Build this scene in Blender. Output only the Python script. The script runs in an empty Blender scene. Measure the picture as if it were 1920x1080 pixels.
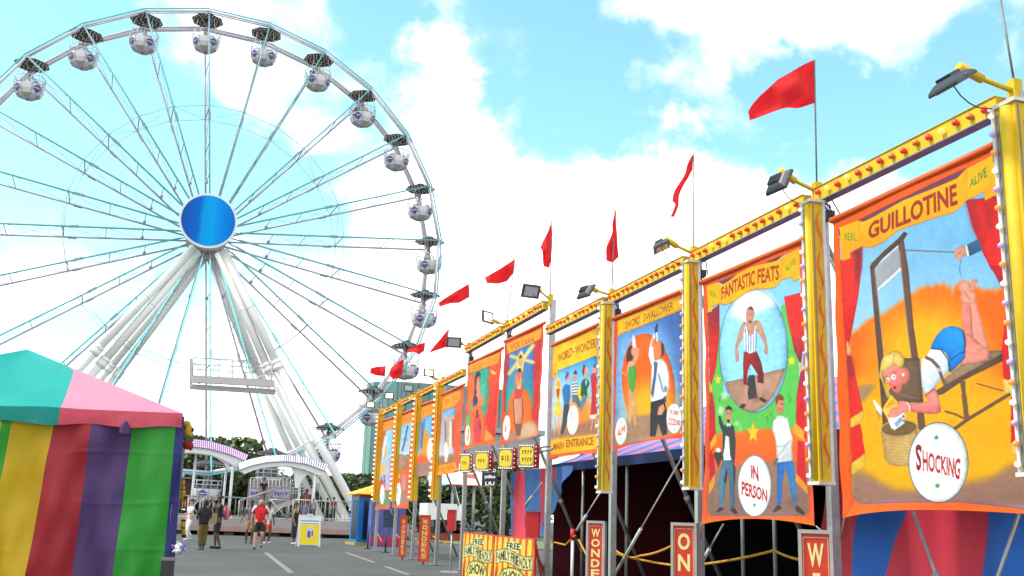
import bpy, bmesh, math, random
import numpy as np
from mathutils import Vector, Matrix
random.seed(7); np.random.seed(7)
S = bpy.context.scene
COL = S.collection
PI = math.pi
# ------------------------------------------------------------------ camera
W, H, CAMZ = 1920, 1080, 1.3
FPX, PITCH, ROLL, YAW = 1898.8, .2253, .0344, .2949
_fw = Vector((math.sin(YAW)*math.cos(PITCH), math.cos(YAW)*math.cos(PITCH), math.sin(PITCH)))
_rt = Vector((math.cos(YAW), -math.sin(YAW), 0)); _up = _rt.cross(_fw)
_r2 = math.cos(ROLL)*_rt + math.sin(ROLL)*_up
_u2 = -math.sin(ROLL)*_rt + math.cos(ROLL)*_up
C0 = Vector((0, 0, CAMZ))
def ray(x, y): x = float(x); y = float(y); return (x-W/2)*_r2 - (y-H/2)*_u2 + FPX*_fw
def onX(x, y, X): d = ray(x, y); return C0 + d*(X/d.x)
def onY(x, y, Y): d = ray(x, y); return C0 + d*(Y/d.y)
def onZ(x, y, Z=0.): d = ray(x, y); return C0 + d*((Z-CAMZ)/d.z)
def proj(P):
    d = Vector(P)-C0; z = d.dot(_fw)
    return (W/2+FPX*d.dot(_r2)/z, H/2-FPX*d.dot(_u2)/z)
cam_d = bpy.data.cameras.new('camera'); cam = bpy.data.objects.new('camera', cam_d); COL.objects.link(cam)
cam_d.sensor_width = 36; cam_d.lens = FPX/W*36; cam_d.clip_start = .05; cam_d.clip_end = 4000
cam.matrix_world = Matrix(((_r2.x, _u2.x, -_fw.x, 0), (_r2.y, _u2.y, -_fw.y, 0), (_r2.z, _u2.z, -_fw.z, CAMZ), (0, 0, 0, 1)))
S.camera = cam
# ------------------------------------------------------------------ light
SUN_EL, SUN_AZ = math.radians(50), math.radians(-80)      # azimuth from +Y towards +X
w = bpy.data.worlds.new('World'); S.world = w; w.use_nodes = True
N = w.node_tree.nodes; L = w.node_tree.links; N.clear()
def nd(t, **k):
    n = N.new(t)
    for a, b in k.items(): setattr(n, a, b)
    return n
sky = nd('ShaderNodeTexSky', sky_type='NISHITA', sun_disc=False, sun_elevation=SUN_EL, sun_rotation=SUN_AZ, air_density=1.0, dust_density=.3, ozone_density=1.0)
tc = nd('ShaderNodeTexCoord')
mp = nd('ShaderNodeMapping'); mp.inputs['Scale'].default_value = (3.1, 3.1, 5.2); mp.inputs['Location'].default_value = (1.3, .4, .7)
L.new(tc.outputs['Generated'], mp.inputs['Vector'])
nz = nd('ShaderNodeTexNoise'); nz.inputs['Scale'].default_value = 1.7; nz.inputs['Detail'].default_value = 9; nz.inputs['Roughness'].default_value = .56; nz.inputs['Distortion'].default_value = .35
L.new(mp.outputs[0], nz.inputs['Vector'])
amp_ = nd('ShaderNodeMath', operation='MULTIPLY_ADD'); amp_.inputs[1].default_value = 1.6; amp_.inputs[2].default_value = -.33
L.new(nz.outputs['Fac'], amp_.inputs[0]); cur = amp_.outputs[0]
wz = nd('ShaderNodeTexNoise'); wz.inputs['Scale'].default_value = 9; wz.inputs['Detail'].default_value = 5; wz.inputs['Roughness'].default_value = .62
L.new(tc.outputs['Generated'], wz.inputs['Vector'])
ws = nd('ShaderNodeVectorMath', operation='SUBTRACT'); ws.inputs[1].default_value = (.5, .5, .5); L.new(wz.outputs['Color'], ws.inputs[0])
wm = nd('ShaderNodeVectorMath', operation='SCALE'); wm.inputs['Scale'].default_value = .20; L.new(ws.outputs[0], wm.inputs[0])
wv_ = nd('ShaderNodeVectorMath', operation='ADD'); L.new(tc.outputs['Generated'], wv_.inputs[0]); L.new(wm.outputs[0], wv_.inputs[1])
wn_ = nd('ShaderNodeVectorMath', operation='NORMALIZE'); L.new(wv_.outputs[0], wn_.inputs[0])
# larger banks of cloud (+; the None one is unseen, added for its light) and clear patches (-): where in the sky, how wide (degrees), how strong
BANKS = [(None, 74, .5), ((1150, 600), 12.5, .34), ((900, 330), 6.5, .22), ((1330, 440), 7.5, .32), ((720, 660), 9, .30), ((1700, 560), 12, .25), ((300, 830), 11, .34), ((90, 430), 4.0, .30), ((470, 50), 4.2, .26), ((330, 5), 3, .15),
         ((900, 45), 3.6, .28), ((770, 140), 3.2, .22), ((1500, 20), 5.5, .34), ((1330, 20), 4.5, .24), ((1750, 20), 5, .28), ((1180, 5), 3, .14), ((60, 5), 3, .18), ((1320, 145), 2.0, .26), ((1600, 320), 3.4, .22),
         ((560, 150), 3.2, .08), ((620, 270), 3.5, .12), ((160, 250), 10, -.18), ((300, 200), 7, -.16), ((230, 560), 5, -.10), ((700, 60), 3.6, -.22), ((1030, 100), 5, -.24), ((960, 190), 2.6, -.12), ((1440, 170), 5.2, -.42), ((1240, 160), 3.2, -.22), ((1650, 190), 5.5, -.36), ((1850, 250), 5, -.26), ((480, 400), 4, -.12), ((620, 470), 3, -.08), ((1250, 60), 2.5, -.08)]
for pxy, deg, amp in BANKS:
    px, py = pxy or (None, None)
    d = ray(px, py).normalized() if px is not None else Vector((-_fw.x, -_fw.y, .25)).normalized()  # None: unseen cloud added behind the camera to whiten and boost the light
    dp = nd('ShaderNodeVectorMath', operation='DOT_PRODUCT'); dp.inputs[1].default_value = d
    L.new(wn_.outputs[0], dp.inputs[0])
    mr = nd('ShaderNodeMapRange', interpolation_type='SMOOTHSTEP')
    mr.inputs['From Min'].default_value = math.cos(math.radians(deg*1.35)); mr.inputs['From Max'].default_value = math.cos(math.radians(deg*.25))
    mr.inputs['To Min'].default_value = 0; mr.inputs['To Max'].default_value = amp
    L.new(dp.outputs['Value'], mr.inputs['Value'])
    ad = nd('ShaderNodeMath', operation='ADD'); L.new(cur, ad.inputs[0]); L.new(mr.outputs[0], ad.inputs[1]); cur = ad.outputs[0]
mk = nd('ShaderNodeMapRange', interpolation_type='SMOOTHSTEP')
mk.inputs['From Min'].default_value = .42; mk.inputs['From Max'].default_value = 1.02
L.new(cur, mk.inputs['Value'])
mx = nd('ShaderNodeMix', data_type='RGBA'); L.new(mk.outputs[0], mx.inputs['Factor'])
tint = nd('ShaderNodeMix', data_type='RGBA', blend_type='MULTIPLY'); tint.inputs['Factor'].default_value = 1
tint.inputs['B'].default_value = (1.75, 2.35, 1.75, 1)
L.new(sky.outputs[0], tint.inputs['A']); L.new(tint.outputs['Result'], mx.inputs['A']); mx.inputs['B'].default_value = (11.9, 11.6, 11.8, 1)
bg = nd('ShaderNodeBackground'); bg.inputs['Strength'].default_value = .10
L.new(mx.outputs['Result'], bg.inputs['Color'])
wo = nd('ShaderNodeOutputWorld'); L.new(bg.outputs[0], wo.inputs['Surface'])
sd = bpy.data.lights.new('sun', 'SUN'); sd.energy = 2.4; sd.angle = math.radians(10); sd.color = (1, .94, .86)
so = bpy.data.objects.new('sun', sd); COL.objects.link(so)
_sd = Vector((math.sin(SUN_AZ)*math.cos(SUN_EL), math.cos(SUN_AZ)*math.cos(SUN_EL), math.sin(SUN_EL)))
so.rotation_euler = _sd.to_track_quat('Z', 'Y').to_euler()
S.view_settings.view_transform = 'Standard'; S.view_settings.look = 'None'
S.view_settings.exposure = .74; S.view_settings.gamma = 1; S.view_settings.use_curve_mapping = False
# ------------------------------------------------------------------ materials
def s2l(c): 
    c = c/255.
    return c/12.92 if c <= .04045 else ((c+.055)/1.055)**2.4
def rgb(r, g, b, k=.82): return (s2l(r)*k, s2l(g)*k, s2l(b)*k)
_M = {}
def mat(name, col, rough=.6, metal=0., var=.12, scale=6., emit=0., ecol=None, bump=0., spec=None, trans=0., glow=0.):
    if name in _M: return _M[name]
    m = bpy.data.materials.new(name); m.use_nodes = True; nt = m.node_tree; b = nt.nodes['Principled BSDF']
    b.inputs['Roughness'].default_value = rough; b.inputs['Metallic'].default_value = metal
    if spec is not None: b.inputs['Specular IOR Level'].default_value = spec
    if trans: b.inputs['Transmission Weight'].default_value = trans
    if emit:
        b.inputs['Emission Color'].default_value = (*(ecol or col), 1); b.inputs['Emission Strength'].default_value = emit
    if var > 0:
        t = nt.nodes.new('ShaderNodeTexCoord'); n = nt.nodes.new('ShaderNodeTexNoise')
        n.inputs['Scale'].default_value = scale; n.inputs['Detail'].default_value = 5; n.inputs['Roughness'].default_value = .6
        r = nt.nodes.new('ShaderNodeMapRange'); r.inputs['From Min'].default_value = .25; r.inputs['From Max'].default_value = .75
        r.inputs['To Min'].default_value = 1-var; r.inputs['To Max'].default_value = 1+var*.6
        x = nt.nodes.new('ShaderNodeVectorMath'); x.operation = 'SCALE'; x.inputs[0].default_value = col[:3]
        nt.links.new(t.outputs['Object'], n.inputs['Vector']); nt.links.new(n.outputs['Fac'], r.inputs['Value'])
        nt.links.new(r.outputs[0], x.inputs['Scale']); nt.links.new(x.outputs[0], b.inputs['Base Color'])
        if bump:
            bp = nt.nodes.new('ShaderNodeBump'); bp.inputs['Strength'].default_value = bump; bp.inputs['Distance'].default_value = .03
            nt.links.new(n.outputs['Fac'], bp.inputs['Height']); nt.links.new(bp.outputs[0], b.inputs['Normal'])
    else: b.inputs['Base Color'].default_value = (*col[:3], 1)
    if glow:
        o = nt.nodes['Material Output']; tl = nt.nodes.new('ShaderNodeBsdfTranslucent'); ms = nt.nodes.new('ShaderNodeMixShader'); ms.inputs[0].default_value = glow; tl.inputs['Color'].default_value = (*[min(.9, c*1.1) for c in col[:3]], 1)
        nt.links.new(b.outputs[0], ms.inputs[1]); nt.links.new(tl.outputs[0], ms.inputs[2]); nt.links.new(ms.outputs[0], o.inputs['Surface'])
    _M[name] = m; return m
def mat_attr(name, rough=.75, weave=True):
    if name in _M: return _M[name]
    m = bpy.data.materials.new(name); m.use_nodes = True; nt = m.node_tree; b = nt.nodes['Principled BSDF']
    a = nt.nodes.new('ShaderNodeAttribute'); a.attribute_name = 'paint'
    t = nt.nodes.new('ShaderNodeTexCoord'); n = nt.nodes.new('ShaderNodeTexNoise'); n.inputs['Scale'].default_value = 3; n.inputs['Detail'].default_value = 6
    r = nt.nodes.new('ShaderNodeMapRange'); r.inputs['From Min'].default_value = .3; r.inputs['From Max'].default_value = .7; r.inputs['To Min'].default_value = .9; r.inputs['To Max'].default_value = 1.04
    x = nt.nodes.new('ShaderNodeVectorMath'); x.operation = 'SCALE'
    nt.links.new(t.outputs['Object'], n.inputs['Vector']); nt.links.new(n.outputs['Fac'], r.inputs['Value'])
    nt.links.new(a.outputs['Color'], x.inputs[0]); nt.links.new(r.outputs[0], x.inputs['Scale']); nt.links.new(x.outputs[0], b.inputs['Base Color'])
    b.inputs['Roughness'].default_value = rough; b.inputs['Specular IOR Level'].default_value = .25
    _M[name] = m; return m
# ------------------------------------------------------------------ mesh builder
class MB:
    def __init__(s): s.v = []; s.f = []; s.m = []; s.sm = []; s.mi = 0; s.smooth = False
    def mtl(s, i, smooth=None):
        s.mi = i
        if smooth is not None: s.smooth = smooth
        return s
    def add(s, vs, fs):
        o = len(s.v); s.v += [tuple(x) for x in vs]
        for f in fs: s.f.append(tuple(o+i for i in f)); s.m.append(s.mi); s.sm.append(s.smooth)
        return s
    def box(s, c, d, R=None):
        c = Vector(c); hx, hy, hz = d[0]/2, d[1]/2, d[2]/2
        vs = [Vector((x, y, z)) for z in (-hz, hz) for y in (-hy, hy) for x in (-hx, hx)]
        if R is not None: vs = [R @ q for q in vs]
        return s.add([q+c for q in vs], [(0, 2, 3, 1), (4, 5, 7, 6), (0, 1, 5, 4), (2, 6, 7, 3), (0, 4, 6, 2), (1, 3, 7, 5)])
    def beam(s, a, b, wd, ht, up=(0, 0, 1)):
        a = Vector(a); b = Vector(b); z = (b-a).normalized(); x = z.cross(Vector(up))
        if x.length < 1e-4: x = z.cross(Vector((1, 0, 0)))
        x.normalize(); y = x.cross(z)
        q = []
        for p in (a, b):
            for sx, sy in ((-1, -1), (1, -1), (1, 1), (-1, 1)): q.append(p+x*sx*wd/2+y*sy*ht/2)
        return s.add(q, [(3, 2, 1, 0), (4, 5, 6, 7), (0, 1, 5, 4), (1, 2, 6, 5), (2, 3, 7, 6), (3, 0, 4, 7)])
    def tube(s, a, b, r, n=8, r2=None, cap=True):
        a = Vector(a); b = Vector(b); z = (b-a)
        if z.length < 1e-7: return s
        z.normalize(); x = z.cross(Vector((.31, .2, .93)))
        if x.length < .05: x = z.cross(Vector((1, 0, 0)))
        x.normalize(); y = z.cross(x); r2 = r if r2 is None else r2
        vs = [a+(x*math.cos(2*PI*i/n)+y*math.sin(2*PI*i/n))*r for i in range(n)]+[b+(x*math.cos(2*PI*i/n)+y*math.sin(2*PI*i/n))*r2 for i in range(n)]
        sm = s.smooth; s.smooth = True
        s.add(vs, [(i, (i+1) % n, n+(i+1) % n, n+i) for i in range(n)])
        s.smooth = False
        if cap:
            o = len(s.v)-2*n
            s.f.append(tuple(o+i for i in range(n-1, -1, -1))); s.f.append(tuple(o+n+i for i in range(n))); s.m += [s.mi]*2; s.sm += [False]*2
        s.smooth = sm; return s
    def path(s, pts, r, n=6):
        for a, b in zip(pts, pts[1:]): s.tube(a, b, r, n)
        return s
    def ball(s, c, r, nu=10, nv=6, sc=(1, 1, 1), R=None, v0=0., v1=1.):
        c = Vector(c); vs = []; fs = []
        for j in range(nv+1):
            t = PI*(v0+(v1-v0)*j/nv)
            for i in range(nu):
                p = 2*PI*i/nu; q = Vector((r*sc[0]*math.sin(t)*math.cos(p), r*sc[1]*math.sin(t)*math.sin(p), r*sc[2]*math.cos(t)))
                if R is not None: q = R @ q
                vs.append(c+q)
        for j in range(nv):
            for i in range(nu): fs.append((j*nu+i, (j+1)*nu+i, (j+1)*nu+(i+1) % nu, j*nu+(i+1) % nu))
        sm = s.smooth; s.smooth = True; s.add(vs, fs); s.smooth = sm; return s
    def loft(s, rings, closed=True, cap=False):
        n = len(rings[0]); vs = [p for r in rings for p in r]; fs = []
        for j in range(len(rings)-1):
            for i in range(n if closed else n-1): fs.append((j*n+i, j*n+(i+1) % n, (j+1)*n+(i+1) % n, (j+1)*n+i))
        if cap: fs.append(tuple(range(n-1, -1, -1))); fs.append(tuple((len(rings)-1)*n+i for i in range(n)))
        return s.add(vs, fs)
    def prism(s, poly, off):
        off = Vector(off); n = len(poly); a = [Vector(p) for p in poly]; b = [p+off for p in a]
        return s.add(a+b, [tuple(range(n)), tuple(range(2*n-1, n-1, -1))]+[(i, n+i, n+(i+1) % n, (i+1) % n) for i in range(n)])
    def build(s, name, mats, parent=None, loc=None):
        me = bpy.data.meshes.new(name); me.from_pydata([tuple(q) for q in s.v], [], s.f)
        if not isinstance(mats, (list, tuple)): mats = [mats]
        for m in mats: me.materials.append(m)
        me.polygons.foreach_set('material_index', s.m); me.polygons.foreach_set('use_smooth', s.sm)
        me.update(); o = bpy.data.objects.new(name, me); COL.objects.link(o)
        if parent is not None: o.parent = parent
        if loc is not None: o.location = loc
        return o
def split_build(mb, name, mats, parent=None, loc=None):
    """each loose piece of the builder becomes a mesh object of its own"""
    n = len(mb.v); par = list(range(n))
    def fd(i):
        while par[i] != i: par[i] = par[par[i]]; i = par[i]
        return i
    for f in mb.f:
        for j in f[1:]: par[fd(j)] = fd(f[0])
    gr = {}
    for fi, f in enumerate(mb.f): gr.setdefault(fd(f[0]), []).append(fi)
    out = []
    for fs in gr.values():
        q = MB(); mp_ = {}
        for fi in fs:
            for j in mb.f[fi]:
                if j not in mp_: mp_[j] = len(q.v); q.v.append(mb.v[j])
            q.f.append(tuple(mp_[j] for j in mb.f[fi])); q.m.append(mb.m[fi]); q.sm.append(mb.sm[fi])
        out.append(q.build(name, mats, parent, loc))
    return out
def tag(o, label=None, cat=None, group=None, kind=None):
    if label: o['label'] = label
    if cat: o['category'] = cat
    if group: o['group'] = group
    if kind: o['kind'] = kind
    return o
def empty(name, loc, label, cat, group=None, rz=0.):
    o = bpy.data.objects.new(name, None); COL.objects.link(o); o.location = loc; o.rotation_euler = (0, 0, rz); o.empty_display_size = .2
    return tag(o, label, cat, group)
def copy_tree(o, parent=None):
    c = o.copy(); COL.objects.link(c)
    if parent is not None: c.parent = parent; c.matrix_parent_inverse = o.matrix_parent_inverse.copy()
    for ch in list(o.children): copy_tree(ch, c)
    return c
# common materials
WHITE = mat('white_paint', (.72, .72, .74), .45, var=.08)
WHEELW = mat('wheel_white', (.62, .60, .66), .4, var=.1, scale=.6)
LEGW = mat('leg_white', (.74, .73, .71), .42, var=.12, scale=.35)
LAV = mat('lavender_steel', (.42, .39, .47), .45, var=.1, scale=.8)
STEEL = mat('galvanised_steel', (.40, .39, .39), .45, .5, var=.25, scale=9)
DSTEEL = mat('dull_steel', (.22, .21, .21), .55, .4, var=.3, scale=8)
BLACK = mat('black_plastic', (.018, .018, .02), .5, var=.2)
YELLOW = mat('yellow_paint', rgb(232, 190, 14), .65, var=.16, scale=5)
YELDARK = mat('mustard_paint', rgb(226, 186, 14), .72, var=.16, scale=4)
ORANGE = mat('orange_paint', rgb(240, 96, 24), .5, var=.15)
REDP = mat('red_paint', rgb(206, 20, 24), .45, var=.12)
CREAM = mat('cream_paint', rgb(246, 226, 150), .5, var=.08)
# ================================================================== SETTING
def ground_mat():
    m = bpy.data.materials.new('asphalt'); m.use_nodes = True; nt = m.node_tree; b = nt.nodes['Principled BSDF']
    t = nt.nodes.new('ShaderNodeTexCoord'); a = nt.nodes.new('ShaderNodeTexNoise'); a.inputs['Scale'].default_value = .35; a.inputs['Detail'].default_value = 8
    f = nt.nodes.new('ShaderNodeTexNoise'); f.inputs['Scale'].default_value = 55; f.inputs['Detail'].default_value = 3
    r = nt.nodes.new('ShaderNodeValToRGB'); r.color_ramp.elements[0].color = (.044, .043, .040, 1); r.color_ramp.elements[1].color = (.100, .097, .090, 1)
    r.color_ramp.elements[0].position = .3; r.color_ramp.elements[1].position = .72
    x = nt.nodes.new('ShaderNodeMath'); x.operation = 'MULTIPLY_ADD'; x.inputs[1].default_value = .35; 
    nt.links.new(f.outputs['Fac'], x.inputs[0]); y = nt.nodes.new('ShaderNodeMath'); y.operation = 'MULTIPLY'; y.inputs[1].default_value = .65
    nt.links.new(a.outputs['Fac'], y.inputs[0]); nt.links.new(y.outputs[0], x.inputs[2]); nt.links.new(x.outputs[0], r.inputs['Fac'])
    for n in (a, f): nt.links.new(t.outputs['Object'], n.inputs['Vector'])
    nt.links.new(r.outputs[0], b.inputs['Base Color']); b.inputs['Roughness'].default_value = .85
    bp = nt.nodes.new('ShaderNodeBump'); bp.inputs['Strength'].default_value = .25; bp.inputs['Distance'].default_value = .01
    nt.links.new(f.outputs['Fac'], bp.inputs['Height']); nt.links.new(bp.outputs[0], b.inputs['Normal'])
    return m
g = MB(); g.add([(-900, -60, 0), (900, -60, 0), (900, 1500, 0), (-900, 1500, 0)], [(0, 1, 2, 3)])
tag(g.build('ground', ground_mat()), kind='structure')
LINEW = mat('worn_white_line', (.24, .24, .23), .85, var=.6, scale=14)
LINER = mat('worn_red_line', (.17, .075, .07), .85, var=.5, scale=9)
def strip(name, a, b, wd, m, z=.004):
    a = onZ(*a); b = onZ(*b); d = (b-a).normalized(); n = Vector((-d.y, d.x, 0))*wd/2
    q = MB(); q.add([(p.x, p.y, z) for p in (a-n, b-n, b+n, a+n)], [(0, 1, 2, 3)])
    tag(q.build(name, m), kind='structure')
for a, b in (((498, 1036), (546, 1074)), ((649, 1036), (702, 1055)), ((722, 1062), (766, 1078))): strip('lane_marking', a, b, .14, LINEW)
strip('faded_line', (330, 1031), (700, 1036), .35, LINER)
PATCH = mat('tar_patch', (.040, .039, .037), .8, var=.35, scale=4)
rnd = random.Random(11)
for pl in ([(345, 1048), (420, 1052), (505, 1064), (600, 1079)], [(560, 1030), (640, 1042), (735, 1049), (806, 1066)]):
    P_ = [onZ(*a) for a in pl]; q = MB()
    for a, b in zip(P_, P_[1:]):
        for j in range(6):
            u, v = a.lerp(b, j/6), a.lerp(b, (j+1)/6); k_ = rnd.uniform(.015, .03); q.add([(u.x, u.y-k_, .006), (v.x, v.y-k_, .006), (v.x, v.y+k_, .006), (u.x, u.y+k_, .006)], [(0, 1, 2, 3)])
    tag(q.build('tar_seam', PATCH), kind='structure')
gr = MB(); z = .03
gr.add([(13, 46, z), (75, 46, z), (75, 66, z), (13, 66, z)], [(0, 1, 2, 3)])
tag(gr.build('lawn', mat('lawn_grass', (.16, .17, .06), .9, var=.3, scale=3)), kind='structure')

# ================================================================== WHEEL
WC = Vector((-.517*.875, 70, 1.3+21.2*.875)); WR = 16.48; PSI = .085; PH = -.099; WW = 3.06
_wu = Vector((math.cos(PSI), math.sin(PSI), 0)); _wn = Vector((-math.sin(PSI), math.cos(PSI), 0))
def V(k, r, off): a = PH+math.radians(15)*k; return WC+_wu*(r*math.sin(a))+Vector((0, 0, r*.985*math.cos(a)))+_wn*off
LED = mat('teal_led_strip', (.10, .27, .30), .4, var=0, emit=.16, ecol=(.03, .75, .80))
LEDB = mat('bright_led_strip', (.2, .6, .62), .4, var=0, emit=.6, ecol=(.06, .85, .82))
wheel = empty('observation_wheel', WC, 'giant white observation wheel with teal lit rim and round blue hub screen', 'ferris wheel')
def wpart(mb, name, mats, parent=wheel):
    o = mb.build(name, mats, parent); 
    if parent is wheel: o.location = -WC
    return o
# local builder trick: everything is authored in world space, parts sit at -WC under the wheel empty
fr = MB(); br = MB()
for k in range(24):
    fr.mtl(0); fr.tube(V(k, WR, 0), V(k+1, WR, 0), .075, 6)
    fr.tube(V(k, WR+.05, .42), V(k+1, WR+.05, .42), .05, 6)
    fr.mtl(1); fr.tube(V(k, WR+.16, -.05), V(k+1, WR+.16, -.05), .055, 5)
    for j in range(5):
        q = k+j/5.; a0 = V(k, WR, 0).lerp(V(k+1, WR, 0), j/5); b0 = V(k, WR+.05, .42).lerp(V(k+1, WR+.05, .42), j/5)
        fr.mtl(0); fr.tube(a0, b0, .02, 4)
    br.tube(V(k, WR, WW), V(k+1, WR, WW), .17, 8)
    br.tube(V(k, WR+.1, WW-.2), V(k+1, WR+.1, WW-.2), .05, 6)
wpart(fr, 'front_rim', [WHEELW, LED]); wpart(br, 'back_rim', WHEELW)
for k in range(24):
    low = 10 <= k % 24 <= 14
    sp = MB(); sp.mtl(0); sp.tube(V(k, 1.3, .2), V(k, WR, 0), .045, 6); sp.tube(V(k, 1.3, WW-.2), V(k, WR, WW), .07, 6)
    sp.tube(V(k, WR-.1, -.1), V(k, WR+.25, .5), .09, 6)
    st = [(.26, .0), (.40, 0), (.56, 1), (.77, 0)]
    rs = [.12]+[a for a, _ in st]+[.985]
    for i, (a, t) in enumerate(st):
        f0 = V(k, WR*a, .1*(1-a)); b0 = V(k, WR*a, WW); sp.tube(f0, b0, .045 if t else .032, 5)
        if a == .26: sp.ball(f0.lerp(b0, .75), .14, 6, 4)
        nx = WR*rs[i+2]; sp.tube(f0, V(k, nx, WW), .016, 4); sp.tube(b0, V(k, nx, 0), .016, 4)
    sp.mtl(2); 
    for off, dr in ((0, .50), (WW, .51)):
        a = V(k, WR*dr, off); b = V(k, WR*(dr+.035), off); sp.beam(a, b, .16, .15, _wn)
    sp.mtl(1); sp.tube(V(k, 2.0, -.02)+_wu*.0, V(k, WR, -.10), .035, 5)
    # little led teeth along the front chord
    a = PH+math.radians(15)*k; tang = _wu*math.cos(a)-Vector((0, 0, math.sin(a)))
    for j in range(58):
        r = 2.4+j*(WR-2.6)/58; c = V(k, r, -.1); sp.tube(c-tang*.08, c+tang*.08, .014, 3, cap=False)
    wpart(sp, 'spoke', [LAV, LEDB if low else LED, mat('clamp_grey', (.30, .29, .30), .5, .3)])
tr = MB()
for k in range(24):
    for off in (.12, WW):
        tr.tube(V(k, WR*.565, off), V(k+1, WR*.565, off), .022, 5)
    tr.tube(V(k, WR*.565, .12 if k % 2 else WW), V(k+1, WR*.565, WW if k % 2 else .12), .015, 4)
wpart(tr, 'tie_ring', LAV)
hb = MB(); hb.mtl(0, False)
hb.tube(V(0, 0, -2.3), V(0, 0, WW+2.5), .75, 20)
hb.tube(V(0, 0, .0), V(0, 0, .35), 1.35, 28); hb.tube(V(0, 0, WW-.35), V(0, 0, WW), 1.35, 28); hb.tube(V(0, 0, .3), V(0, 0, WW-.3), .95, 24)
hub = wpart(hb, 'hub', mat('hub_grey', (.34, .31, .31), .5, var=.2))
sc = MB(); sc.mtl(0, False); sc.tube(V(0, 0, -2.75)-_wu*.4, V(0, 0, -2.62)-_wu*.4, 1.86, 40)
wpart(sc, 'screen_frame', WHITE)
def screen_mat():
    m = bpy.data.materials.new('blue_led_screen'); m.use_nodes = True; nt = m.node_tree; b = nt.nodes['Principled BSDF']
    t = nt.nodes.new('ShaderNodeTexCoord'); sx = nt.nodes.new('ShaderNodeSeparateXYZ'); r = nt.nodes.new('ShaderNodeValToRGB')
    nt.links.new(t.outputs['Generated'], sx.inputs[0])
    nz = nt.nodes.new('ShaderNodeTexNoise'); nz.inputs['Scale'].default_value = 3; nz.inputs['Detail'].default_value = 2; nt.links.new(t.outputs['Generated'], nz.inputs['Vector'])
    ma = nt.nodes.new('ShaderNodeMath'); ma.operation = 'MULTIPLY_ADD'; ma.inputs[1].default_value = .12; nt.links.new(nz.outputs['Fac'], ma.inputs[0]); nt.links.new(sx.outputs['X'], ma.inputs[2])
    cr = r.color_ramp; cr.elements[0].position = .08; cr.elements[0].color = (.004, .09, .40, 1); cr.elements[1].position = 1; cr.elements[1].color = (.0, .17, .68, 1)
    for p, c in ((.38, (.003, .14, .62, 1)), (.46, (.0, .34, .82, 1)), (.62, (.0, .38, .86, 1)), (.80, (.0, .27, .80, 1))):
        e = cr.elements.new(p); e.color = c
    nt.links.new(ma.outputs[0], r.inputs['Fac']); nt.links.new(r.outputs[0], b.inputs['Emission Color']); b.inputs['Emission Strength'].default_value = .56
    b.inputs['Base Color'].default_value = (.002, .01, .04, 1); b.inputs['Roughness'].default_value = .7; b.inputs['Specular IOR Level'].default_value = .1
    return m
sc = MB(); n = 48; sc.mtl(0, False); sc.tube(V(0, 0, -2.80)-_wu*.4, V(0, 0, -2.76)-_wu*.4, 1.71, n)
wpart(sc, 'screen', screen_mat())
# legs: front frame (two tubes a side) and rear frame
def leg(name, pts, r, fl=True):
    q = MB(); q.mtl(0); q.path(pts, r, 14)
    for a, b in zip(pts, pts[1:]):
        L_ = (b-a).length; nrm = (b-a).normalized(); nb = 2
        for i in range(1, nb): c = a.lerp(b, i/nb); q.tube(c-nrm*.05, c+nrm*.05, r+.012, 14)
    if fl:
        for p in pts[1:-1]:
            nrm = (pts[-1]-pts[0]).normalized(); q.tube(p-nrm*.35, p-nrm*.1, r+.07, 14); q.tube(p+nrm*.0, p+nrm*.25, r+.07, 14); q.tube(p-nrm*.3, p+nrm*.3, r+.06, 14)
    e = pts[-1]; q.tube((e.x, e.y, e.z), (e.x, e.y, e.z+.12), r+.3, 14)
    q.build(name, LEGW, wheel).location = -WC
ZD = .9
def legpts(hubpx, midpx, botpx, Yh, Ym, Yb):
    h = onY(*hubpx, Yh); m = onY(*midpx, Ym); d = onY(*botpx, Yb); dd = d-m; t = (ZD-m.z)/dd.z
    return [h, m, m+dd*t]
leg('leg', legpts((420, 470), (521, 686), (655, 935), 68.5, 66.6, 64.5), .27)
leg('leg', legpts((410, 476), (503, 691), (632, 940), 68.7, 67.0, 65.0), .27)
leg('leg', legpts((402, 482), (492, 712), (612, 937), 74.2, 75.4, 76.6), .25)
leg('leg', legpts((394, 486), (474, 690), (585, 935), 74.2, 75.6, 77), .25)
leg('leg', legpts((363, 464), (180, 657), (-78, 935), 68.5, 66.6, 64.5), .27)
leg('leg', legpts((371, 472), (192, 680), (-50, 945), 68.7, 67.0, 65.0), .27)
leg('leg', legpts((377, 480), (206, 690), (0, 940), 74.2, 75.4, 76.6), .25)
leg('leg', legpts((382, 486), (222, 700), (36, 940), 74.2, 75.6, 77), .25)
pf = MB(); Yp = 66.3
def pbeam(a, b, wd, ht, Y): pf.beam(onY(*a, Y), onY(*b, Y), wd, ht)
pbeam((358, 711), (514, 720), .35, .40, Yp); pbeam((356, 725), (516, 735), .35, .30, Yp+.8); pbeam((356, 708), (514, 717), .3, .3, Yp+1.4)
pf.beam(onY(358, 726, Yp), onY(358, 672, Yp), .16, .16)
pf.tube(onY(362, 670, Yp), onY(470, 677, Yp), .04, 5); pf.tube(onY(362, 683, Yp), onY(500, 690, Yp), .032, 5); pf.tube(onY(362, 692, Yp), onY(515, 702, Yp), .032, 5); pf.tube(onY(362, 670, Yp+1.4), onY(498, 684, Yp+1.4), .025, 5); 
for x in (362, 386, 411, 436, 462, 488, 510): pf.tube(onY(x, 671+(x-362)*.07, Yp), onY(x-1, 712+(x-362)*.06, Yp), .036, 5)
for x in (374, 412, 450, 488): pf.beam(onY(x, 712, Yp), onY(x, 718, Yp+1.4), .14, .14)
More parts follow.
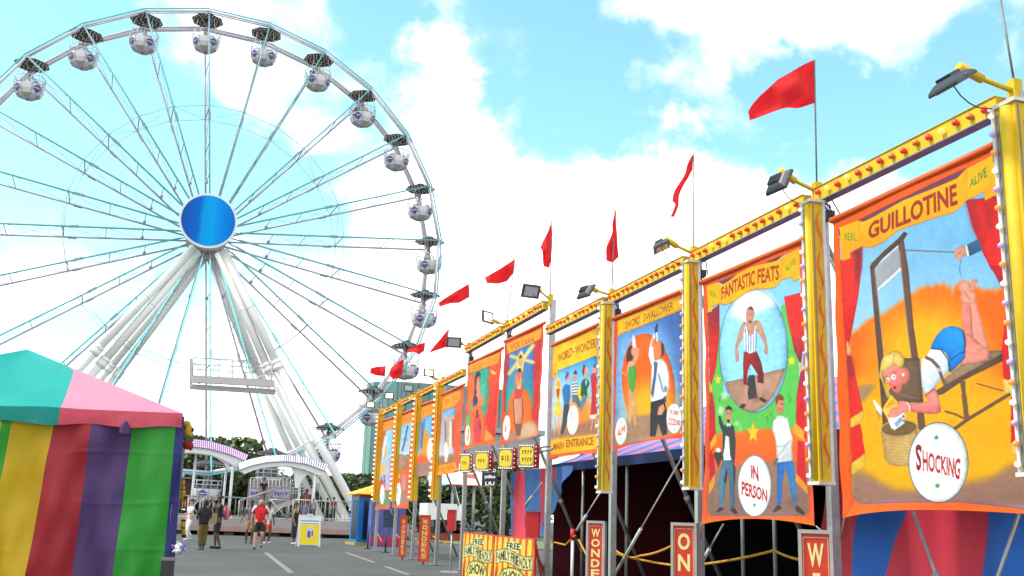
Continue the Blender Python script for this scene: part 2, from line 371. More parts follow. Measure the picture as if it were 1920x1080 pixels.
pf.build('service_platform', mat('platform_grey', (.46, .43, .42), .5, var=.12), wheel).location = -WC

# gondola -------------------------------------------------------------
CANOPY = mat('brown_canopy', (.085, .066, .064), .5, var=.2, scale=3)
LAMP = mat('canopy_lamp', (.8, .75, .65), .4, var=0, emit=.8, ecol=(1, .93, .8))
BOWL = mat('bowl_white', (.60, .58, .62), .4, var=.08)
TAN = mat('bowl_tan', (.40, .37, .34), .5, var=.12)
PURP = mat('purple_panel', (.10, .07, .27), .45, var=.12)
def make_gondola():
    t = empty('gondola', (0, 0, 0), 'x', 'gondola')
    q = MB(); n = 8; ring = lambda r, z, a0=PI/8: [Vector((r*math.cos(a0+2*PI*i/n), r*math.sin(a0+2*PI*i/n), z)) for i in range(n)]
    q.loft([ring(1.16, .02), ring(1.20, .10), ring(.3, .42)], cap=False); q.loft([ring(.06, .20), ring(1.16, .02)]); q.tube((0, 0, .4), (0, 0, .5), .3, 8)
    q.mtl(1)
    for k in range(8):
        for r, m in ((.42, 1), (.72, 2), (1.0, 3)):
            for j in range(m):
                a = PI/8+2*PI*(k+(j+.5)/m)/8; z = .20-.18*(r*math.cos((2*PI/8)*(((j+.5)/m)-.5))/math.cos(PI/8)-.06)/1.1-.012
                q.ball((r*math.cos(a), r*math.sin(a), z), .020, 5, 3)
    q.build('canopy', [CANOPY, LAMP], t)
    q = MB(); q.tube((0, 0, .2), (0, 0, -2.2), .07, 8)
    for k in range(4): a = PI/4+k*PI/2; q.tube((0, 0, -.35), (.55*math.cos(a), .55*math.sin(a), .08), .035, 6); q.tube((0, 0, -.5), (.5*math.cos(a), .5*math.sin(a), -1.55), .03, 6)
    q.build('pole', STEEL, t)
    ns = 12; R = lambda r, z: [Vector((r*math.cos(2*PI*(i+.5)/ns), r*math.sin(2*PI*(i+.5)/ns), z)) for i in range(ns)]
    rings = [R(1.0, -1.58), R(1.0, -1.72), R(.96, -1.98), R(.80, -2.28), R(.46, -2.46), R(.1, -2.5)]
    q = MB(); q.loft(rings); q.mtl(1); q.loft([R(.94, -1.6), R(.90, -1.95), R(.72, -2.2), R(.01, -2.22)]); q.mtl(0); q.loft([R(1.0, -1.58), R(.94, -1.6)])
    bq = q; q = MB()
    for k in (0, 3, 6, 9):       # tan entrance doors between the decorated panels
        a0 = 2*PI*(k-.72)/ns; a1 = 2*PI*(k+.72)/ns
        prof = [(1.012, -1.56), (1.012, -1.72), (.975, -1.98), (.815, -2.29), (.48, -2.48)]
        q.loft([[Vector((r*math.cos(a), r*math.sin(a), z)) for a in (a0, a1)] for r, z in prof], closed=False)
    for f in q.f: pass
    o_ = len(bq.v); bq.v += q.v; bq.f += [tuple(o_+i for i in f) for f in q.f]; bq.m += [1]*len(q.f); bq.sm += q.sm; q = bq; q.mtl(2, False)
    for k in (1.5, 4.5, 7.5, 10.5):
        cm = k; 
        def pp(da, z):
            a = 2*PI*(cm+da)/ns; r = 1.0-(max(0, -1.72-z)/.26)*.04 if z > -1.98 else .96-(-1.98-z)/.30*.16
            return Vector(((r+.012)*math.cos(a), (r+.012)*math.sin(a), z))
        q.add([pp(-.72, -1.86), pp(0, -1.86), pp(.72, -1.86), pp(.36, -1.74), pp(0, -1.62), pp(-.36, -1.74)], [(0, 1, 5), (1, 3, 4, 5), (1, 2, 3)]); q.add([pp(-.72, -1.93), pp(0, -1.93), pp(.72, -1.93), pp(.36, -2.1), pp(0, -2.26), pp(-.36, -2.1)], [(0, 5, 1), (1, 5, 4, 3), (1, 3, 2)])
    q.build('basket', [BOWL, TAN, PURP], t)
    q = MB()
    for i in range(ns):
        a = 2*PI*(i+.5)/ns; c, s_ = math.cos(a), math.sin(a); q.tube((1.0*c, 1.0*s_, -1.58), (1.02*c, 1.02*s_, -1.0), .026, 5)
        b_ = 2*PI*(i+1.5)/ns
        for z, r in ((-1.0, 1.02), (-1.28, 1.01)): q.tube((r*c, r*s_, z), (r*math.cos(b_), r*math.sin(b_), z), .03 if z > -1.1 else .02, 5)
    for i in (1, 4, 7, 10): a = 2*PI*(i+.5)/ns; c, s_ = math.cos(a), math.sin(a); q.tube((1.02*c, 1.02*s_, -1.0), (.8*c, .8*s_, .05), .02, 5)
    q.build('railing', WHEELW, t)
    q = MB(); q.ball((0, 0, -1.65), .42, 10, 3, (1, 1, .18)); 
    for k in range(4):
        a = PI/4+k*PI/2; q.box((.62*math.cos(a), .62*math.sin(a), -1.55), (.34, .34, .3), Matrix.Rotation(a, 3, 'Z'))
    q.build('seats', mat('seat_grey', (.2, .19, .22), .6), t)
    return t
GL = {-3: 'gondola at the far left edge of the picture, lowest on the wheel\'s upper left', -2: 'gondola on the upper left of the wheel, second from the left edge', -1: 'gondola near the top of the wheel, third from the left edge',
      0: 'topmost gondola, straight above the blue hub screen', 1: 'gondola just right of the top of the wheel', 2: 'gondola with dark riders at its rail on the wheel\'s upper right',
      3: 'gondola halfway between the top and the right side of the wheel', 4: 'gondola seen against white cloud above the one level with the hub', 5: 'gondola on the right rim slightly higher than the hub screen',
      6: 'gondola on the right rim just below hub height', 7: 'gondola on the lower right rim with a red flag beside its canopy', 8: 'gondola with its canopy overlapped by a crumpled red flag',
      9: 'gondola in front of the teal tower, beside the leftmost yellow bulb column', 10: 'low gondola behind the white front leg, just above the dark trees', 11: 'lowest gondola, hanging behind the white lit entrance arch', 12: 'gondola at the bottom left of the wheel between the two entrance arches'}
g0 = make_gondola()
for i, k in enumerate(GL):
    o = g0 if i == 0 else copy_tree(g0)
    mid = V(k, WR-.35, WW*.42); o.location = (mid.x, mid.y, mid.z+.1); o.scale = (.95,)*3; o.rotation_euler = (random.uniform(-.03, .03), random.uniform(-.04, .04), random.uniform(-.18, .18)+.03*k)
    tag(o, GL[k], 'gondola', 'gondolas hanging on the observation wheel')
    h = MB(); h.tube(V(k, WR, 0), V(k, WR, WW), .05, 6); wpart(h, 'gondola_axle', STEEL)

# ---------------------------------------------------------------- boarding deck
DY0 = 57.9
dk = empty('boarding_deck', (0, DY0, 0), 'long raised grey and pink boarding deck under the observation wheel', 'platform')
def dp(mb, name, m): o = mb.build(name, m, dk); o.location = (0, -DY0, 0); return o
q = MB(); q.box((-3, DY0+10.5, .83), (30, 21, .14)); dp(q, 'deck_floor', mat('deck_plate', (.30, .27, .26), .6, var=.2, scale=2))
q = MB(); q.box((-3, DY0-.03, .68), (30, .06, .42)); dp(q, 'upper_skirt', mat('skirt_grey', (.33, .29, .29), .6, var=.15, scale=2))
q = MB(); q.box((-3, DY0-.06, .34), (30, .06, .26)); dp(q, 'lower_skirt', mat('skirt_pink', (.34, .21, .19), .6, var=.2, scale=2))
q = MB(); 
for x in np.arange(-17, 12, 2.4): q.box((x, DY0+.6, .11), (.5, .7, .22)); q.box((x, DY0+5, .38), (.3, .3, .76))
[setattr(o_, 'location', (0, -DY0, 0)) for o_ in split_build(q, 'footing', mat('wood_block', (.10, .09, .07), .8), dk)]
rl = MB(); 
def railing(mb, a, b, h=1.1, gap=.22, r=.02):
    a = Vector(a); b = Vector(b); L_ = (b-a).length; n = max(1, int(L_/gap)); zz = Vector((0, 0, h))
    mb.tube(a+zz, b+zz, r*1.5, 6); mb.tube(a+zz*.12, b+zz*.12, r, 5)
    for i in range(n+1): p = a.lerp(b, i/n); mb.tube(p, p+zz, r*(1.5 if i % 8 == 0 else .62), 5)
xr = lambda px, Y=DY0: onY(px, 970, Y).x
railing(rl, (xr(548), DY0+.1, .9), (9.0, DY0+.1, .9)); railing(rl, (-14, DY0+.1, .9), (xr(472), DY0+.1, .9), gap=.3)
for px0, px1, zt in ((505, 540, 0), (350, 372, 0), (378, 398, 0)): 
    x0, x1 = xr(px0), xr(px1); a = .95; b = 1.95
    for p, r_ in (((x0, a), (x1, b)), ((x0, b), (x1, a)), ((x0, b), (x1, b)), ((x0, a), (x1, a)), ((x0, a), (x0, b)), ((x1, a), (x1, b))): rl.tube((p[0], DY0+.15, p[1]), (r_[0], DY0+.15, r_[1]), .035, 5)
dp(rl, 'railing', mat('rail_grey', (.42, .40, .40), .45, .3, var=.15))
# exit ramp and queue stairs behind the rail
rmp = empty('exit_ramp', (0, 61, ZD), 'grey steel ramp and stair tower with railings behind the walking visitors', 'ramp')
q = MB()
def rp(px, py, Y=62.): return onY(px, py, Y)
for Y in (61.5, 63.): 
    a = rp(446, 975, Y); b = rp(560, 938, Y); zz = Vector((0, 0, 1.1)); q.beam(a, b, .12, .25)
    for i in range(17): c = a.lerp(b, i/16); q.tube(c, c+zz, .02 if i % 4 else .04, 5)
    q.tube(a+zz, b+zz, .035, 6); q.tube(a+zz*.5, b+zz*.5, .02, 5)
for i, (x0, x1, y0, y1) in enumerate(((470, 545, 896, 944), (490, 600, 922, 938))):
    Y = 64+i*1.5
    for x in np.linspace(x0, x1, 12): q.tube(rp(x, y0 if i == 0 else y0-(x-x0)*.12, Y), (rp(x, y1, Y).x, Y, ZD), .022, 5)
    for f in (0, .35, .7): q.tube(rp(x0, y0+(y1-y0)*f, Y), rp(x1, y0+(y1-y0)*f-(13 if i else 0), Y), .03, 5)
q.build('frame', mat('rail_grey', (.4, .4, .4)), rmp).location = (0, -61, -ZD)
q = MB(); q.box(rp(505, 925, 65.2), (2.6, .06, 1.6)); q.build('screen_panel', mat('mesh_panel', (.24, .22, .21), .7, var=.3, scale=5), rmp).location = (0, -61, -ZD)
q = MB(); 
for px in (482, 527): q.box(rp(px, 925, 63.9), (.95, .04, .5))
q.build('sign_board', mat('lavender_board', (.50, .45, .66), .6, var=.15), rmp).location = (0, -61, -ZD)
q = MB()
for px, n in ((482, 5), (527, 5)):
    for i in range(n): q.box(rp(px-10+i*5, 925+(i % 2), 63.86), (.1, .02, .2))
q.build('board_marks', mat('purple_ink', (.12, .07, .3), .6), rmp).location = (0, -61, -ZD)

# ---------------------------------------------------------------- entrance arches
LEDP = mat('pink_led', (.5, .4, .55), .4, var=0, emit=.75, ecol=(.90, .50, .95)); LEDW = mat('white_led', (.6, .6, .65), .4, var=0, emit=.7, ecol=(.90, .86, .98))
FASC = mat('fascia_lilac', (.22, .17, .26), .5, var=.1); FASCW = mat('fascia_white', (.30, .28, .36), .5, var=.06)
def arch(name, label, top, bot, under, Y, posts, led, fasc, sup):
    t = empty(name, (onY(*top[0], Y).x, Y, ZD), label, 'archway', None); o = -t.location
    def interp(pl, n=24):
        P = [onY(*p, Y) for p in pl]; return [P[min(int(i/n*(len(P)-1)), len(P)-2)].lerp(P[min(int(i/n*(len(P)-1)), len(P)-2)+1], i/n*(len(P)-1)-min(int(i/n*(len(P)-1)), len(P)-2)) for i in range(n+1)]
    A, B, U = interp(top), interp(bot), interp(under); D = Vector((0, 1.7, 0))
    q = MB(); q.loft([[a, b, b+D, a+D] for a, b in zip(A, B)], cap=True); fq = q
    q = MB(); e = Vector((0, .15, 0)); q.loft([[b+e, u+e, u+D-e, b+D-e] for b, u in zip(B, U)], cap=True); q.build('arch_body', WHITE, t).location = o
    q = fq; q.mtl(1); nx = 46; 
    for i in range(nx):
        f = (i+.5)/nx*24; k = int(f); a = A[k].lerp(A[k+1], f-k); b = B[k].lerp(B[k+1], f-k)
        for j in range(4):
            p = a.lerp(b, (j+.7)/4.4); q.box((p.x, Y-.012, p.z), ((A[24]-A[0]).length/nx*.55, .024, .075))
    q.build('fascia', [fasc, led], t).location = o
    for (tx, ty), (bx, by), r, dy in posts:
        q = MB(); p0 = onY(tx, ty, Y+dy); q.tube((p0.x, Y+dy, ZD), (p0.x, Y+dy, p0.z), r, 10); q.box((p0.x, Y+dy, ZD+.03), (.4, .4, .06)); q.build('post', WHITE, t).location = o
    for pl, hole in sup:
        q = MB(); q.prism([onY(*p, Y+.5) for p in pl], (0, .35, 0)); q.build('bracket', WHITE, t).location = o
    return t
arch('entrance_arch', 'white entrance arch with violet lights next to the striped stall', [(300, 826), (330, 822), (360, 822), (395, 827), (430, 837), (466, 853)], [(300, 840), (330, 838), (360, 838), (395, 842), (430, 852), (460, 864)], [(300, 850), (330, 848), (360, 848), (395, 852), (422, 863), (445, 876)], 59.5,
     [((438, 862), 0, .085, .3), ((425, 872), 0, .07, 1.5), ((368, 850), 0, .07, 1.5)] and [((438, 862), (0, 0), .085, .3), ((425, 872), (0, 0), .07, 1.5), ((368, 850), (0, 0), .07, 1.5)], LEDP, FASC,
     [([(395, 851), (418, 856), (430, 868), (432, 884), (426, 880), (420, 868), (408, 860)], None)])
arch('entrance_arch', 'white entrance arch with white lights in front of the wheel legs', [(447, 868), (470, 860), (500, 854), (535, 852), (575, 857), (617, 871)], [(449, 881), (472, 873), (500, 867), (535, 865), (575, 870), (611, 884)], [(460, 888), (480, 880), (505, 875), (540, 873), (572, 880), (600, 892)], 59.0,
     [((591, 885), (0, 0), .085, .3), ((564, 885), (0, 0), .075, 1.4)], LEDW, FASCW,
     [([(545, 872), (600, 884), (596, 905), (588, 905), (584, 892), (576, 890), (566, 900), (560, 915), (554, 915), (552, 890)], None)])

# ---------------------------------------------------------------- trees and far buildings
LEAF = [mat('leaf_dark', (.048, .070, .026), .8, var=.3, scale=2), mat('leaf_mid', (.078, .112, .036), .8, var=.3, scale=2), mat('leaf_light', (.130, .170, .050), .8, var=.3, scale=2)]
BARK = mat('bark', (.07, .055, .045), .9, var=.3)
def tree(px, Y, top_py, w_m, label, base_z=0., n=900, leaf=.30, seed=1, name='leafy_tree'):
    rnd = random.Random(seed); b = onY(px, 970, Y); zt = onY(px, top_py, Y).z; hgt = zt-base_z
    t = empty(name, (b.x, Y, base_z), label, 'tree', 'trees beyond the fairground')
    q = MB(); q.tube((0, 0, 0), (0, 0, hgt*.45), .28, 8, .18)
    for i in range(7):
        a = i*2.4; q.tube((0, 0, hgt*(.22+.03*i)), (math.cos(a)*w_m*.32, math.sin(a)*w_m*.32, hgt*(.5+.05*i)), .1, 6, .04)
    q.build('trunk', BARK, t)
    q = MB(); cl = [(rnd.gauss(0, w_m*.24), rnd.gauss(0, w_m*.24), hgt*rnd.uniform(.22, .9), rnd.uniform(.16, .30)*w_m) for _ in range(16)]
    cl += [(0, 0, hgt*.86, w_m*.2)]
    for i in range(n):
        cx, cy, cz, cr = rnd.choice(cl); d = Vector((rnd.gauss(0, 1), rnd.gauss(0, 1), rnd.gauss(0, .8))).normalized()*cr*rnd.uniform(.55, 1.08)
        p = Vector((cx, cy, min(cz+d.z, hgt*1.0))) + Vector((d.x, d.y, 0)); p.z = max(p.z, hgt*.1)
        s = leaf*rnd.uniform(.6, 1.3); x = Vector((rnd.gauss(0, 1), rnd.gauss(0, 1), rnd.gauss(0, .6))).normalized(); y = x.cross(Vector((rnd.gauss(0, 1), rnd.gauss(0, 1), rnd.gauss(0, 1)))).normalized()
        q.mtl(rnd.choices((0, 1, 2), (3, 4, 2))[0]); q.add([p-x*s, p-y*s*.6, p+x*s, p+y*s*.6], [(0, 1, 2, 3)])
    q.build('crown', LEAF, t)
TR = [(352, 84, 832, 6.5, 'dark pine-like tree rising above the violet-lit arch', 'l'), (395, 82, 822, 7, 'tall bushy tree directly behind the violet-lit arch', 'l'), (440, 86, 850, 6, 'lower bushy tree right of the tall one behind the arch posts', 'l'),
      (478, 120, 899, 7, 'far tree over the stair tower, leftmost of the far tree line', 'l'), (515, 125, 893, 8, 'far tree just above the stair tower railing', 'l'), (556, 118, 889, 8, 'dark tree framed under the white-lit arch', 'l'),
      (610, 125, 893, 8, 'far tree between the wheel legs', 'l'), (650, 118, 890, 9, 'dark tree right behind the outermost wheel leg', 'l'), (690, 122, 893, 9, 'dark tree above the yellow kiosk roof', 'l'),
      (745, 120, 905, 9, 'tree seen between the leftmost banners', 'l'), (790, 95, 880, 8, 'dark tree under the third banner from the left', 'l'), (832, 92, 890, 7, 'dark tree beneath the white billboard', 'l'), (930, 88, 870, 7, 'green tree behind the entrance posts and price signs', 'l'), (950, 82, 880, 6, 'smaller green tree against the striped tent curtain', 'l')]
for i, (px, Y, py, wm, lab, _) in enumerate(TR): tree(px, Y, py, wm, lab, seed=i+3, n=2600 if Y < 100 else 2000)
# teal tower with rounded ends, vertical panels
TEAL = mat('teal_cladding', rgb(122, 168, 164, .62), .35, var=.16, scale=.12); TEALD = mat('teal_cladding_dark', rgb(92, 128, 134, .6), .35, var=.16, scale=.1)
YT = 210.; xl = onY(680, 850, YT).x; xr_ = onY(948, 850, YT).x; zt = onY(760, 724, YT).z
t = empty('office_tower', ((xl+xr_)/2, YT, 0), 'pale teal round-ended tower block behind the leftmost banners', 'building')
q = MB(); pts = []; wd = xr_-xl; dep = 14
for i in range(13): a = PI/2+PI*i/12; pts.append((xl+dep/2+dep/2*math.cos(a), YT+dep/2*math.sin(a)))
for i in range(13): a = -PI/2+PI*i/12; pts.append((xr_-dep/2+dep/2*math.cos(a), YT+dep/2*math.sin(a)))
full = []; npan = 0
for i in range(len(pts)):
    a = Vector((*pts[i], 0)); b = Vector((*pts[(i+1) % len(pts)], 0)); m = max(1, int((b-a).length/2.2))
    for j in range(m): full.append(a.lerp(b, j/m))
for i in range(len(full)):
    a = full[i]; b = full[(i+1) % len(full)]; q.mtl(1 if random.random() < .3 else 0); e = (b-a)*.04
    q.add([a+e, b-e, b-e+Vector((0, 0, zt)), a+e+Vector((0, 0, zt))], [(0, 1, 2, 3)])
q.mtl(2); q.add([p+Vector((0, 0, zt-.05)) for p in full], [tuple(range(len(full)))])
core = [p.lerp(Vector(((xl+xr_)/2, YT, 0)), .012) for p in full]; q.loft([core, [p+Vector((0, 0, zt-.1)) for p in core]])
o = q.build('wall', [TEAL, TEALD, mat('tower_joint', rgb(80, 118, 118, .6), .5)], t); o.location = -t.location
# arena with grey fins
YA = 112.; xa0, xa1 = onY(852, 900, YA).x, onY(1010, 900, YA).x; za = onY(920, 812, YA).z
t = empty('arena_building', ((xa0+xa1)/2, YA, 0), 'grey building ribbed with tall vertical fins behind the price signs', 'building')
q = MB(); q.box(((xa0+xa1)/2, YA+8, za/2), (xa1-xa0, 15, za)); q.build('wall', mat('arena_dark_wall', (.10, .105, .11), .6), t).location = -t.location  # plain dark grey wall behind the fins
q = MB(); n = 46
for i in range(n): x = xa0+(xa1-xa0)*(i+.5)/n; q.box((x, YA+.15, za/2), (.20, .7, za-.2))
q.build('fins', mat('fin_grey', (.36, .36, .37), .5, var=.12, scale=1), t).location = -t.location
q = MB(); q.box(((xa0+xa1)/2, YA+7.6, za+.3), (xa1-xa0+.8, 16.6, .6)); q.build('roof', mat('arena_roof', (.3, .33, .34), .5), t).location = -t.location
# billboard
YB = 80.
def prect(a, b, Y): p = onY(*a, Y); r = onY(*b, Y); return p, r
def boxpx(mb, x0, y0, x1, y1, Y, dep=.2):
    a = onY(x0, y0, Y); b = onY(x1, y1, Y); mb.box(((a.x+b.x)/2, Y+dep/2, (a.z+b.z)/2), (abs(b.x-a.x), dep, abs(a.z-b.z)))
t = empty('billboard', (onY(860, 900, YB).x, YB, 0), 'wide white electronic billboard glowing under the banners', 'billboard')
q = MB(); boxpx(q, 806, 866, 918, 912, YB, .5); q.build('cabinet', WHITE, t).location = -t.location
q = MB(); boxpx(q, 808, 868, 916, 910, YB-.03, .03); q.build('screen', mat('screen_white', (.8, .8, .8), .5, var=0, emit=.9, ecol=(1, 1, 1)), t).location = -t.location
q = MB(); q.mtl(0); boxpx(q, 868, 888, 894, 898, YB-.05, .02); boxpx(q, 842, 908.5, 916, 910, YB-.05, .02); q.mtl(1); boxpx(q, 809, 905, 836, 910, YB-.05, .02)
q.build('screen_graphics', [mat('screen_red', (.8, .1, .08), .5, var=0, emit=.7, ecol=(.9, .12, .1)), mat('screen_cyan', (.1, .5, .9), .5, var=0, emit=.7, ecol=(.1, .5, .9))], t).location = -t.location
q = MB()
for px in (815, 850, 890): p = onY(px, 900, YB+.3); q.tube((p.x, YB+.3, 0), (p.x, YB+.3, p.z), .12, 8)
q.build('post', STEEL, t).location = -t.location
# dark sponsor board
YS = 79.
t = empty('sponsor_board', (onY(922, 895, YS).x, YS, 0), 'black board with three lines of white lettering below the price signs', 'sign')
q = MB(); boxpx(q, 905, 877, 932, 912, YS, .15); q.build('board', BLACK, t).location = -t.location
q = MB(); p = onY(922, 900, YS+.2); q.tube((p.x, YS+.2, 0), (p.x, YS+.2, p.z), .1, 8); q.build('post', DSTEEL, t).location = -t.location
def text_mesh(body, off=0.):
    c = bpy.data.curves.new('lettering', 'FONT'); c.body = body; c.offset = off; c.resolution_u = 3; c.fill_mode = 'FRONT'
    o = bpy.data.objects.new('lettering', c); COL.objects.link(o); dg = bpy.context.evaluated_depsgraph_get(); dg.update()
    me = o.evaluated_get(dg).to_mesh(); me.calc_loop_triangles()
    v = [Vector(x.co) for x in me.vertices]; tr_ = [tuple(x.vertices) for x in me.loop_triangles]
    o.evaluated_get(dg).to_mesh_clear(); bpy.data.objects.remove(o); bpy.data.curves.remove(c)
    x0, x1 = min(p.x for p in v), max(p.x for p in v); y0, y1 = min(p.y for p in v), max(p.y for p in v)
    return [((p.x-x0)/(x1-x0), (p.y-y0)/(y1-y0)) for p in v], tr_
_TC = {}
def text_geo(body, off=.0):
    k = (body, off)
    if k not in _TC: _TC[k] = text_mesh(body, off)
    return _TC[k]
def text_on(mb, body, TL, TR_, BR, BL, off=0., warp=None):
    v, tr_ = text_geo(body, off); TL, TR_, BR, BL = map(Vector, (TL, TR_, BR, BL)); out = []
    for u, s in v: 
        if warp: u, s = warp(u, s)
        out.append(BL.lerp(BR, u).lerp(TL.lerp(TR_, u), s))
    return mb.add(out, tr_)
q = MB()
for body, y0, y1, x0, x1 in (('GEICO', 879, 885.5, 907, 930), ('jetBlue', 890.5, 898.5, 908.5, 928.5), ('LIU', 903, 910, 910, 927)):
    P = lambda x, y: onY(x, y, YS-.02); text_on(q, body, P(x0, y0), P(x1, y0), P(x1, y1), P(x0, y1), .02)
q.build('lettering', mat('letter_white', (.8, .8, .8), .5, var=0, emit=.25, ecol=(1, 1, 1)), t).location = -t.location
# white trailer, orange barrier mesh, brown hut behind the deck
YW = 60.
t = empty('white_trailer', (onY(835, 960, YW).x, YW, 0), 'long white box trailer behind the red post box', 'trailer')
q = MB(); boxpx(q, 802, 943, 866, 976, YW, 2.2); q.build('body', WHITE, t).location = -t.location
q = MB(); boxpx(q, 804, 976, 864, 979, YW+.2, 1.8); q.build('chassis', BLACK, t).location = -t.location
q = MB()
for px in (812, 852, 858): p = onY(px, 980, YW+.1); q.tube((p.x, YW+.05, .38), (p.x, YW+.35, .38), .38, 14)
q.build('wheels', BLACK, t).location = -t.location
q = MB(); boxpx(q, 803, 999, 872, 1015, 44., .03); q.build('barrier_mesh', mat('orange_mesh', rgb(190, 80, 40, .6), .8, var=.3, scale=12)); tag(bpy.data.objects['barrier_mesh'], 'orange safety mesh fence along the grass behind the entrance', 'fence')
t = empty('brown_hut', (onY(350, 910, 74).x, 74, ZD), 'dark brown hut on the deck behind the stall corner', 'hut')
q = MB(); boxpx(q, 318, 898, 366, 955, 74, 2.5); q.build('wall', mat('hut_brown', (.06, .025, .02), .7), t).location = -t.location
q = MB(); boxpx(q, 314, 893, 369, 898.5, 73.8, 3.); q.build('roof', mat('hut_roof', (.25, .24, .24), .6), t).location = -t.location
# street lamp
YL = 95.; p = onY(452, 900, YL)
t = empty('street_lamp', (p.x, YL, 0), 'thin curved street lamp rising between the two entrance arches', 'street lamp')
q = MB(); cv = [onY(456, 960, YL), onY(459, 850, YL), onY(464, 836, YL), onY(471, 829, YL), onY(478, 826, YL)]; cv[0].z = 0; q.path(cv, .07, 6); q.build('pole', DSTEEL, t).location = -t.location
q = MB(); q.beam(onY(476, 826.5, YL), onY(483, 826, YL), .3, .14); q.build('lamp_head', DSTEEL, t).location = -t.location
# ================================================================== PAINTED CANVASES
class Paint:
    """a hand-painted picture, kept as an array covering a rectangle; S samples per unit"""
    def __init__(s, x0, y0, x1, y1, base, S=2):
        s.x0, s.y0, s.S = x0, y0, S; s.w, s.h = int((x1-x0)*S), int((y1-y0)*S)
        s.a = np.empty((s.h, s.w, 3), np.float32); s.a[:] = base
        s.o = (0, 0, 1)
        r = np.random.rand(s.h//8+2, s.w//8+2).astype(np.float32); s.nz = np.kron(r, np.ones((8, 8), np.float32))[:s.h, :s.w]
        for _ in range(2):
            for ax in (0, 1): s.nz = (s.nz+np.roll(s.nz, 2, ax)+np.roll(s.nz, -2, ax)+np.roll(s.nz, 4, ax)+np.roll(s.nz, -4, ax))/5
    def tile(s, ox, oy, k): s.o = (ox, oy, k); return s
    def T(s, p): ox, oy, k = s.o; return ((ox+p[0]/k-s.x0)*s.S, (oy+p[1]/k-s.y0)*s.S)
    def mask(s, pts, soft=0., jag=0.):
        P = np.array([s.T(p) for p in pts], np.float32)
        pad = int(soft*3+2); x0 = max(0, int(P[:, 0].min())-pad); x1 = min(s.w, int(P[:, 0].max())+pad+1); y0 = max(0, int(P[:, 1].min())-pad); y1 = min(s.h, int(P[:, 1].max())+pad+1)
        if x1 <= x0 or y1 <= y0: return None
        X, Y = np.meshgrid(np.arange(x0, x1)+.5, np.arange(y0, y1)+.5)
        m = np.zeros(X.shape, bool); n = len(P)
        for i in range(n):
            ax, ay = P[i]; bx, by = P[(i+1) % n]
            if ay == by: continue
            c = ((ay > Y) != (by > Y)) & (X < (bx-ax)*(Y-ay)/(by-ay)+ax); m ^= c
        m = m.astype(np.float32)
        r = int(round(soft))
        if r > 0:
            for _ in range(2):
                for ax in (0, 1):
                    acc = np.zeros_like(m); 
                    c = np.cumsum(np.pad(m, [(r+1, r) if k == ax else (0, 0) for k in (0, 1)], mode='edge'), axis=ax)
                    k = 2*r+1
                    m = (np.take(c, range(k, c.shape[ax]), ax)-np.take(c, range(0, c.shape[ax]-k), ax))/k
        return x0, y0, x1, y1, m, X, Y
    def poly(s, pts, col, soft=0., alpha=1., smooth=False, col2=None, axis=None):
        if smooth: pts = s.smooth(pts)
        r = s.mask(pts, soft*s.S)
        if r is None: return s
        x0, y0, x1, y1, m, X, Y = r; m = (m*alpha)[..., None]; c = np.array(col, np.float32)
        if col2 is not None:         # painted blend from col to col2 along axis (two points)
            a, b = s.T(axis[0]), s.T(axis[1]); d = ((b[0]-a[0])**2+(b[1]-a[1])**2); t = np.clip(((X-a[0])*(b[0]-a[0])+(Y-a[1])*(b[1]-a[1]))/d, 0, 1)[..., None]
            c = c*(1-t)+np.array(col2, np.float32)*t
        s.a[y0:y1, x0:x1] = s.a[y0:y1, x0:x1]*(1-m)+c*m
        if soft == 0 and len(pts) >= 5 and 16 < (x1-x0)/s.S < 150 and (y1-y0)/s.S > 9:      # brushed modelling: a soft dark contour and a turned side
            e = m[..., 0]; r = max(2, int(.07*min(x1-x0, y1-y0)))
            for _ in range(2):
                for ax in (0, 1):
                    cc = np.cumsum(np.pad(e, [(r+1, r) if k == ax else (0, 0) for k in (0, 1)]), axis=ax); k2 = 2*r+1; e = (np.take(cc, range(k2, cc.shape[ax]), ax)-np.take(cc, range(0, cc.shape[ax]-k2), ax))/k2
            side = (X-x0)/max(1, x1-x0); f = 1-.42*np.clip(1-e, 0, 1)*(.5+.7*side)+.07*(1-side)*e
            f = f+.10*(s.nz[y0:y1, x0:x1]-.5); mm_ = m[..., 0]; s.a[y0:y1, x0:x1] *= (1-mm_*(1-f))[..., None]
        return s
    @staticmethod
    def smooth(pts, k=5):
        n = len(pts); out = []
        for i in range(n):
            p0, p1, p2, p3 = [np.array(pts[(i+j) % n], float) for j in (-1, 0, 1, 2)]
            for t in np.arange(k)/k: out.append(tuple(.5*((2*p1)+(-p0+p2)*t+(2*p0-5*p1+4*p2-p3)*t*t+(-p0+3*p1-3*p2+p3)*t**3)))
        return out
    def ell(s, c, rx, ry, col, soft=0., alpha=1., rot=0., n=28, **k):
        cr, sr = math.cos(rot), math.sin(rot)
        return s.poly([(c[0]+rx*math.cos(t)*cr-ry*math.sin(t)*sr, c[1]+rx*math.cos(t)*sr+ry*math.sin(t)*cr) for t in np.linspace(0, 2*PI, n, endpoint=False)], col, soft, alpha, **k)
    def line(s, pts, wd, col, soft=0., alpha=1.):
        for a, b in zip(pts, pts[1:]):
            dx, dy = b[0]-a[0], b[1]-a[1]; l = math.hypot(dx, dy) or 1; nx, ny = -dy/l*wd/2, dx/l*wd/2; ex, ey = dx/l*wd*.2, dy/l*wd*.2
            s.poly([(a[0]+nx-ex, a[1]+ny-ey), (b[0]+nx+ex, b[1]+ny+ey), (b[0]-nx+ex, b[1]-ny+ey), (a[0]-nx-ex, a[1]-ny-ey)], col, soft, alpha)
        return s
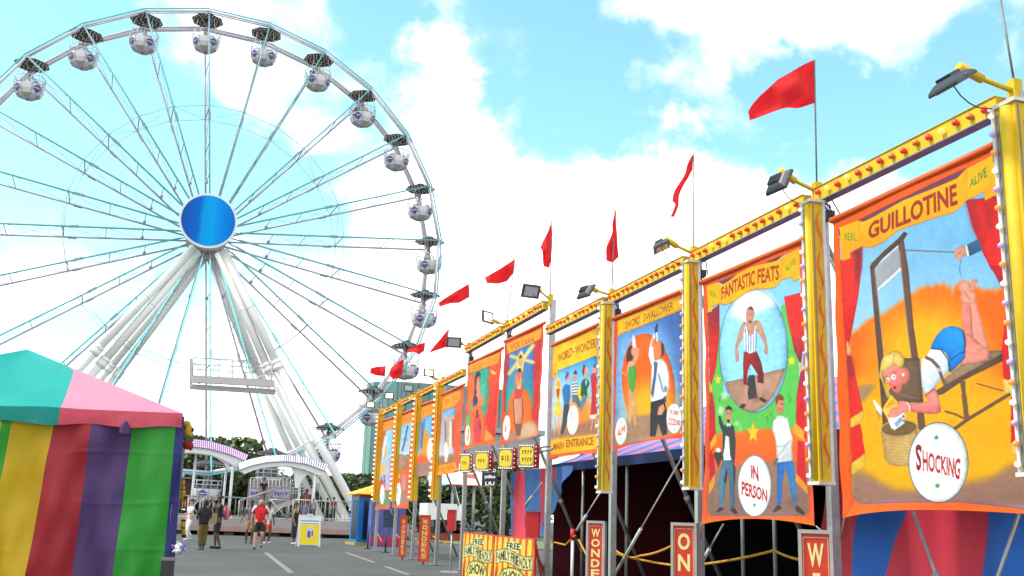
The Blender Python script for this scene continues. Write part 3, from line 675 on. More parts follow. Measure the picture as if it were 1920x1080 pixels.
    def star(s, c, r, col, rot=0., sx=1.):
        return s.poly([(c[0]+sx*(r if i % 2 == 0 else r*.42)*math.sin(i*PI/5+rot), c[1]-(r if i % 2 == 0 else r*.42)*math.cos(i*PI/5+rot)) for i in range(10)], col)
    def text(s, body, TL, TR_, BR, BL, col, off=.02, warp=None):
        v, tr_ = text_geo(body, off); q = []
        for u, t in v:
            if warp: u, t = warp(u, t)
            q.append(tuple((BL[i]*(1-u)+BR[i]*u)*(1-t)+(TL[i]*(1-u)+TR_[i]*u)*t for i in (0, 1)))
        for t in tr_: s.poly([q[i] for i in t], col)
        return s
    def scrib(s, TL, TR_, BR, BL, n, col, seed=1):      # lettering too worn to read: loose upright strokes
        r = random.Random(seed)
        for i in range(n):
            if i == n//2: continue
            u = (i+.15)/n; u2 = (i+.8)/n; f = lambda u, t: tuple((TL[k]*(1-u)+TR_[k]*u)*(1-t)+(BL[k]*(1-u)+BR[k]*u)*t for k in (0, 1))
            d = .22/n; s.poly([f(u, 0), f(u+d, 0), f(u+d, 1), f(u, 1)], col)
            k = r.choice((0, .45, .8)); s.poly([f(u, k), f(u2, k), f(u2, k+.16), f(u, k+.16)], col)
            if r.random() < .6: s.poly([f(u2-d, .05), f(u2, .05), f(u2, .95), f(u2-d, .95)], col)
        return s
    def sample(s, uv):
        a = s.a*(.955+.09*s.nz[..., None]); a = (a+np.roll(a, 1, 0)+np.roll(a, 1, 1)+np.roll(np.roll(a, 1, 0), 1, 1))/4
        x = np.clip((uv[:, 0]-s.x0)*s.S, 0, s.w-1.001); y = np.clip((uv[:, 1]-s.y0)*s.S, 0, s.h-1.001); xi, yi = x.astype(int), y.astype(int); fx, fy = (x-xi)[:, None], (y-yi)[:, None]
        c = a[yi, xi]*(1-fx)*(1-fy)+a[yi, np.minimum(xi+1, s.w-1)]*fx*(1-fy)+a[np.minimum(yi+1, s.h-1), xi]*(1-fx)*fy+a[np.minimum(yi+1, s.h-1), np.minimum(xi+1, s.w-1)]*fx*fy
        c = np.clip(c, 0, 255)/255.; return np.where(c <= .04045, c/12.92, ((c+.055)/1.055)**2.4)
RED, GOLD, SKYB, SKIN, BROWN, DKB = (212, 30, 32), (248, 176, 14), (132, 190, 232), (228, 150, 128), (150, 112, 96), (96, 66, 58)
ORG, PUR, WHT, GRN = (246, 92, 24), (118, 72, 118), (248, 247, 240), (96, 196, 84)
RFC = (150, 38, 46)

def banner_guillotine():
    p = Paint(1555, 262, 1945, 992, ORG)
    p.tile(0, 0, 1); p.poly([(1562, 408), (1872, 264), (1872, 276), (1562, 422)], (196, 34, 26))
    p.poly([(1562, 420), (1874, 275), (1874, 279), (1562, 425)], (214, 66, 30))
    inner = [(1573, 423), (1863, 288), (1874, 380), (1886, 500), (1920, 760), (1934, 945), (1930, 955), (1800, 940), (1712, 941), (1612, 946), (1602, 940), (1597, 925), (1594, 760), (1582, 600)]
    p.poly([(a+(-1.6 if a < 1700 else 1.6), b+1) for a, b in inner], PUR); p.poly(inner, (120, 182, 230), col2=(160, 206, 238), axis=((1700, 400), (1640, 620)))
    # burst of fire
    p.tile(1600, 500, 4.5)
    top = [(-30, 560), (0, 545), (60, 500), (110, 450), (150, 425), (200, 400), (260, 392), (300, 355), (340, 330), (400, 280), (440, 270), (480, 225), (530, 200), (560, 165), (590, 175), (620, 145), (660, 165), (700, 135), (740, 150), (760, 120), (790, 170), (820, 140), (830, 240), (850, 170), (880, 130), (920, 110), (960, 115), (1010, 150), (1060, 165), (1100, 190), (1150, 180), (1200, 190), (1250, 168), (1310, 220)]
    reg = top+[(1340, 600), (1440, 1400), (1440, 2000), (-30, 2000)]
    p.poly(reg, (250, 130, 60), soft=3, alpha=.75)
    m = p.mask([(x, y+22) for x, y in top]+[(1340, 600), (1440, 1400), (1440, 2000), (-30, 2000)], soft=4)
    x0, y0, x1, y1, mm, X, Y = m; cx, cy = p.T((640, 800)); d = np.hypot((X-cx)*.92, (Y-cy)*.9); ang = np.arctan2(Y-cy, X-cx)
    ray_ = .5+.5*np.sin(ang*61+3*np.sin(ang*23)); d = d*(1+.10*(ray_-.5)); t = np.clip((d/p.S-58)/72, 0, 1)[..., None]; low = np.clip((Y-cy)/(70*p.S), 0, 1)[..., None]
    c = np.array((248, 176, 8), np.float32)*(1-t)+np.array((252, 104, 8), np.float32)*t; c = c*(1-low)+np.array((247, 172, 4), np.float32)*low
    mm = mm[..., None]; p.a[y0:y1, x0:x1] = p.a[y0:y1, x0:x1]*(1-mm)+c*mm
    for i in range(len(top)-1):         # licks of flame
        x, y = top[i]; 
        if 0 < x < 1250: p.line([(x, y+70), (640+(x-640)*1.03, y+5)], 9, (252, 150, 70), soft=2, alpha=.6)
    p.tile(1560, 740, 4.5)
    p.poly([(150, 640), (230, 640), (300, 660), (420, 740), (560, 800), (720, 800), (1000, 770), (1150, 730), (1350, 690), (1500, 590), (1750, 560), (1750, 960), (150, 960)], (166, 120, 98), soft=7, col2=(148, 104, 92), axis=((600, 700), (600, 920)))
    p.tile(1560, 640, 6); p.poly([(290, 500), (500, 485), (420, 600), (350, 690), (300, 640)], (170, 130, 96), soft=3)
    # curtains
    p.tile(0, 0, 1)
    p.poly([(1576, 488), (1617, 460), (1616, 500), (1610, 551), (1600, 607), (1588, 667), (1582, 672)], RED, col2=(232, 44, 38), axis=((1578, 600), (1612, 560))); p.poly([(1600, 470), (1617, 462), (1615, 500), (1606, 540)], (150, 40, 50), soft=3)
    p.tile(1560, 640, 6); p.ell((175, 40), 12, 40, (214, 170, 100)); p.ell((185, 110), 20, 50, (214, 170, 100))
    p.poly([(165, 160), (215, 160), (260, 370), (350, 770), (200, 875)], RED, col2=(236, 44, 40), axis=((170, 500), (310, 500))); p.poly([(165, 160), (215, 160), (250, 330), (190, 480)], (140, 40, 60), soft=5)
    p.poly([(200, 872), (350, 772), (360, 860), (300, 930), (205, 985)], (226, 176, 60)); p.poly([(205, 975), (320, 925), (350, 1090), (210, 1090)], RED)
    p.tile(1560, 740, 4.5); p.poly([(155, 290), (238, 258), (280, 490), (165, 585)], (228, 34, 34)); p.poly([(162, 582), (278, 495), (292, 590), (230, 640), (168, 675)], (230, 182, 60))
    for i in range(9): p.line([(170+i*13, 590-i*8), (176+i*13, 660-i*11)], 3, (190, 136, 40), alpha=.6)
    p.tile(1560, 260, 4.5); p.poly([(1128, 520), (1420, 480), (1440, 700), (1475, 1110), (1345, 1110), (1265, 950), (1180, 730)], (200, 28, 34), col2=(226, 34, 34), axis=((1150, 600), (1400, 800)))
    p.poly([(1128, 520), (1200, 500), (1260, 800), (1300, 980), (1180, 730)], (170, 34, 46), soft=5, alpha=.7); p.poly([(1300, 560), (1340, 560), (1350, 800), (1320, 760)], (160, 24, 34), soft=6, alpha=.8); p.line([(1408, 490), (1425, 700), (1460, 1080)], 16, (140, 50, 90), soft=2)
    p.tile(1600, 500, 4.5); p.poly([(1150, -10), (1300, -10), (1345, 300), (1300, 250), (1240, 150)], (190, 28, 40)); p.poly([(1285, 360), (1345, 300), (1440, 1010), (1430, 1060), (1262, 945), (1255, 700)], (220, 28, 34), col2=(150, 40, 80), axis=((1290, 600), (1400, 600)))
    p.ell((1300, 245), 16, 20, (226, 170, 110)); p.ell((1308, 315), 22, 55, (214, 176, 110)); p.poly([(1262, 940), (1425, 1008), (1432, 1110), (1350, 1110), (1275, 1060)], (228, 190, 100))
    p.tile(1560, 740, 4.5); p.poly([(1508, 20), (1620, 40), (1720, 60), (1720, 500), (1620, 470), (1510, 400)], (222, 32, 34)); p.poly([(1508, 400), (1620, 462), (1720, 480), (1720, 600), (1625, 575), (1520, 500)], (224, 182, 90)); p.poly([(1490, -20), (1560, 40), (1610, 52), (1615, -10)], (226, 186, 96))
    # guillotine
    p.tile(0, 0, 1)
    p.poly([(1639, 507), (1684, 464), (1689, 502), (1643, 546)], (168, 168, 176), col2=(150, 150, 160), axis=((1640, 500), (1690, 520))); p.line([(1643, 546), (1689, 504)], 5, (222, 222, 226)); p.line([(1643, 550), (1689, 509)], 2, (150, 170, 190))
    p.line([(1640, 500), (1684, 461)], 2.5, (225, 225, 225))
    p.line([(1697, 469), (1792, 473)], 2.6, (120, 112, 110)); p.line([(1802, 486), (1799, 505), (1801, 516)], 1.6, (100, 110, 120))
    p.poly([(1631, 500), (1639, 498), (1645, 540), (1656, 660), (1662, 760), (1666, 806), (1656, 806), (1648, 700), (1643, 640)], (98, 68, 60)); p.line([(1640, 505), (1657, 665)], 2, (170, 150, 130), alpha=.7)
    p.poly([(1630, 503), (1633, 495), (1660, 468), (1684, 447), (1695, 434), (1702, 438), (1694, 451), (1680, 463), (1655, 485), (1638, 506)], (104, 70, 60))
    p.poly([(1684, 458), (1694, 446), (1704, 510), (1713, 610), (1723, 680), (1731, 760), (1736, 806), (1725, 806), (1718, 760), (1708, 670), (1699, 600), (1690, 510)], (108, 74, 62)); p.line([(1687, 470), (1700, 600), (1709, 670)], 2, (160, 130, 110), alpha=.8)
    # arm and sleeve
    p.tile(1560, 260, 4.5); p.poly([(1030, 960), (1060, 918), (1110, 905), (1140, 925), (1145, 985), (1110, 992), (1075, 1022), (1040, 1002)], (214, 146, 124), smooth=True); p.line([(1050, 975), (1085, 960)], 4, (150, 90, 80)); p.poly([(1126, 905), (1142, 905), (1158, 985), (1142, 990)], (240, 240, 244)); p.poly([(1138, 895), (1232, 845), (1272, 938), (1160, 992)], (44, 78, 118), col2=(60, 100, 140), axis=((1180, 980), (1190, 880)))
    # bench
    p.tile(1600, 500, 4.5); p.poly([(770, 945), (920, 815), (1140, 790), (1150, 708), (1256, 704), (1256, 745), (1150, 800), (760, 1010)], (158, 122, 100)); p.poly([(690, 1050), (770, 1000), (1256, 735), (1256, 800), (925, 962), (760, 1075), (690, 1090)], (110, 76, 62))
    p.poly([(898, 972), (944, 960), (952, 1110), (925, 1110)], (112, 80, 64)); p.line([(1040, 985), (1262, 1048)], 12, (120, 84, 60))
    p.tile(1560, 740, 4.5); p.poly([(1092, -5), (1134, -5), (1158, 190), (1116, 212)], (118, 82, 58)); p.line([(1500, -5), (1150, 205), (1040, 285)], 30, (112, 78, 58)); p.line([(955, 140), (1040, 165), (1125, 205)], 18, (120, 82, 50))
    p.poly([(718, 160), (775, 160), (785, 260), (728, 300)], (110, 76, 60)); p.poly([(425, 0), (470, 0), (475, 240), (440, 260)], (104, 74, 56))
    # lunette board
    p.tile(1560, 640, 6); p.poly([(800, 190), (990, 188), (1032, 682), (860, 690), (600, 680), (590, 560), (640, 560)], (112, 82, 66)); p.line([(760, 600), (940, 640)], 7, (150, 130, 112)); p.line([(985, 190), (1028, 680)], 9, (150, 120, 100), alpha=.8)
    # the woman
    p.poly([(1010, 195), (1060, 170), (1110, 85), (1170, 70), (1240, 100), (1300, 160), (1322, 240), (1312, 330), (1262, 410), (1200, 450), (1150, 535), (1050, 605), (1012, 505), (1000, 320)], (232, 234, 242), col2=(196, 204, 224), axis=((1080, 250), (1260, 420)))
    p.tile(1600, 500, 4.5)
    p.poly([(930, 545), (1010, 605), (1060, 650), (1110, 610), (1145, 700), (1148, 760), (1110, 795), (920, 820), (900, 800), (940, 730)], (232, 136, 122), smooth=True)
    p.poly([(918, 290), (985, 300), (1000, 450), (1002, 600), (925, 552), (912, 420)], (222, 128, 114)); p.poly([(985, 300), (1035, 298), (1082, 470), (1140, 680), (1100, 690), (1070, 660), (1005, 590), (995, 450)], (238, 146, 130)); p.line([(985, 330), (995, 480), (1005, 600), (1075, 662)], 5, (150, 80, 74))
    p.poly([(885, 180), (905, 135), (940, 125), (975, 150), (995, 200), (1030, 230), (1026, 290), (985, 310), (925, 300), (900, 262), (912, 220)], (230, 150, 130), smooth=True); p.poly([(980, 190), (1005, 115), (1050, 112), (1030, 160), (1018, 205), (1000, 215)], (214, 130, 116), smooth=True); p.line([(930, 200), (985, 280)], 5, (160, 90, 80))
    blu = [(658, 690), (690, 600), (750, 530), (815, 503), (880, 510), (925, 540), (948, 620), (938, 720), (945, 760), (910, 805), (812, 892), (806, 775), (750, 705)]
    p.poly(blu, (20, 72, 140), smooth=True); p.poly([(x*.985+12, y*.985+9) for x, y in blu], (18, 116, 212), smooth=True, col2=(40, 150, 232), axis=((700, 700), (860, 560))); p.line([(820, 790), (900, 730), (940, 720)], 9, (16, 60, 130)); p.line([(925, 540), (948, 640), (935, 730)], 9, (40, 30, 70))
    p.line([(655, 690), (740, 700), (800, 780), (812, 890)], 9, (30, 40, 80)); p.line([(612, 765), (665, 790), (720, 850), (745, 930), (775, 1000)], 28, (116, 90, 74)); p.line([(715, 860), (735, 880)], 22, (190, 180, 160)); p.line([(640, 920), (690, 990), (700, 1020)], 4, (150, 150, 170))
    p.tile(1560, 640, 6)
    p.poly([(1048, 612), (1150, 535), (1198, 620), (1222, 740), (1210, 802), (1100, 818), (980, 800), (878, 782), (878, 700), (1030, 685), (1085, 655)], (236, 134, 124), smooth=True, col2=(214, 104, 104), axis=((1000, 690), (1000, 815))); p.line([(1046, 610), (1155, 528)], 14, (204, 46, 66))
    # book and hands
    p.poly([(455, 655), (480, 660), (565, 760), (560, 850), (500, 770)], (236, 232, 226)); p.poly([(665, 598), (745, 690), (575, 790), (565, 765)], (248, 190, 46)); p.line([(610, 740), (700, 650)], 16, (232, 120, 30), alpha=.8); p.line([(640, 720), (710, 680)], 10, (200, 90, 40), alpha=.7)
    p.poly([(565, 768), (745, 690), (760, 760), (640, 830), (700, 960), (680, 980)], (248, 196, 70)); p.poly([(640, 850), (820, 790), (832, 850), (715, 1004), (690, 985)], (240, 240, 244)); p.poly([(700, 900), (780, 845), (790, 880), (720, 960)], (130, 170, 214)); p.ell((803, 845), 13, 16, (200, 30, 40)); p.line([(700, 975), (718, 960)], 10, (60, 80, 130))
    p.poly([(745, 680), (800, 668), (865, 690), (872, 770), (800, 800), (720, 855), (650, 855), (625, 830), (690, 780), (640, 800), (690, 745), (745, 735)], (238, 140, 128), smooth=True); p.line([(650, 830), (740, 790)], 4, (170, 80, 80)); p.line([(660, 795), (745, 760)], 4, (170, 80, 80)); p.line([(845, 688), (872, 730), (872, 782)], 13, (250, 236, 224))
    p.line([(500, 790), (530, 830), (520, 880)], 14, (196, 110, 80))
    # face
    p.poly([(560, 340), (620, 290), (700, 250), (780, 290), (850, 305), (868, 400), (845, 470), (790, 495), (782, 560), (735, 592), (690, 562), (640, 480), (590, 420)], (236, 136, 124), smooth=True, col2=(214, 104, 100), axis=((640, 380), (830, 480))); p.poly([(800, 320), (866, 330), (860, 420), (800, 480), (780, 400)], (222, 116, 96), soft=3)
    p.ell((660, 480), 30, 24, (232, 110, 108), soft=3, alpha=.7); p.poly([(540, 330), (560, 210), (610, 150), (690, 112), (765, 128), (810, 190), (805, 262), (770, 300), (735, 285), (690, 255), (650, 300), (600, 320), (560, 350), (580, 430), (600, 500), (655, 600), (625, 632), (590, 540), (560, 440), (530, 400)], (232, 190, 92), smooth=True)
    p.poly([(600, 200), (660, 150), (690, 180), (640, 250), (590, 280)], (248, 216, 130), soft=2, alpha=.8); p.line([(700, 130), (690, 200), (690, 255)], 6, (180, 136, 50)); p.line([(620, 150), (700, 108), (770, 125), (812, 190)], 4, (110, 80, 40)); p.ell((515, 355), 16, 26, (206, 166, 80))
    p.ell((692, 402), 24, 29, (252, 252, 252), rot=.3); p.ell((632, 430), 17, 24, (252, 252, 252)); p.ell((697, 400), 8, 10, (30, 30, 40)); p.ell((630, 436), 7, 9, (30, 30, 40)); p.line([(655, 365), (690, 340), (725, 365)], 6, (120, 76, 40)); p.line([(605, 395), (635, 392)], 6, (120, 76, 40)); p.line([(655, 470), (675, 492), (690, 482)], 4, (170, 80, 76)); p.ell((705, 520), 18, 22, (204, 24, 36)); p.ell((705, 520), 9, 9, (120, 10, 20)); p.ell((801, 376), 13, 18, (250, 248, 246))
    # basket
    p.tile(1560, 740, 4.5); p.poly([(408, 300), (720, 300), (700, 560), (690, 600), (560, 605), (485, 592), (445, 540)], (190, 146, 84), smooth=False, col2=(206, 164, 100), axis=((430, 420), (600, 420)))
    for i in range(9): p.line([(420+i*4, 350+i*27), (700, 372+i*26)], 4, (160, 120, 62), alpha=.5)
    p.ell((565, 285), 158, 74, (200, 160, 96), rot=-.08); p.ell((565, 283), 146, 62, (122, 90, 56), rot=-.08); p.poly([(470, 205), (585, 215), (620, 235), (530, 300), (500, 285)], (240, 238, 240)); p.poly([(520, 240), (570, 205), (590, 225), (545, 275)], (140, 176, 214))
    p.tile(0, 0, 1); p.poly([(1560, 915), (1590, 915), (1598, 932), (1612, 944), (1660, 943), (1712, 941), (1800, 941), (1880, 949), (1960, 958), (1960, 1010), (1555, 1010)], ORG, col2=(252, 110, 30), axis=((1700, 940), (1700, 962))); p.line([(1596, 928), (1612, 944), (1660, 943), (1712, 941), (1800, 941), (1880, 949), (1950, 957)], 2, (112, 84, 140))
    p.poly([(1563, 430), (1573, 424), (1582, 600), (1594, 760), (1597, 930), (1600, 945), (1575, 985), (1555, 985)], ORG); p.tile(1560, 740, 4.5)
    # oval
    p.ell((898, 572), 254, 342, (96, 96, 132), n=60); p.ell((898, 572), 247, 334, WHT, n=60); p.star((880, 362), 30, (56, 140, 62), .1); p.star((890, 768), 32, (56, 140, 62), .05)
    wp = lambda u, t: (u, (t*(1-.16*math.sin(PI*u))+.08*math.sin(PI*u)))
    p.text('S', (700, 412), (760, 425), (752, 645), (712, 640), (150, 24, 44), .035); p.poly([(752, 470), (1090, 560), (1090, 600), (752, 520)], WHT, alpha=0)
    p.text('HOCKING', (762, 462), (1086, 538), (1076, 722), (768, 648), (186, 28, 50), .028, wp)
    # scroll
    p.tile(1560, 260, 4.5); p.poly([(0, 706), (1390, 62), (1390, 150), (1362, 136), (1135, 262), (1060, 338), (900, 410), (600, 530), (400, 640), (255, 712), (215, 696), (58, 760), (0, 770)], ORG); p.poly([(215, 688), (500, 545), (820, 390), (1140, 240), (1060, 330), (900, 405), (600, 525), (400, 640), (270, 700)], (122, 60, 84))
    scr = [(58, 752), (215, 690), (255, 705), (330, 672), (400, 632), (600, 522), (900, 402), (1060, 332), (1135, 256), (1362, 136), (1398, 466), (1290, 522), (1280, 448), (1130, 522), (1100, 562), (1030, 622), (880, 662), (560, 772), (430, 872), (350, 912), (285, 916), (250, 908), (150, 962), (157, 1008), (84, 1032)]
    p.poly([(a, b+5) for a, b in scr], (150, 90, 60)); p.poly(scr, (248, 178, 12), col2=(244, 160, 14), axis=((200, 700), (260, 900)))
    p.line([(222, 700), (250, 905)], 7, (206, 132, 14), soft=2); p.line([(1132, 262), (1130, 520)], 8, (206, 132, 14), soft=2); p.line([(1095, 320), (1100, 545)], 14, (214, 140, 14), soft=4, alpha=.5); p.line([(1360, 140), (1365, 200)], 8, (90, 60, 80)); p.line([(58, 760), (66, 815)], 10, (90, 60, 80)); p.line([(1282, 452), (1340, 440), (1350, 300)], 5, (214, 140, 20), alpha=.7)
    wg = lambda u, t: (u, t+.16*math.sin(PI*u)*(.4-.1*u))
    p.text('GUILLOTINE', (308, 718), (1050, 372), (1060, 556), (305, 856), (166, 50, 34), .034, wg)
    p.text('ALIVE', (1160, 352), (1305, 232), (1310, 318), (1160, 424), (70, 136, 30), .02); p.text('REAL', (105, 798), (205, 788), (212, 866), (108, 856), (110, 150, 40), .02)
    return p

def banner_feats():
    p = Paint(1303, 442, 1542, 1000, (244, 92, 40))
    p.tile(1310, 440, 6.545); p.poly([(20, 548), (1280, 22), (1280, 100), (20, 612)], (212, 50, 40)); p.line([(20, 600), (1280, 90)], 14, (180, 34, 28))
    p.tile(1310, 560, 4.909); inner = [(70, -230), (900, -470), (960, 0), (990, 500), (1010, 1000), (1040, 1950), (1020, 1980), (100, 1980), (85, 1950), (110, 700), (90, 300)]
    p.tile(0, 0, 1); inner = [(1327, 538), (1497, 467), (1503, 560), (1507, 700), (1511, 800), (1517, 966), (1512, 969), (1330, 966), (1326, 962), (1331, 800), (1329, 690), (1327, 600)]
    p.poly([(a+(-1.2 if a < 1400 else 1.2), b) for a, b in inner], (140, 80, 110)); p.poly(inner, (140, 204, 248))
    # green then orange then brown
    p.tile(1310, 560, 4.909); p.poly([(150, 260), (200, 250), (230, 900), (700, 900), (760, 60), (800, 60), (920, 560), (960, 2200), (60, 2200), (100, 780)], GRN)
    p.tile(1310, 730, 4.074); p.poly([(75, 420), (130, 340), (280, 325), (480, 300), (640, 310), (760, 290), (850, 400), (850, 640), (60, 640)], (252, 112, 28), soft=3, col2=(250, 96, 40), axis=((400, 330), (400, 560))); p.poly([(60, 600), (270, 585), (640, 545), (850, 570), (860, 1000), (50, 1000)], (160, 116, 96), soft=4, col2=(138, 100, 92), axis=((400, 620), (400, 960)))
    # curtains
    p.tile(1310, 560, 4.909); p.poly([(84, 130), (192, 50), (192, 330), (160, 640), (118, 790), (100, 760)], (222, 40, 38), col2=(150, 40, 54), axis=((130, 400), (180, 150))); p.poly([(100, 860), (125, 850), (150, 1000), (160, 1250), (120, 1440), (100, 1430)], (200, 40, 50)); p.ell((112, 825), 9, 42, GOLD)
    p.poly([(785, -20), (960, -60), (972, 400), (940, 610), (880, 480), (820, 200)], (232, 44, 40), col2=(150, 50, 70), axis=((880, 300), (930, 560))); p.poly([(935, 680), (970, 640), (1020, 1300), (890, 1260), (900, 900)], (224, 36, 44), col2=(160, 40, 80), axis=((980, 900), (900, 700))); p.ell((935, 632), 10, 50, GOLD)
    p.tile(1310, 730, 4.074); p.poly([(740, 200), (790, 60), (812, 300), (800, 395)], (216, 34, 44)); p.poly([(730, 250), (806, 320), (804, 396), (718, 330)], (236, 160, 44)); p.poly([(755, 390), (806, 400), (826, 745), (748, 640)], (214, 34, 44)); p.poly([(746, 640), (828, 740), (832, 805), (738, 700)], (232, 152, 44))
    p.poly([(72, 300), (128, 300), (132, 350), (95, 400)], (214, 30, 44)); p.poly([(130, 340), (138, 395), (90, 470), (86, 410)], (238, 164, 44)); p.poly([(78, 490), (120, 500), (125, 640), (84, 720)], (204, 30, 44)); p.poly([(124, 645), (122, 730), (76, 806), (80, 720)], (232, 152, 44))
    # big oval with the strongman
    p.tile(1310, 560, 4.909); p.ell((505, 480), 318, 572, (70, 90, 150), n=60); p.ell((505, 480), 313, 566, (150, 214, 250), n=60)
    p.poly([(250, 250), (300, 160), (380, 170), (420, 250), (520, 140), (640, 90), (720, 70), (690, 10), (620, -60), (505, -82), (400, -50), (310, 80)], (252, 252, 252), soft=6); p.poly([(260, 270), (420, 280), (600, 160), (760, 150), (790, 330), (700, 480), (300, 520)], (150, 212, 250), soft=12, alpha=.5)
    p.poly([(243, 765), (420, 735), (600, 685), (797, 638), (760, 760), (690, 900), (600, 1000), (505, 1046), (420, 1030), (330, 950), (270, 850)], (176, 128, 108), col2=(196, 146, 124), axis=((300, 800), (700, 800)))
    p.poly([(440, 800), (460, 705), (512, 700), (540, 915), (460, 928)], (62, 58, 62)); p.line([(475, 640), (473, 700)], 6, (90, 110, 140)); p.poly([(470, 930), (640, 835), (600, 920), (520, 960)], (130, 90, 76), soft=4, alpha=.7)
    sk = (206, 146, 120); p.poly([(425, 215), (390, 250), (345, 400), (335, 500), (345, 575), (365, 575), (370, 500), (360, 450), (400, 370), (430, 320)], sk, smooth=True); p.poly([(520, 200), (565, 215), (600, 300), (628, 400), (638, 490), (620, 515), (602, 490), (605, 430), (560, 330), (530, 300)], sk, smooth=True)
    p.poly([(420, 800), (460, 800), (440, 960), (415, 980)], sk); p.poly([(540, 770), (580, 770), (585, 900), (560, 910)], sk); p.poly([(372, 1000), (400, 965), (442, 975), (410, 1012)], (70, 46, 44)); p.poly([(555, 930), (570, 905), (632, 935), (610, 960)], (70, 46, 44))
    p.poly([(415, 490), (530, 475), (575, 580), (600, 700), (595, 780), (540, 770), (545, 700), (480, 600), (455, 660), (440, 790), (412, 790), (408, 600)], (158, 36, 40), col2=(120, 30, 40), axis=((420, 600), (600, 700)))
    p.poly([(432, 220), (460, 300), (500, 300), (525, 220), (545, 300), (530, 400), (530, 485), (470, 505), (425, 480), (410, 330)], (246, 246, 250))
    for i in range(5): p.line([(432+i*24, 280+(12 if i in (1, 2, 3) else 0)), (438+i*22, 490)], 9, (84, 112, 178))
    p.poly([(440, 215), (525, 205), (508, 315), (480, 340), (462, 310)], (206, 140, 114)); p.poly([(436, 140), (445, 95), (480, 70), (505, 95), (512, 160), (495, 205), (470, 235), (440, 210)], (204, 140, 116), smooth=True); p.poly([(443, 100), (478, 68), (505, 92), (500, 105), (470, 95)], (90, 64, 54)); p.line([(445, 150), (470, 148)], 5, (110, 60, 50)); p.line([(480, 145), (500, 142)], 5, (110, 60, 50)); p.ell((472, 212), 12, 12, (140, 60, 54)); p.line([(430, 215), (462, 330), (480, 345)], 5, (140, 80, 110)); p.line([(528, 205), (540, 300)], 5, (140, 80, 110))
    p.star((178, 745), 48, (250, 214, 40), 0, .7); p.star((857, 572), 56, (250, 214, 40), 0, .8)
    p.tile(1310, 730, 4.074); p.star((417, 328), 92, (250, 200, 40), 0, .6)
    # the conjurer
    for c in ((170, 160, 22, 34), (195, 50, 24, 30), (292, 262, 16, 14), (318, 300, 7, 20)): p.ell(c[:2], c[2], c[3], (206, 232, 190), soft=2, alpha=.8)
    p.line([(165, 50), (158, 100)], 5, (60, 100, 60)); p.poly([(150, 205), (165, 200), (200, 300), (180, 310)], (62, 56, 62)); p.poly([(185, 280), (225, 262), (270, 280), (284, 400), (275, 560), (250, 600), (205, 580), (178, 540), (182, 400)], (66, 62, 68)); p.poly([(150, 205), (158, 225), (205, 330), (185, 340), (155, 260)], (66, 62, 68)); p.poly([(205, 350), (232, 365), (240, 500), (252, 540), (222, 545), (190, 540), (188, 500), (200, 430)], (240, 240, 246))
    p.poly([(140, 470), (170, 445), (180, 520), (150, 600), (112, 490)], (66, 56, 54)); p.ell((150, 465), 20, 17, (230, 226, 220)); p.poly([(180, 540), (265, 545), (276, 700), (275, 900), (245, 905), (235, 720), (222, 620), (210, 700), (188, 900), (160, 900), (150, 720)], (82, 122, 146), col2=(70, 104, 130), axis=((160, 700), (270, 700))); p.poly([(210, 600), (222, 640), (212, 720), (190, 710)], (60, 54, 60)); p.poly([(262, 560), (284, 600), (278, 730), (268, 700)], (60, 54, 60))
    p.poly([(130, 938), (160, 900), (192, 905), (180, 925), (140, 942)], (62, 50, 50)); p.poly([(243, 910), (275, 905), (300, 945), (280, 955), (250, 935)], (62, 50, 50))
    p.poly([(202, 190), (208, 140), (230, 125), (252, 145), (252, 210), (240, 250), (222, 258), (205, 230)], (206, 140, 112), smooth=True); p.poly([(203, 175), (208, 135), (232, 123), (256, 142), (254, 180), (245, 155), (215, 155)], (60, 44, 42)); p.poly([(212, 235), (228, 228), (242, 238), (228, 262)], (70, 50, 46)); p.line([(212, 185), (224, 185)], 4, (60, 40, 40)); p.line([(234, 185), (246, 185)], 4, (60, 40, 40)); p.poly([(212, 262), (245, 262), (238, 290), (228, 275), (215, 288)], (240, 240, 240))
    # the man in a straitjacket
    p.poly([(570, 240), (610, 215), (680, 215), (694, 290), (718, 370), (712, 460), (722, 545), (680, 580), (600, 560), (590, 400), (562, 300)], (238, 238, 240), smooth=False, col2=(206, 206, 212), axis=((600, 300), (700, 520)))
    p.line([(575, 330), (620, 352), (700, 350)], 5, (150, 150, 160)); p.line([(600, 440), (660, 430), (710, 380)], 5, (150, 150, 160)); p.line([(605, 515), (690, 400)], 8, (170, 170, 178)); p.poly([(580, 300), (630, 268), (690, 310), (716, 390), (640, 370), (590, 350)], (248, 248, 248), soft=1)
    p.line([(575, 575), (600, 530)], 22, (110, 96, 96)); p.poly([(600, 560), (720, 545), (732, 640), (756, 880), (725, 890), (690, 700), (662, 590), (640, 700), (630, 880), (600, 885), (598, 720)], (34, 100, 180), col2=(60, 130, 200), axis=((600, 700), (740, 700))); p.poly([(564, 935), (600, 885), (632, 895), (628, 915), (575, 942)], (72, 52, 46)); p.poly([(733, 905), (758, 885), (812, 945), (800, 962), (745, 930)], (72, 52, 46)); p.poly([(640, 870), (760, 800), (740, 870), (690, 885)], (120, 84, 74), soft=3, alpha=.6)
    p.poly([(590, 120), (592, 60), (620, 38), (648, 60), (650, 130), (640, 180), (612, 190), (595, 160)], (214, 130, 104), smooth=True); p.poly([(586, 120), (588, 55), (622, 34), (650, 62), (648, 85), (610, 80), (596, 110)], (132, 62, 40)); p.line([(622, 110), (648, 112)], 5, (100, 50, 40)); p.line([(605, 150), (640, 152)], 4, (150, 60, 50)); p.ell((622, 215), 30, 12, (226, 222, 226))
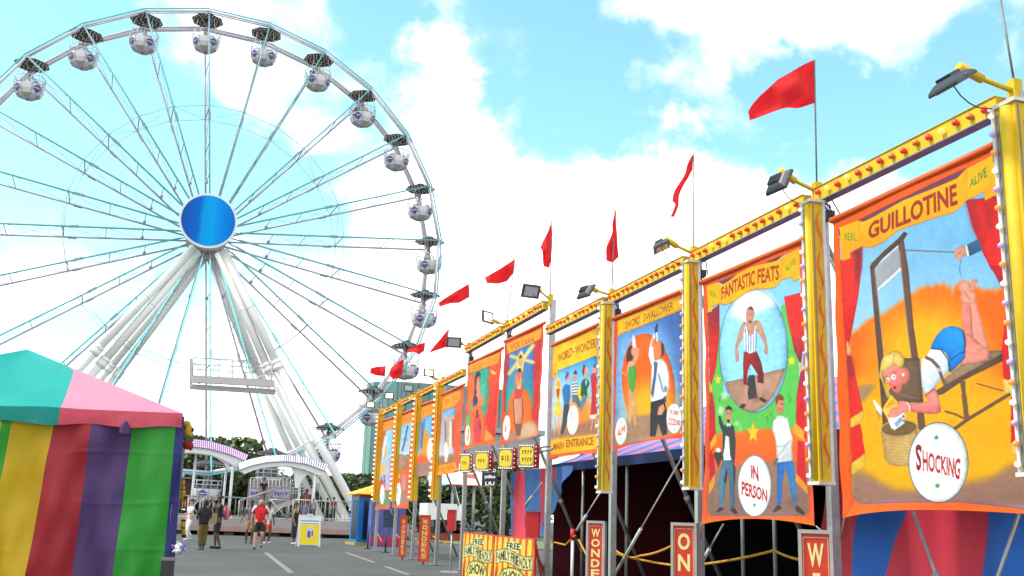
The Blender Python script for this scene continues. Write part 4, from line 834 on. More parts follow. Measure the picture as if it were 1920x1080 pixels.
    for a, b in (((690, 45), (705, 80)), ((705, 80), (685, 105)), ((520, 205), (530, 255)), ((545, 180), (565, 210))): p.line([a, b], 6, (70, 130, 60))
    p.ell((428, 738), 131, 238, (120, 110, 150), n=60); p.ell((428, 738), 126, 232, WHT, n=60); p.text('IN', (398, 578), (456, 588), (458, 705), (400, 676), (176, 24, 40), .03); p.text('PERSON', (328, 698), (524, 766), (522, 862), (328, 806), (176, 24, 40), .03); p.star((426, 884), 22, (80, 150, 90), 0, .8)
    p.tile(0, 0, 1); p.poly([(1296, 955), (1326, 955), (1332, 968), (1420, 968), (1510, 968), (1518, 955), (1550, 955), (1550, 1010), (1296, 1010)], (246, 96, 30), col2=(252, 116, 40), axis=((1420, 968), (1420, 984))); p.poly([(1300, 540), (1327, 538), (1327, 600), (1329, 690), (1331, 800), (1326, 968), (1300, 990)], (240, 88, 44)); p.poly([(1497, 467), (1510, 460), (1550, 990), (1512, 969), (1517, 955), (1511, 800), (1507, 700), (1503, 560)], (240, 88, 44))
    p.tile(1310, 730, 4.074); p.ell((428, 738), 131, 238, (120, 110, 150), n=60); p.ell((428, 738), 126, 232, WHT, n=60); p.text('IN', (398, 578), (456, 588), (458, 705), (400, 676), (176, 24, 40), .03); p.text('PERSON', (328, 698), (524, 766), (522, 862), (328, 806), (176, 24, 40), .03); p.star((426, 884), 22, (80, 150, 90), 0, .8)
    # scroll
    p.tile(1310, 440, 6.545); p.poly([(235, 580), (640, 420), (1050, 240), (960, 320), (620, 420), (380, 560), (300, 610)], (120, 64, 96))
    scr = [(98, 632), (215, 590), (250, 602), (300, 610), (380, 560), (480, 480), (640, 400), (800, 355), (950, 322), (1040, 262), (1238, 162), (1236, 545), (1170, 575), (1150, 520), (1020, 550), (990, 592), (930, 645), (870, 660), (700, 665), (590, 705), (430, 820), (320, 860), (265, 840), (165, 880), (165, 940), (118, 952)]
    p.poly([(a, b+8) for a, b in scr], (140, 84, 60)); p.poly(scr, (250, 178, 10)); p.line([(250, 605), (265, 845)], 9, (210, 136, 14), soft=1.5); p.line([(1030, 275), (1012, 545)], 10, (210, 136, 14), soft=1.5)
    wq = lambda u, t: (u, t+.22*math.sin(PI*u)*.6)
    p.text('FANTASTIC', (278, 648), (690, 430), (690, 618), (282, 802), (176, 56, 30), .026, lambda u, t: (u, t+.08*math.sin(PI*u))); p.text('FEATS', (722, 425), (990, 366), (985, 556), (722, 612), (176, 56, 30), .026)
    p.text('ALIVE', (1060, 382), (1185, 282), (1185, 362), (1060, 470), (116, 150, 30), .02); p.text('REAL', (135, 680), (222, 702), (228, 778), (140, 752), (120, 150, 40), .02)
    return p

def banner_sword():
    p = Paint(1138, 538, 1292, 858, (226, 78, 40))
    p.tile(1140, 540, 3.484); p.poly([(30, 200), (500, 10), (500, 45), (30, 225)], (232, 74, 40)); p.line([(30, 222), (500, 42)], 8, (170, 50, 40))
    p.poly([(60, 310), (480, 145), (478, 400), (480, 935), (240, 985), (45, 1030), (50, 700)], (86, 132, 206), col2=(120, 170, 226), axis=((250, 150), (260, 420))); p.poly([(330, 200), (480, 145), (478, 500), (440, 600), (400, 320)], (54, 84, 160), soft=10, alpha=.7)
    p.ell((265, 640), 172, 345, (246, 96, 16), rot=-.1, n=50); p.ell((280, 780), 150, 170, (250, 178, 20), soft=16, n=40); p.poly([(45, 900), (150, 840), (300, 820), (480, 800), (482, 938), (240, 990), (40, 1030)], (170, 128, 100), soft=3)
    # woman in green
    p.poly([(120, 450), (135, 390), (160, 380), (165, 450), (140, 500), (125, 495)], (70, 44, 52), smooth=True); p.ell((168, 415), 17, 30, (226, 150, 120)); p.poly([(180, 380), (205, 400), (200, 440), (178, 490), (165, 480)], (226, 150, 120)); p.poly([(156, 330), (166, 300), (178, 330), (182, 390), (162, 390)], (226, 232, 246)); p.line([(80, 540), (118, 570)], 13, (226, 150, 120)); p.poly([(130, 480), (175, 470), (180, 520), (130, 560), (118, 580)], (226, 150, 120))
    p.poly([(140, 520), (180, 500), (186, 560), (178, 610), (178, 640), (160, 690), (138, 640), (132, 570)], (70, 160, 50)); p.poly([(136, 640), (160, 690), (176, 640), (182, 760), (190, 900), (165, 900), (160, 760), (150, 900), (130, 880), (132, 720)], (226, 166, 120), alpha=.85)
    # man swallowing a sword
    p.poly([(305, 260), (318, 230), (326, 232), (324, 290), (308, 298)], (50, 56, 76)); p.poly([(312, 290), (322, 290), (330, 380), (318, 380)], (230, 220, 220)); p.poly([(272, 380), (280, 350), (300, 290), (310, 320), (296, 400), (320, 480), (288, 520), (264, 440)], (238, 236, 240)); p.poly([(280, 380), (292, 330), (306, 330), (300, 390)], (226, 130, 90)); p.poly([(300, 380), (320, 350), (355, 350), (368, 400), (345, 470), (310, 480), (298, 430)], (232, 118, 70), smooth=True); p.poly([(345, 350), (368, 375), (366, 430), (345, 462), (350, 400)], (74, 50, 50))
    p.poly([(290, 480), (350, 460), (385, 500), (400, 580), (398, 650), (382, 700), (370, 760), (280, 745), (280, 600)], (236, 236, 242)); p.poly([(300, 480), (312, 480), (326, 490), (310, 620), (296, 720), (280, 690), (300, 560)], (84, 100, 140)); p.line([(330, 560), (345, 620), (360, 680)], 12, (140, 156, 190)); p.ell((376, 660), 12, 22, (130, 146, 180)); p.poly([(360, 715), (380, 700), (382, 745), (362, 755)], (74, 90, 130))
    p.poly([(280, 745), (365, 720), (385, 800), (386, 955), (355, 965), (328, 880), (310, 970), (274, 972), (276, 860)], (52, 46, 50)); p.poly([(330, 780), (362, 755), (372, 790), (350, 830), (322, 830)], (228, 150, 110))
    p.ell((86, 935), 38, 90, WHT, rot=.06); p.text('ALIVE', (62, 925), (114, 890), (114, 935), (62, 978), (196, 40, 54), .02); p.star((86, 878), 6, (50, 50, 60)); p.star((86, 985), 6, (50, 50, 60))
    p.ell((432, 852), 50, 98, WHT); p.text('THE GREAT', (402, 790), (462, 806), (462, 834), (402, 820), (206, 40, 56), .015); p.text('GODZONE', (392, 846), (470, 862), (470, 900), (392, 896), (186, 40, 54), .02); p.star((432, 778), 6, (50, 50, 60)); p.star((432, 922), 6, (50, 50, 60))
    p.poly([(60, 215), (490, 42), (494, 150), (470, 150), (78, 300), (76, 318), (64, 318)], (250, 176, 14)); p.text('SWORD', (112, 222), (208, 180), (208, 232), (112, 270), (150, 84, 24), .02); p.text('SWALLOWER', (232, 172), (426, 84), (426, 140), (232, 222), (150, 84, 24), .02)
    return p

def banner_wonders():
    p = Paint(1022, 600, 1136, 872, (240, 92, 50))
    p.tile(1020, 600, 4.); p.poly([(62, 185), (430, 20), (430, 45), (62, 205)], (216, 70, 44))
    p.poly([(66, 205), (420, 50), (418, 990), (420, 970), (50, 1010), (60, 700)], (252, 186, 14))
    p.poly([(98, 380), (400, 262), (404, 600), (415, 850), (150, 878), (52, 895), (60, 640), (64, 430)], (70, 160, 230), col2=(176, 216, 240), axis=((250, 290), (230, 600))); p.poly([(100, 880), (140, 700), (220, 560), (330, 560), (380, 700), (415, 850), (150, 880)], (246, 140, 40), soft=10); p.poly([(50, 830), (200, 800), (415, 730), (416, 850), (150, 880), (50, 896)], (168, 110, 90), soft=4)
    p.poly([(80, 480), (92, 430), (120, 440), (130, 520), (120, 620), (85, 560)], (250, 210, 90)); p.ell((108, 480), 14, 26, (236, 160, 110)); p.poly([(92, 520), (118, 510), (116, 560), (104, 600), (94, 560)], (214, 70, 40)); p.poly([(80, 640), (112, 590), (132, 690), (124, 715), (72, 712)], (250, 200, 60)); p.line([(90, 715), (80, 860)], 10, (230, 160, 120)); p.line([(108, 715), (112, 860)], 10, (230, 160, 120))
    p.poly([(136, 520), (160, 480), (196, 490), (198, 580), (186, 640), (150, 640)], (52, 108, 176)); p.ell((176, 430), 18, 38, (220, 150, 130)); p.poly([(156, 430), (172, 385), (190, 400), (182, 420), (165, 450)], (96, 90, 140)); p.poly([(148, 640), (188, 630), (186, 720), (170, 780), (140, 860), (126, 850), (140, 740)], (58, 62, 74))
    p.poly([(250, 520), (300, 470), (310, 600), (290, 660), (240, 640)], (250, 200, 40)); p.poly([(212, 470), (246, 465), (250, 560), (212, 560)], (240, 232, 224)); 
    for i in range(4): p.line([(212, 482+i*22), (248, 476+i*22)], 7, (60, 40, 50))
    p.ell((234, 432), 14, 28, (226, 150, 120)); p.poly([(218, 400), (236, 370), (252, 400), (240, 410)], (80, 60, 90)); p.poly([(210, 560), (250, 560), (290, 650), (262, 660), (232, 610), (215, 620)], (86, 110, 140))
    p.poly([(280, 470), (300, 440), (335, 450), (340, 480), (322, 520), (326, 570), (300, 560), (290, 590), (274, 560)], (40, 90, 56)); p.ell((308, 385), 22, 44, (226, 160, 130)); p.poly([(286, 390), (295, 335), (312, 340), (306, 360), (298, 430)], (96, 50, 44)); p.poly([(286, 570), (330, 560), (300, 640), (274, 700), (270, 640)], (96, 130, 150)); p.poly([(310, 450), (322, 455), (316, 500)], (240, 240, 240))
    p.poly([(350, 420), (380, 380), (398, 430), (392, 560), (398, 700), (350, 712), (358, 560)], (206, 40, 50)); p.ell((378, 375), 17, 26, (226, 150, 130)); p.poly([(364, 350), (385, 325), (400, 350), (385, 362)], (90, 90, 140)); p.line([(368, 715), (352, 830)], 9, (220, 150, 130)); p.line([(385, 715), (386, 820)], 9, (220, 150, 130)); p.poly([(340, 716), (392, 712), (380, 740), (350, 740)], (240, 230, 226))
    p.ell((217, 750), 43, 112, WHT, rot=.06)
    for i, (t, x0, x1) in enumerate((('MEET', 195, 236), ('THEM', 205, 236), ('ALL', 206, 230), ('INSIDE', 192, 242))): p.text(t, (x0, 690+i*36), (x1, 676+i*36), (x1, 700+i*36), (x0, 716+i*36), (214, 90, 120), .01) if False else p.scrib((x0, 690+i*36), (x1, 676+i*36), (x1, 700+i*36), (x0, 716+i*36), 5, (222, 120, 140), i+2)
    p.poly([(64, 340), (82, 370), (100, 375), (98, 430), (66, 430)], (248, 180, 16)); p.poly([(400, 262), (420, 250), (420, 310), (400, 310)], (248, 180, 16)); p.ell((82, 405), 5, 8, (150, 90, 30)); p.ell((408, 285), 5, 8, (150, 90, 30))
    p.text('WORLD', (102, 258), (214, 200), (214, 274), (102, 318), (162, 84, 20), .02); p.line([(219, 240), (229, 236)], 8, (162, 84, 20)); p.text('WONDERS', (234, 196), (402, 128), (402, 202), (234, 262), (162, 84, 20), .02)
    p.poly([(50, 905), (416, 855), (416, 960), (50, 1010)], (252, 180, 14)); p.text('MAIN', (70, 925), (146, 910), (146, 962), (70, 978), (160, 66, 20), .02); p.text('ENTRANCE', (166, 898), (370, 876), (370, 938), (166, 956), (160, 66, 20), .02); p.poly([(40, 1012), (416, 962), (416, 1000), (60, 1050)], (244, 96, 40)); p.poly([(100, 1030), (190, 1014), (180, 1026), (110, 1040)], (240, 236, 230), soft=1)
    return p

def banner_voltara():
    p = Paint(930, 598, 1028, 846, (222, 74, 44))
    p.tile(860, 600, 4.32); p.poly([(360, 170), (700, 10), (700, 40), (360, 192)], (204, 62, 40)); p.poly([(388, 196), (676, 66), (660, 160), (400, 272)], (250, 160, 26))
    p.text('VOLTARA', (418, 196), (616, 128), (612, 178), (418, 250), (206, 96, 30), .02)
    p.poly([(410, 270), (612, 180), (606, 500), (600, 760), (380, 760), (384, 560)], (66, 122, 196), col2=(50, 160, 140), axis=((500, 380), (490, 640)))
    p.poly([(372, 290), (412, 268), (408, 420), (384, 560), (382, 740), (366, 740)], (168, 52, 70)); p.poly([(612, 176), (668, 150), (650, 470), (640, 900), (600, 780), (614, 540), (604, 400)], (206, 40, 54))
    p.ell((498, 760), 100, 220, (248, 104, 30), n=40); p.poly([(370, 930), (640, 830), (640, 940), (400, 990)], (190, 130, 96), soft=4); p.poly([(520, 840), (600, 820), (640, 900), (560, 940), (480, 960)], (220, 184, 150), soft=4)
    for a, b in (((510, 320), (418, 290)), ((510, 330), (608, 200)), ((520, 320), (610, 345)), ((480, 340), (404, 440))): p.line([a, b], 26, (246, 214, 110), soft=1.5)
    p.poly([(474, 300), (510, 240), (535, 300), (522, 420), (500, 480), (470, 400)], (246, 206, 120)); p.ell((500, 330), 18, 46, (226, 160, 110)); p.poly([(486, 300), (500, 275), (518, 295), (512, 310), (490, 312)], (90, 60, 40)); p.ell((492, 408), 16, 20, (60, 40, 40)); p.poly([(456, 430), (478, 420), (520, 420), (520, 600), (452, 600)], (200, 110, 90)); p.poly([(470, 430), (486, 550), (505, 430), (500, 560), (478, 560)], (238, 200, 130)); p.poly([(456, 560), (514, 560), (510, 640), (450, 650)], (206, 60, 54))
    p.poly([(440, 640), (518, 630), (520, 760), (512, 860), (500, 930), (470, 930), (452, 840), (444, 740)], (214, 140, 110)); p.line([(440, 640), (448, 760), (456, 860), (474, 930)], 9, (140, 70, 50)); p.line([(518, 640), (520, 760), (506, 870), (496, 930)], 9, (140, 70, 50)); p.poly([(460, 840), (510, 840), (500, 940), (468, 940)], (130, 90, 80))
    p.ell((388, 872), 30, 102, WHT, rot=.06); p.scrib((372, 850), (406, 820), (404, 890), (370, 920), 4, (140, 90, 90), 4)
    return p

def banner_snake():
    p = Paint(862, 646, 950, 860, (232, 84, 44))
    p.tile(860, 600, 4.32); p.poly([(75, 340), (360, 218), (360, 244), (75, 362)], (206, 62, 40)); p.poly([(84, 362), (336, 258), (320, 350), (84, 432)], (252, 152, 40)); p.scrib((102, 372), (312, 292), (308, 346), (102, 420), 11, (236, 124, 44), 9)
    p.poly([(90, 436), (250, 372), (246, 600), (215, 800), (190, 900), (100, 920), (66, 700)], (60, 168, 140)); p.poly([(82, 440), (140, 440), (130, 600), (80, 760), (66, 740)], (250, 106, 44)); p.poly([(250, 372), (322, 352), (310, 600), (290, 960), (220, 840), (250, 620), (240, 480)], (232, 46, 40), col2=(246, 80, 40), axis=((230, 700), (300, 500)))
    p.poly([(256, 400), (310, 430), (300, 442), (268, 436)], (252, 190, 110)); p.poly([(130, 470), (150, 420), (176, 430), (170, 500), (150, 560), (128, 700), (118, 690), (128, 560)], (66, 50, 74), smooth=True); p.poly([(148, 470), (168, 450), (168, 560), (182, 600), (150, 620), (140, 540)], (232, 140, 110)); p.poly([(140, 600), (210, 620), (205, 680), (160, 720), (130, 700)], (232, 130, 80)); p.ell((136, 650), 20, 40, (80, 50, 90)); p.poly([(90, 740), (130, 690), (180, 700), (215, 800), (205, 980), (100, 990)], (250, 104, 50)); p.poly([(125, 780), (170, 760), (185, 860), (175, 980), (120, 985)], (222, 60, 70)); p.line([(150, 730), (150, 790)], 16, (90, 50, 60)); p.line([(168, 820), (176, 890)], 10, (140, 50, 60))
    p.poly([(58, 800), (90, 760), (84, 900), (110, 1000), (64, 1020)], (120, 180, 90)); p.poly([(215, 880), (290, 960), (280, 1000), (205, 1005)], (240, 150, 70)); p.ell((72, 935), 22, 84, (246, 240, 226), rot=.05); p.line([(80, 880), (76, 960), (66, 980)], 6, (120, 90, 80)); p.poly([(46, 1020), (300, 960), (292, 1020), (46, 1066)], (242, 96, 44))
    p.poly([(178, 540), (225, 480), (215, 600), (190, 640)], (100, 180, 150)); 
    return p

def banner_far(kind, box):
    p = Paint(box[0]-4, box[1]-4, box[2]+4, box[3]+4, (236, 92, 44), S=3); p.tile(700, 720, 4.32)
    if kind == 6:
        p.poly([(560, 95), (728, 18), (728, 34), (560, 108)], (200, 70, 40)); p.poly([(562, 108), (722, 36), (704, 130), (660, 180), (552, 222)], (252, 150, 26)); p.scrib((580, 130), (690, 84), (684, 130), (576, 170), 11, (226, 110, 30), 3)
        p.poly([(556, 225), (668, 182), (640, 470), (660, 590), (530, 640), (528, 560), (545, 400)], (120, 176, 226), col2=(196, 200, 216), axis=((600, 220), (590, 480)))
        for x, c, y in ((560, (200, 180, 160), 330), (585, (110, 120, 160), 300), (605, (240, 150, 50), 290), (628, (230, 226, 220), 300), (646, (204, 80, 70), 290)): p.poly([(x-9, y), (x+9, y), (x+7, y+220), (x-10, y+220)], c, soft=.7); p.ell((x, y-18), 9, 20, (226, 160, 130))
        p.poly([(530, 590), (655, 560), (664, 630), (524, 660)], (170, 116, 92), soft=2); p.ell((588, 552), 17, 82, WHT); p.scrib((577, 500), (599, 490), (599, 610), (577, 620), 3, (210, 110, 120), 6); p.poly([(522, 662), (664, 632), (690, 715), (516, 738)], (246, 150, 30)); p.scrib((540, 680), (650, 655), (654, 690), (540, 712), 9, (216, 110, 30), 8)
    if kind == 7:
        p.poly([(378, 185), (508, 130), (508, 150), (378, 200)], (220, 80, 40)); p.poly([(378, 196), (505, 146), (500, 240), (390, 280), (364, 285)], (250, 146, 30)); p.scrib((398, 212), (496, 180), (494, 220), (396, 250), 8, (220, 110, 30), 5)
        p.poly([(392, 280), (480, 246), (472, 560), (330, 600), (340, 480)], (110, 180, 236)); p.poly([(355, 290), (388, 275), (360, 420), (335, 520), (330, 450)], (232, 66, 34)); p.poly([(476, 250), (504, 240), (490, 480), (470, 470)], (210, 40, 60)); p.poly([(400, 400), (430, 360), (455, 440), (440, 620), (380, 620)], (246, 150, 24), soft=2); p.poly([(385, 320), (425, 270), (420, 320), (405, 430), (395, 520), (378, 520)], (104, 116, 160)); p.poly([(330, 620), (360, 560), (430, 590), (470, 560), (470, 650), (330, 660)], (248, 96, 40), soft=2); p.poly([(330, 650), (470, 630), (468, 740), (330, 755)], (166, 120, 110)); p.ell((346, 548), 20, 78, WHT, rot=.06); p.ell((456, 532), 20, 90, WHT, rot=.04); p.scrib((335, 530), (357, 515), (357, 575), (335, 590), 3, (160, 110, 120), 2); p.scrib((446, 500), (466, 495), (466, 570), (446, 575), 3, (150, 120, 160), 7)
    if kind == 8:
        p.poly([(218, 250), (330, 205), (330, 225), (218, 266)], (200, 50, 36)); p.poly([(222, 266), (322, 226), (316, 306), (224, 342)], (250, 146, 30)); p.scrib((238, 278), (312, 250), (310, 284), (236, 312), 8, (220, 110, 40), 4)
        p.poly([(226, 342), (314, 310), (290, 570), (186, 585)], (140, 196, 240), col2=(190, 210, 226), axis=((270, 330), (230, 560))); p.poly([(270, 350), (282, 345), (262, 460), (240, 548), (228, 545), (250, 450)], (90, 80, 110)); p.ell((276, 350), 8, 14, (110, 80, 90)); p.line([(240, 450), (280, 455)], 8, (130, 110, 130)); p.poly([(196, 350), (226, 338), (205, 470), (186, 560), (180, 480)], (160, 70, 80))
        p.poly([(186, 585), (282, 570), (270, 660), (245, 720), (180, 700)], (110, 170, 80)); p.ell((228, 630), 44, 62, (176, 130, 110)); p.poly([(180, 690), (260, 700), (290, 760), (290, 960), (150, 1000), (160, 800)], (248, 104, 40), soft=2); p.poly([(155, 870), (280, 860), (280, 965), (150, 990)], (166, 124, 108), soft=3); p.poly([(238, 740), (262, 740), (256, 860), (232, 860)], (180, 150, 180)); p.star((208, 750), 26, (250, 180, 40), 0, .6); p.ell((203, 890), 20, 92, WHT, rot=.03); p.scrib((192, 850), (214, 845), (214, 920), (192, 930), 3, (180, 110, 120), 2)
    if kind == 9:
        p.poly([(80, 300), (190, 258), (190, 276), (80, 316)], (214, 70, 40)); p.poly([(82, 314), (184, 276), (176, 352), (80, 380)], (248, 146, 40)); p.scrib((98, 326), (178, 300), (174, 332), (96, 352), 8, (222, 116, 50), 2)
        p.poly([(90, 382), (160, 358), (150, 600), (60, 640), (64, 480)], (150, 200, 232)); p.poly([(76, 390), (104, 378), (88, 520), (60, 620), (54, 560)], (210, 90, 60)); p.poly([(92, 420), (112, 420), (92, 560), (72, 600), (70, 540)], (236, 230, 232), soft=1); p.poly([(104, 470), (112, 520), (100, 600), (84, 610), (92, 540)], (240, 170, 60)); p.poly([(54, 620), (140, 600), (140, 780), (40, 780)], (180, 196, 226), soft=2); p.ell((76, 690), 27, 56, (232, 180, 120)); p.poly([(62, 750), (72, 750), (70, 800), (60, 820)], (70, 80, 130)); p.poly([(82, 740), (92, 740), (96, 800), (86, 800)], (70, 80, 130)); p.poly([(36, 880), (140, 870), (150, 985), (26, 990)], (120, 140, 100), soft=3); p.poly([(96, 740), (130, 730), (138, 860), (100, 860)], (190, 180, 226)); p.ell((72, 895), 18, 80, WHT, rot=.03); p.scrib((62, 860), (82, 855), (82, 930), (62, 935), 3, (190, 120, 130), 9)
    return p

XB = 6.60
ROPE = mat('rope_grey', (.30, .28, .25), .8)
def curve_pts(a, m, b, t):      # quadratic through three points
    c = 2*Vector(m)-(Vector(a)+Vector(b))/2
    return (1-t)**2*Vector(a)+2*t*(1-t)*c+t*t*Vector(b)
def banner(label, paint, TL, TR_, BR, BL, BM=None, LM=None, RM=None, sag=.05, dens=1.35, X=XB, grom=True):
    P = {k: onX(*v, X) for k, v in dict(TL=TL, TR=TR_, BR=BR, BL=BL).items()}
    f = lambda q, a, b: onX(*q, X) if q else (P[a]+P[b])/2
    bm, lm, rm = f(BM, 'BL', 'BR'), f(LM, 'TL', 'BL'), f(RM, 'TR', 'BR')
    o3 = P['TL'].lerp(P['TR'], .5); nu = max(20, int(max(abs(TR_[0]-TL[0]), abs(BR[0]-BL[0]))/dens)); nv = max(40, int(abs(BL[1]-TL[1])*1.15/dens))
    rnd = random.Random(int(TL[0])); ph = rnd.uniform(0, 6)
    vs = np.empty(((nv+1)*(nu+1), 3)); uv = np.empty(((nv+1)*(nu+1), 2)); i = 0
    top = [P['TL'].lerp(P['TR'], u/nu) for u in range(nu+1)]; bot = [curve_pts(P['BL'], bm, P['BR'], u/nu) for u in range(nu+1)]
    for v in range(nv+1):
        t = v/nv; l = curve_pts(P['TL'], lm, P['BL'], t); r = curve_pts(P['TR'], rm, P['BR'], t)
        for u in range(nu+1):
            s = u/nu; q = top[u].lerp(bot[u], t)+(l-P['TL'].lerp(P['BL'], t))*(1-s)+(r-P['TR'].lerp(P['BR'], t))*s
            q = q+Vector((-sag*math.sin(PI*s)*t-.018*math.sin(s*9+ph+t*2.5)*t-.010*math.sin(s*5-t*11+ph)*math.sin(PI*s)-.016*math.exp(-s/.10)*math.sin(t*26+ph)*.5-.016*math.exp(-(1-s)/.10)*math.sin(t*23+ph)*.5-.03*math.exp(-((1-t)/.03)**2)*(.5+.5*math.sin(s*7+ph)), 0, 0))
            vs[i] = q-o3; uv[i] = proj(q); i += 1
    fs = [(v*(nu+1)+u, v*(nu+1)+u+1, (v+1)*(nu+1)+u+1, (v+1)*(nu+1)+u) for v in range(nv) for u in range(nu)]
    me = bpy.data.meshes.new('sideshow_banner'); me.from_pydata(vs.tolist(), [], fs)
    col = np.ones((len(vs), 4), np.float32); col[:, :3] = paint.sample(uv)*.72
    at = me.color_attributes.new('paint', 'FLOAT_COLOR', 'POINT'); at.data.foreach_set('color', col.ravel())
    me.materials.append(mat_attr('painted_canvas')); me.polygons.foreach_set('use_smooth', [True]*len(fs)); me.update()
    root = empty('sideshow_banner', o3, label, 'banner', 'painted banners hanging along the sideshow front')
    o = bpy.data.objects.new('canvas', me); COL.objects.link(o); o.parent = root
    q = MB(); e = (P['TR']-P['TL']).normalized()*.05; q.tube(P['TL']-e-o3, P['TR']+e-o3, .035, 8); q.build('top_pole', ORANGE, root)
    for k_, sx, sz in (('TL', -1, .1), ('TR', 1, .1), ('BL', -1, -.2), ('BR', 1, -.2)):
        c = P[k_]-o3; d = (P['TR']-P['TL']).normalized()*sx; q = MB(); q.tube(c, c+d*.22+Vector((.10, 0, sz)), .008, 5); q.build('tie_cord', ROPE, root)
    return root
SIDESHOW = []
def build_banners():
    S_ = banner
    S_('largest sideshow banner, a blonde woman reading under a guillotine, lettered GUILLOTINE and SHOCKING', banner_guillotine(), (1563, 412), (1868, 270), (1924, 964), (1583, 972), (1711, 957), (1570, 690), (1905, 640), dens=1.25)
    S_('banner lettered FANTASTIC FEATS and IN PERSON with a strongman in a striped vest', banner_feats(), (1317, 529), (1503, 451), (1530, 986), (1315, 983), (1420, 973), (1322, 750), (1514, 740), dens=1.2)
    S_('banner lettered SWORD SWALLOWER with a man in white shirt before an orange sun', banner_sword(), (1152, 597), (1284, 543), (1283, 822), (1149, 846), (1215, 829), dens=1.05)
    S_('banner lettered WORLD WONDERS and MAIN ENTRANCE with a row of painted people', banner_wonders(), (1036, 647), (1127, 606), (1124, 850), (1030, 864), (1080, 854), dens=1.05)
    S_('tall banner lettered VOLTARA with a crowned figure shooting yellow rays', banner_voltara(), (947, 640), (1020, 606), (1009, 818), (938, 835), dens=1.05)
    S_('banner of a dark-haired woman and red drapes on green, above the price signs', banner_snake(), (879, 682), (942, 653), (927, 835), (869, 846), (898, 836), dens=1.05)
    S_('banner with a crowd of small figures and an orange foot panel, beside the white billboard', banner_far(6, (812, 715, 874, 895)), (829, 740), (870, 721), (860, 886), (816, 893), X=6.56)
    S_('banner with two white ovals low on its left and right', banner_far(7, (770, 745, 822, 900)), (785, 761), (817, 750), (811, 890), (774, 897))
    S_('banner with a dark pole-like figure on blue above an orange base and one oval', banner_far(8, (730, 760, 785, 960)), (751, 777), (778, 766), (766, 954), (735, 951))
    S_('leftmost sideshow banner, pale blue figures over a green foot with one oval', banner_far(9, (700, 775, 748, 960)), (718, 789), (743, 781), (731, 955), (704, 955))
# ================================================================== SIDESHOW FRONT
build_banners()
XF = 6.715
RAILPX = {0: (1904, 185), 1: (1532.6, 378), 2: (1301, 492), 3: (1147, 566), 4: (1031, 600), 5: (950, 617), 6: (877.5, 678), 7: (830, 721), 8: (786, 740), 9: (751, 757), 10: (716, 776)}
PY = {t: onX(*p, XF).y for t, p in RAILPX.items()}
ZR, ZC = 5.10, 5.67
ORD = ['nearest', 'second nearest', 'third nearest', 'fourth nearest', 'fifth nearest', 'sixth nearest', 'seventh nearest', 'eighth nearest', 'ninth nearest', 'tenth nearest', 'farthest']
NEAR = {0: 'at the right edge of the picture', 1: 'between the guillotine and strongman banners', 2: 'between the strongman and sword swallower banners', 3: 'right of the MAIN ENTRANCE banner', 4: 'left of the MAIN ENTRANCE banner',
        5: 'between the two tall middle banners', 6: 'left of the red-draped woman banner', 7: 'right of the two-oval banner', 8: 'left of the two-oval banner', 9: 'left of the pole-figure banner', 10: 'at the far left end of the sideshow front'}
BRF = onY(1828, 1080, PY[1]); 
def top_z(t): return ZC if t in (4, 5, 6) else ZR
for t in range(11):
    Y = PY[t]; zt = top_z(t)
    r = empty('banner_post', (XF+.06, Y, 0), 'grey steel post with slanting rear brace '+NEAR[t], 'post', 'steel posts of the sideshow front')
    q = MB(); q.beam((0, 0, .02), (0, 0, zt+.1), .10, .10, (0, 1, 0)); q.build('pole', STEEL, r)
    q = MB(); q.box((0, 0, .012), (.34, .3, .02)); q.build('base_plate', DSTEEL, r)
    fx = BRF.x-XF-.06; d = Vector((fx, 0, BRF.z))-Vector((0, 0, 4.75)); e = Vector((0, 0, 4.75))+d*(4.75/-d.z)
    q = MB(); q.tube((0, .06, 4.75), (e.x, .06, .02), .038, 8); c = Vector((0, .06, 4.75)).lerp(Vector((e.x, .06, 0)), .62); q.tube(c, c.lerp(Vector((e.x, .06, 0)), .06), .052, 8); q.build('brace', mat('brace_steel', (.30, .29, .28), .5, .4, var=.3, scale=8), r)
    CS = {1: ((1356, 983), (1312, 1062)), 2: ((1283, 850), (1150, 1082)), 3: ((1124, 926), (1082, 994)), 4: ((1016, 905), (985, 948)), 7: ((850, 900), (872, 985))}
    if t in CS:
        a, b = (onX(*p_, 6.95)-r.location for p_ in CS[t]); q = MB(); q.tube(a, a.lerp(b, .6), .013, 6); q.tube(a.lerp(b, .58), b, .028, 8); q.build('cross_stay', mat('pale_steel', (.55, .54, .53), .45, .2, var=.2, scale=8), r)
    if t in (0, 1, 2, 3, 5, 6, 8, 9):
        q = MB(); rnd = random.Random(t)
        for k in range(4):
            p0 = Vector((-.05, -.05, zt-.05)); pts = [p0+Vector((rnd.uniform(-.05, .05), -.10*j-rnd.uniform(0, .06), -.12*j*j*.5+(.1*j if k == 0 else 0))) for j in range(4)]; q.path(pts, .008, 5)
        q.box((-.0, -.12, zt-.22), (.1, .12, .1)); q.build('cables', BLACK, r)
RBULB = [mat('red_bulb', (.55, .02, .015), .25, var=0, spec=.8), mat('amber_bulb', (.75, .20, .02), .25, var=0, spec=.8), mat('lit_bulb', (.8, .5, .1), .3, var=0, emit=.6, ecol=(1, .55, .1))]
bpy.data.materials['red_bulb'].node_tree.nodes['Principled BSDF'].inputs['Emission Color'].default_value = (1, .03, .01, 1); bpy.data.materials['red_bulb'].node_tree.nodes['Principled BSDF'].inputs['Emission Strength'].default_value = .18
def bulb_mesh(name, m, r, ax):
    q = MB(); R = Vector((0, 0, 1)).rotation_difference(Vector(ax)).to_matrix(); q.ball(Vector(ax)*r*.9, r, 8, 6); q.tube((0, 0, 0), Vector(ax)*r*.6, r*.7, 6)
    me = q.build(name, m); d = me.data; bpy.data.objects.remove(me); return d
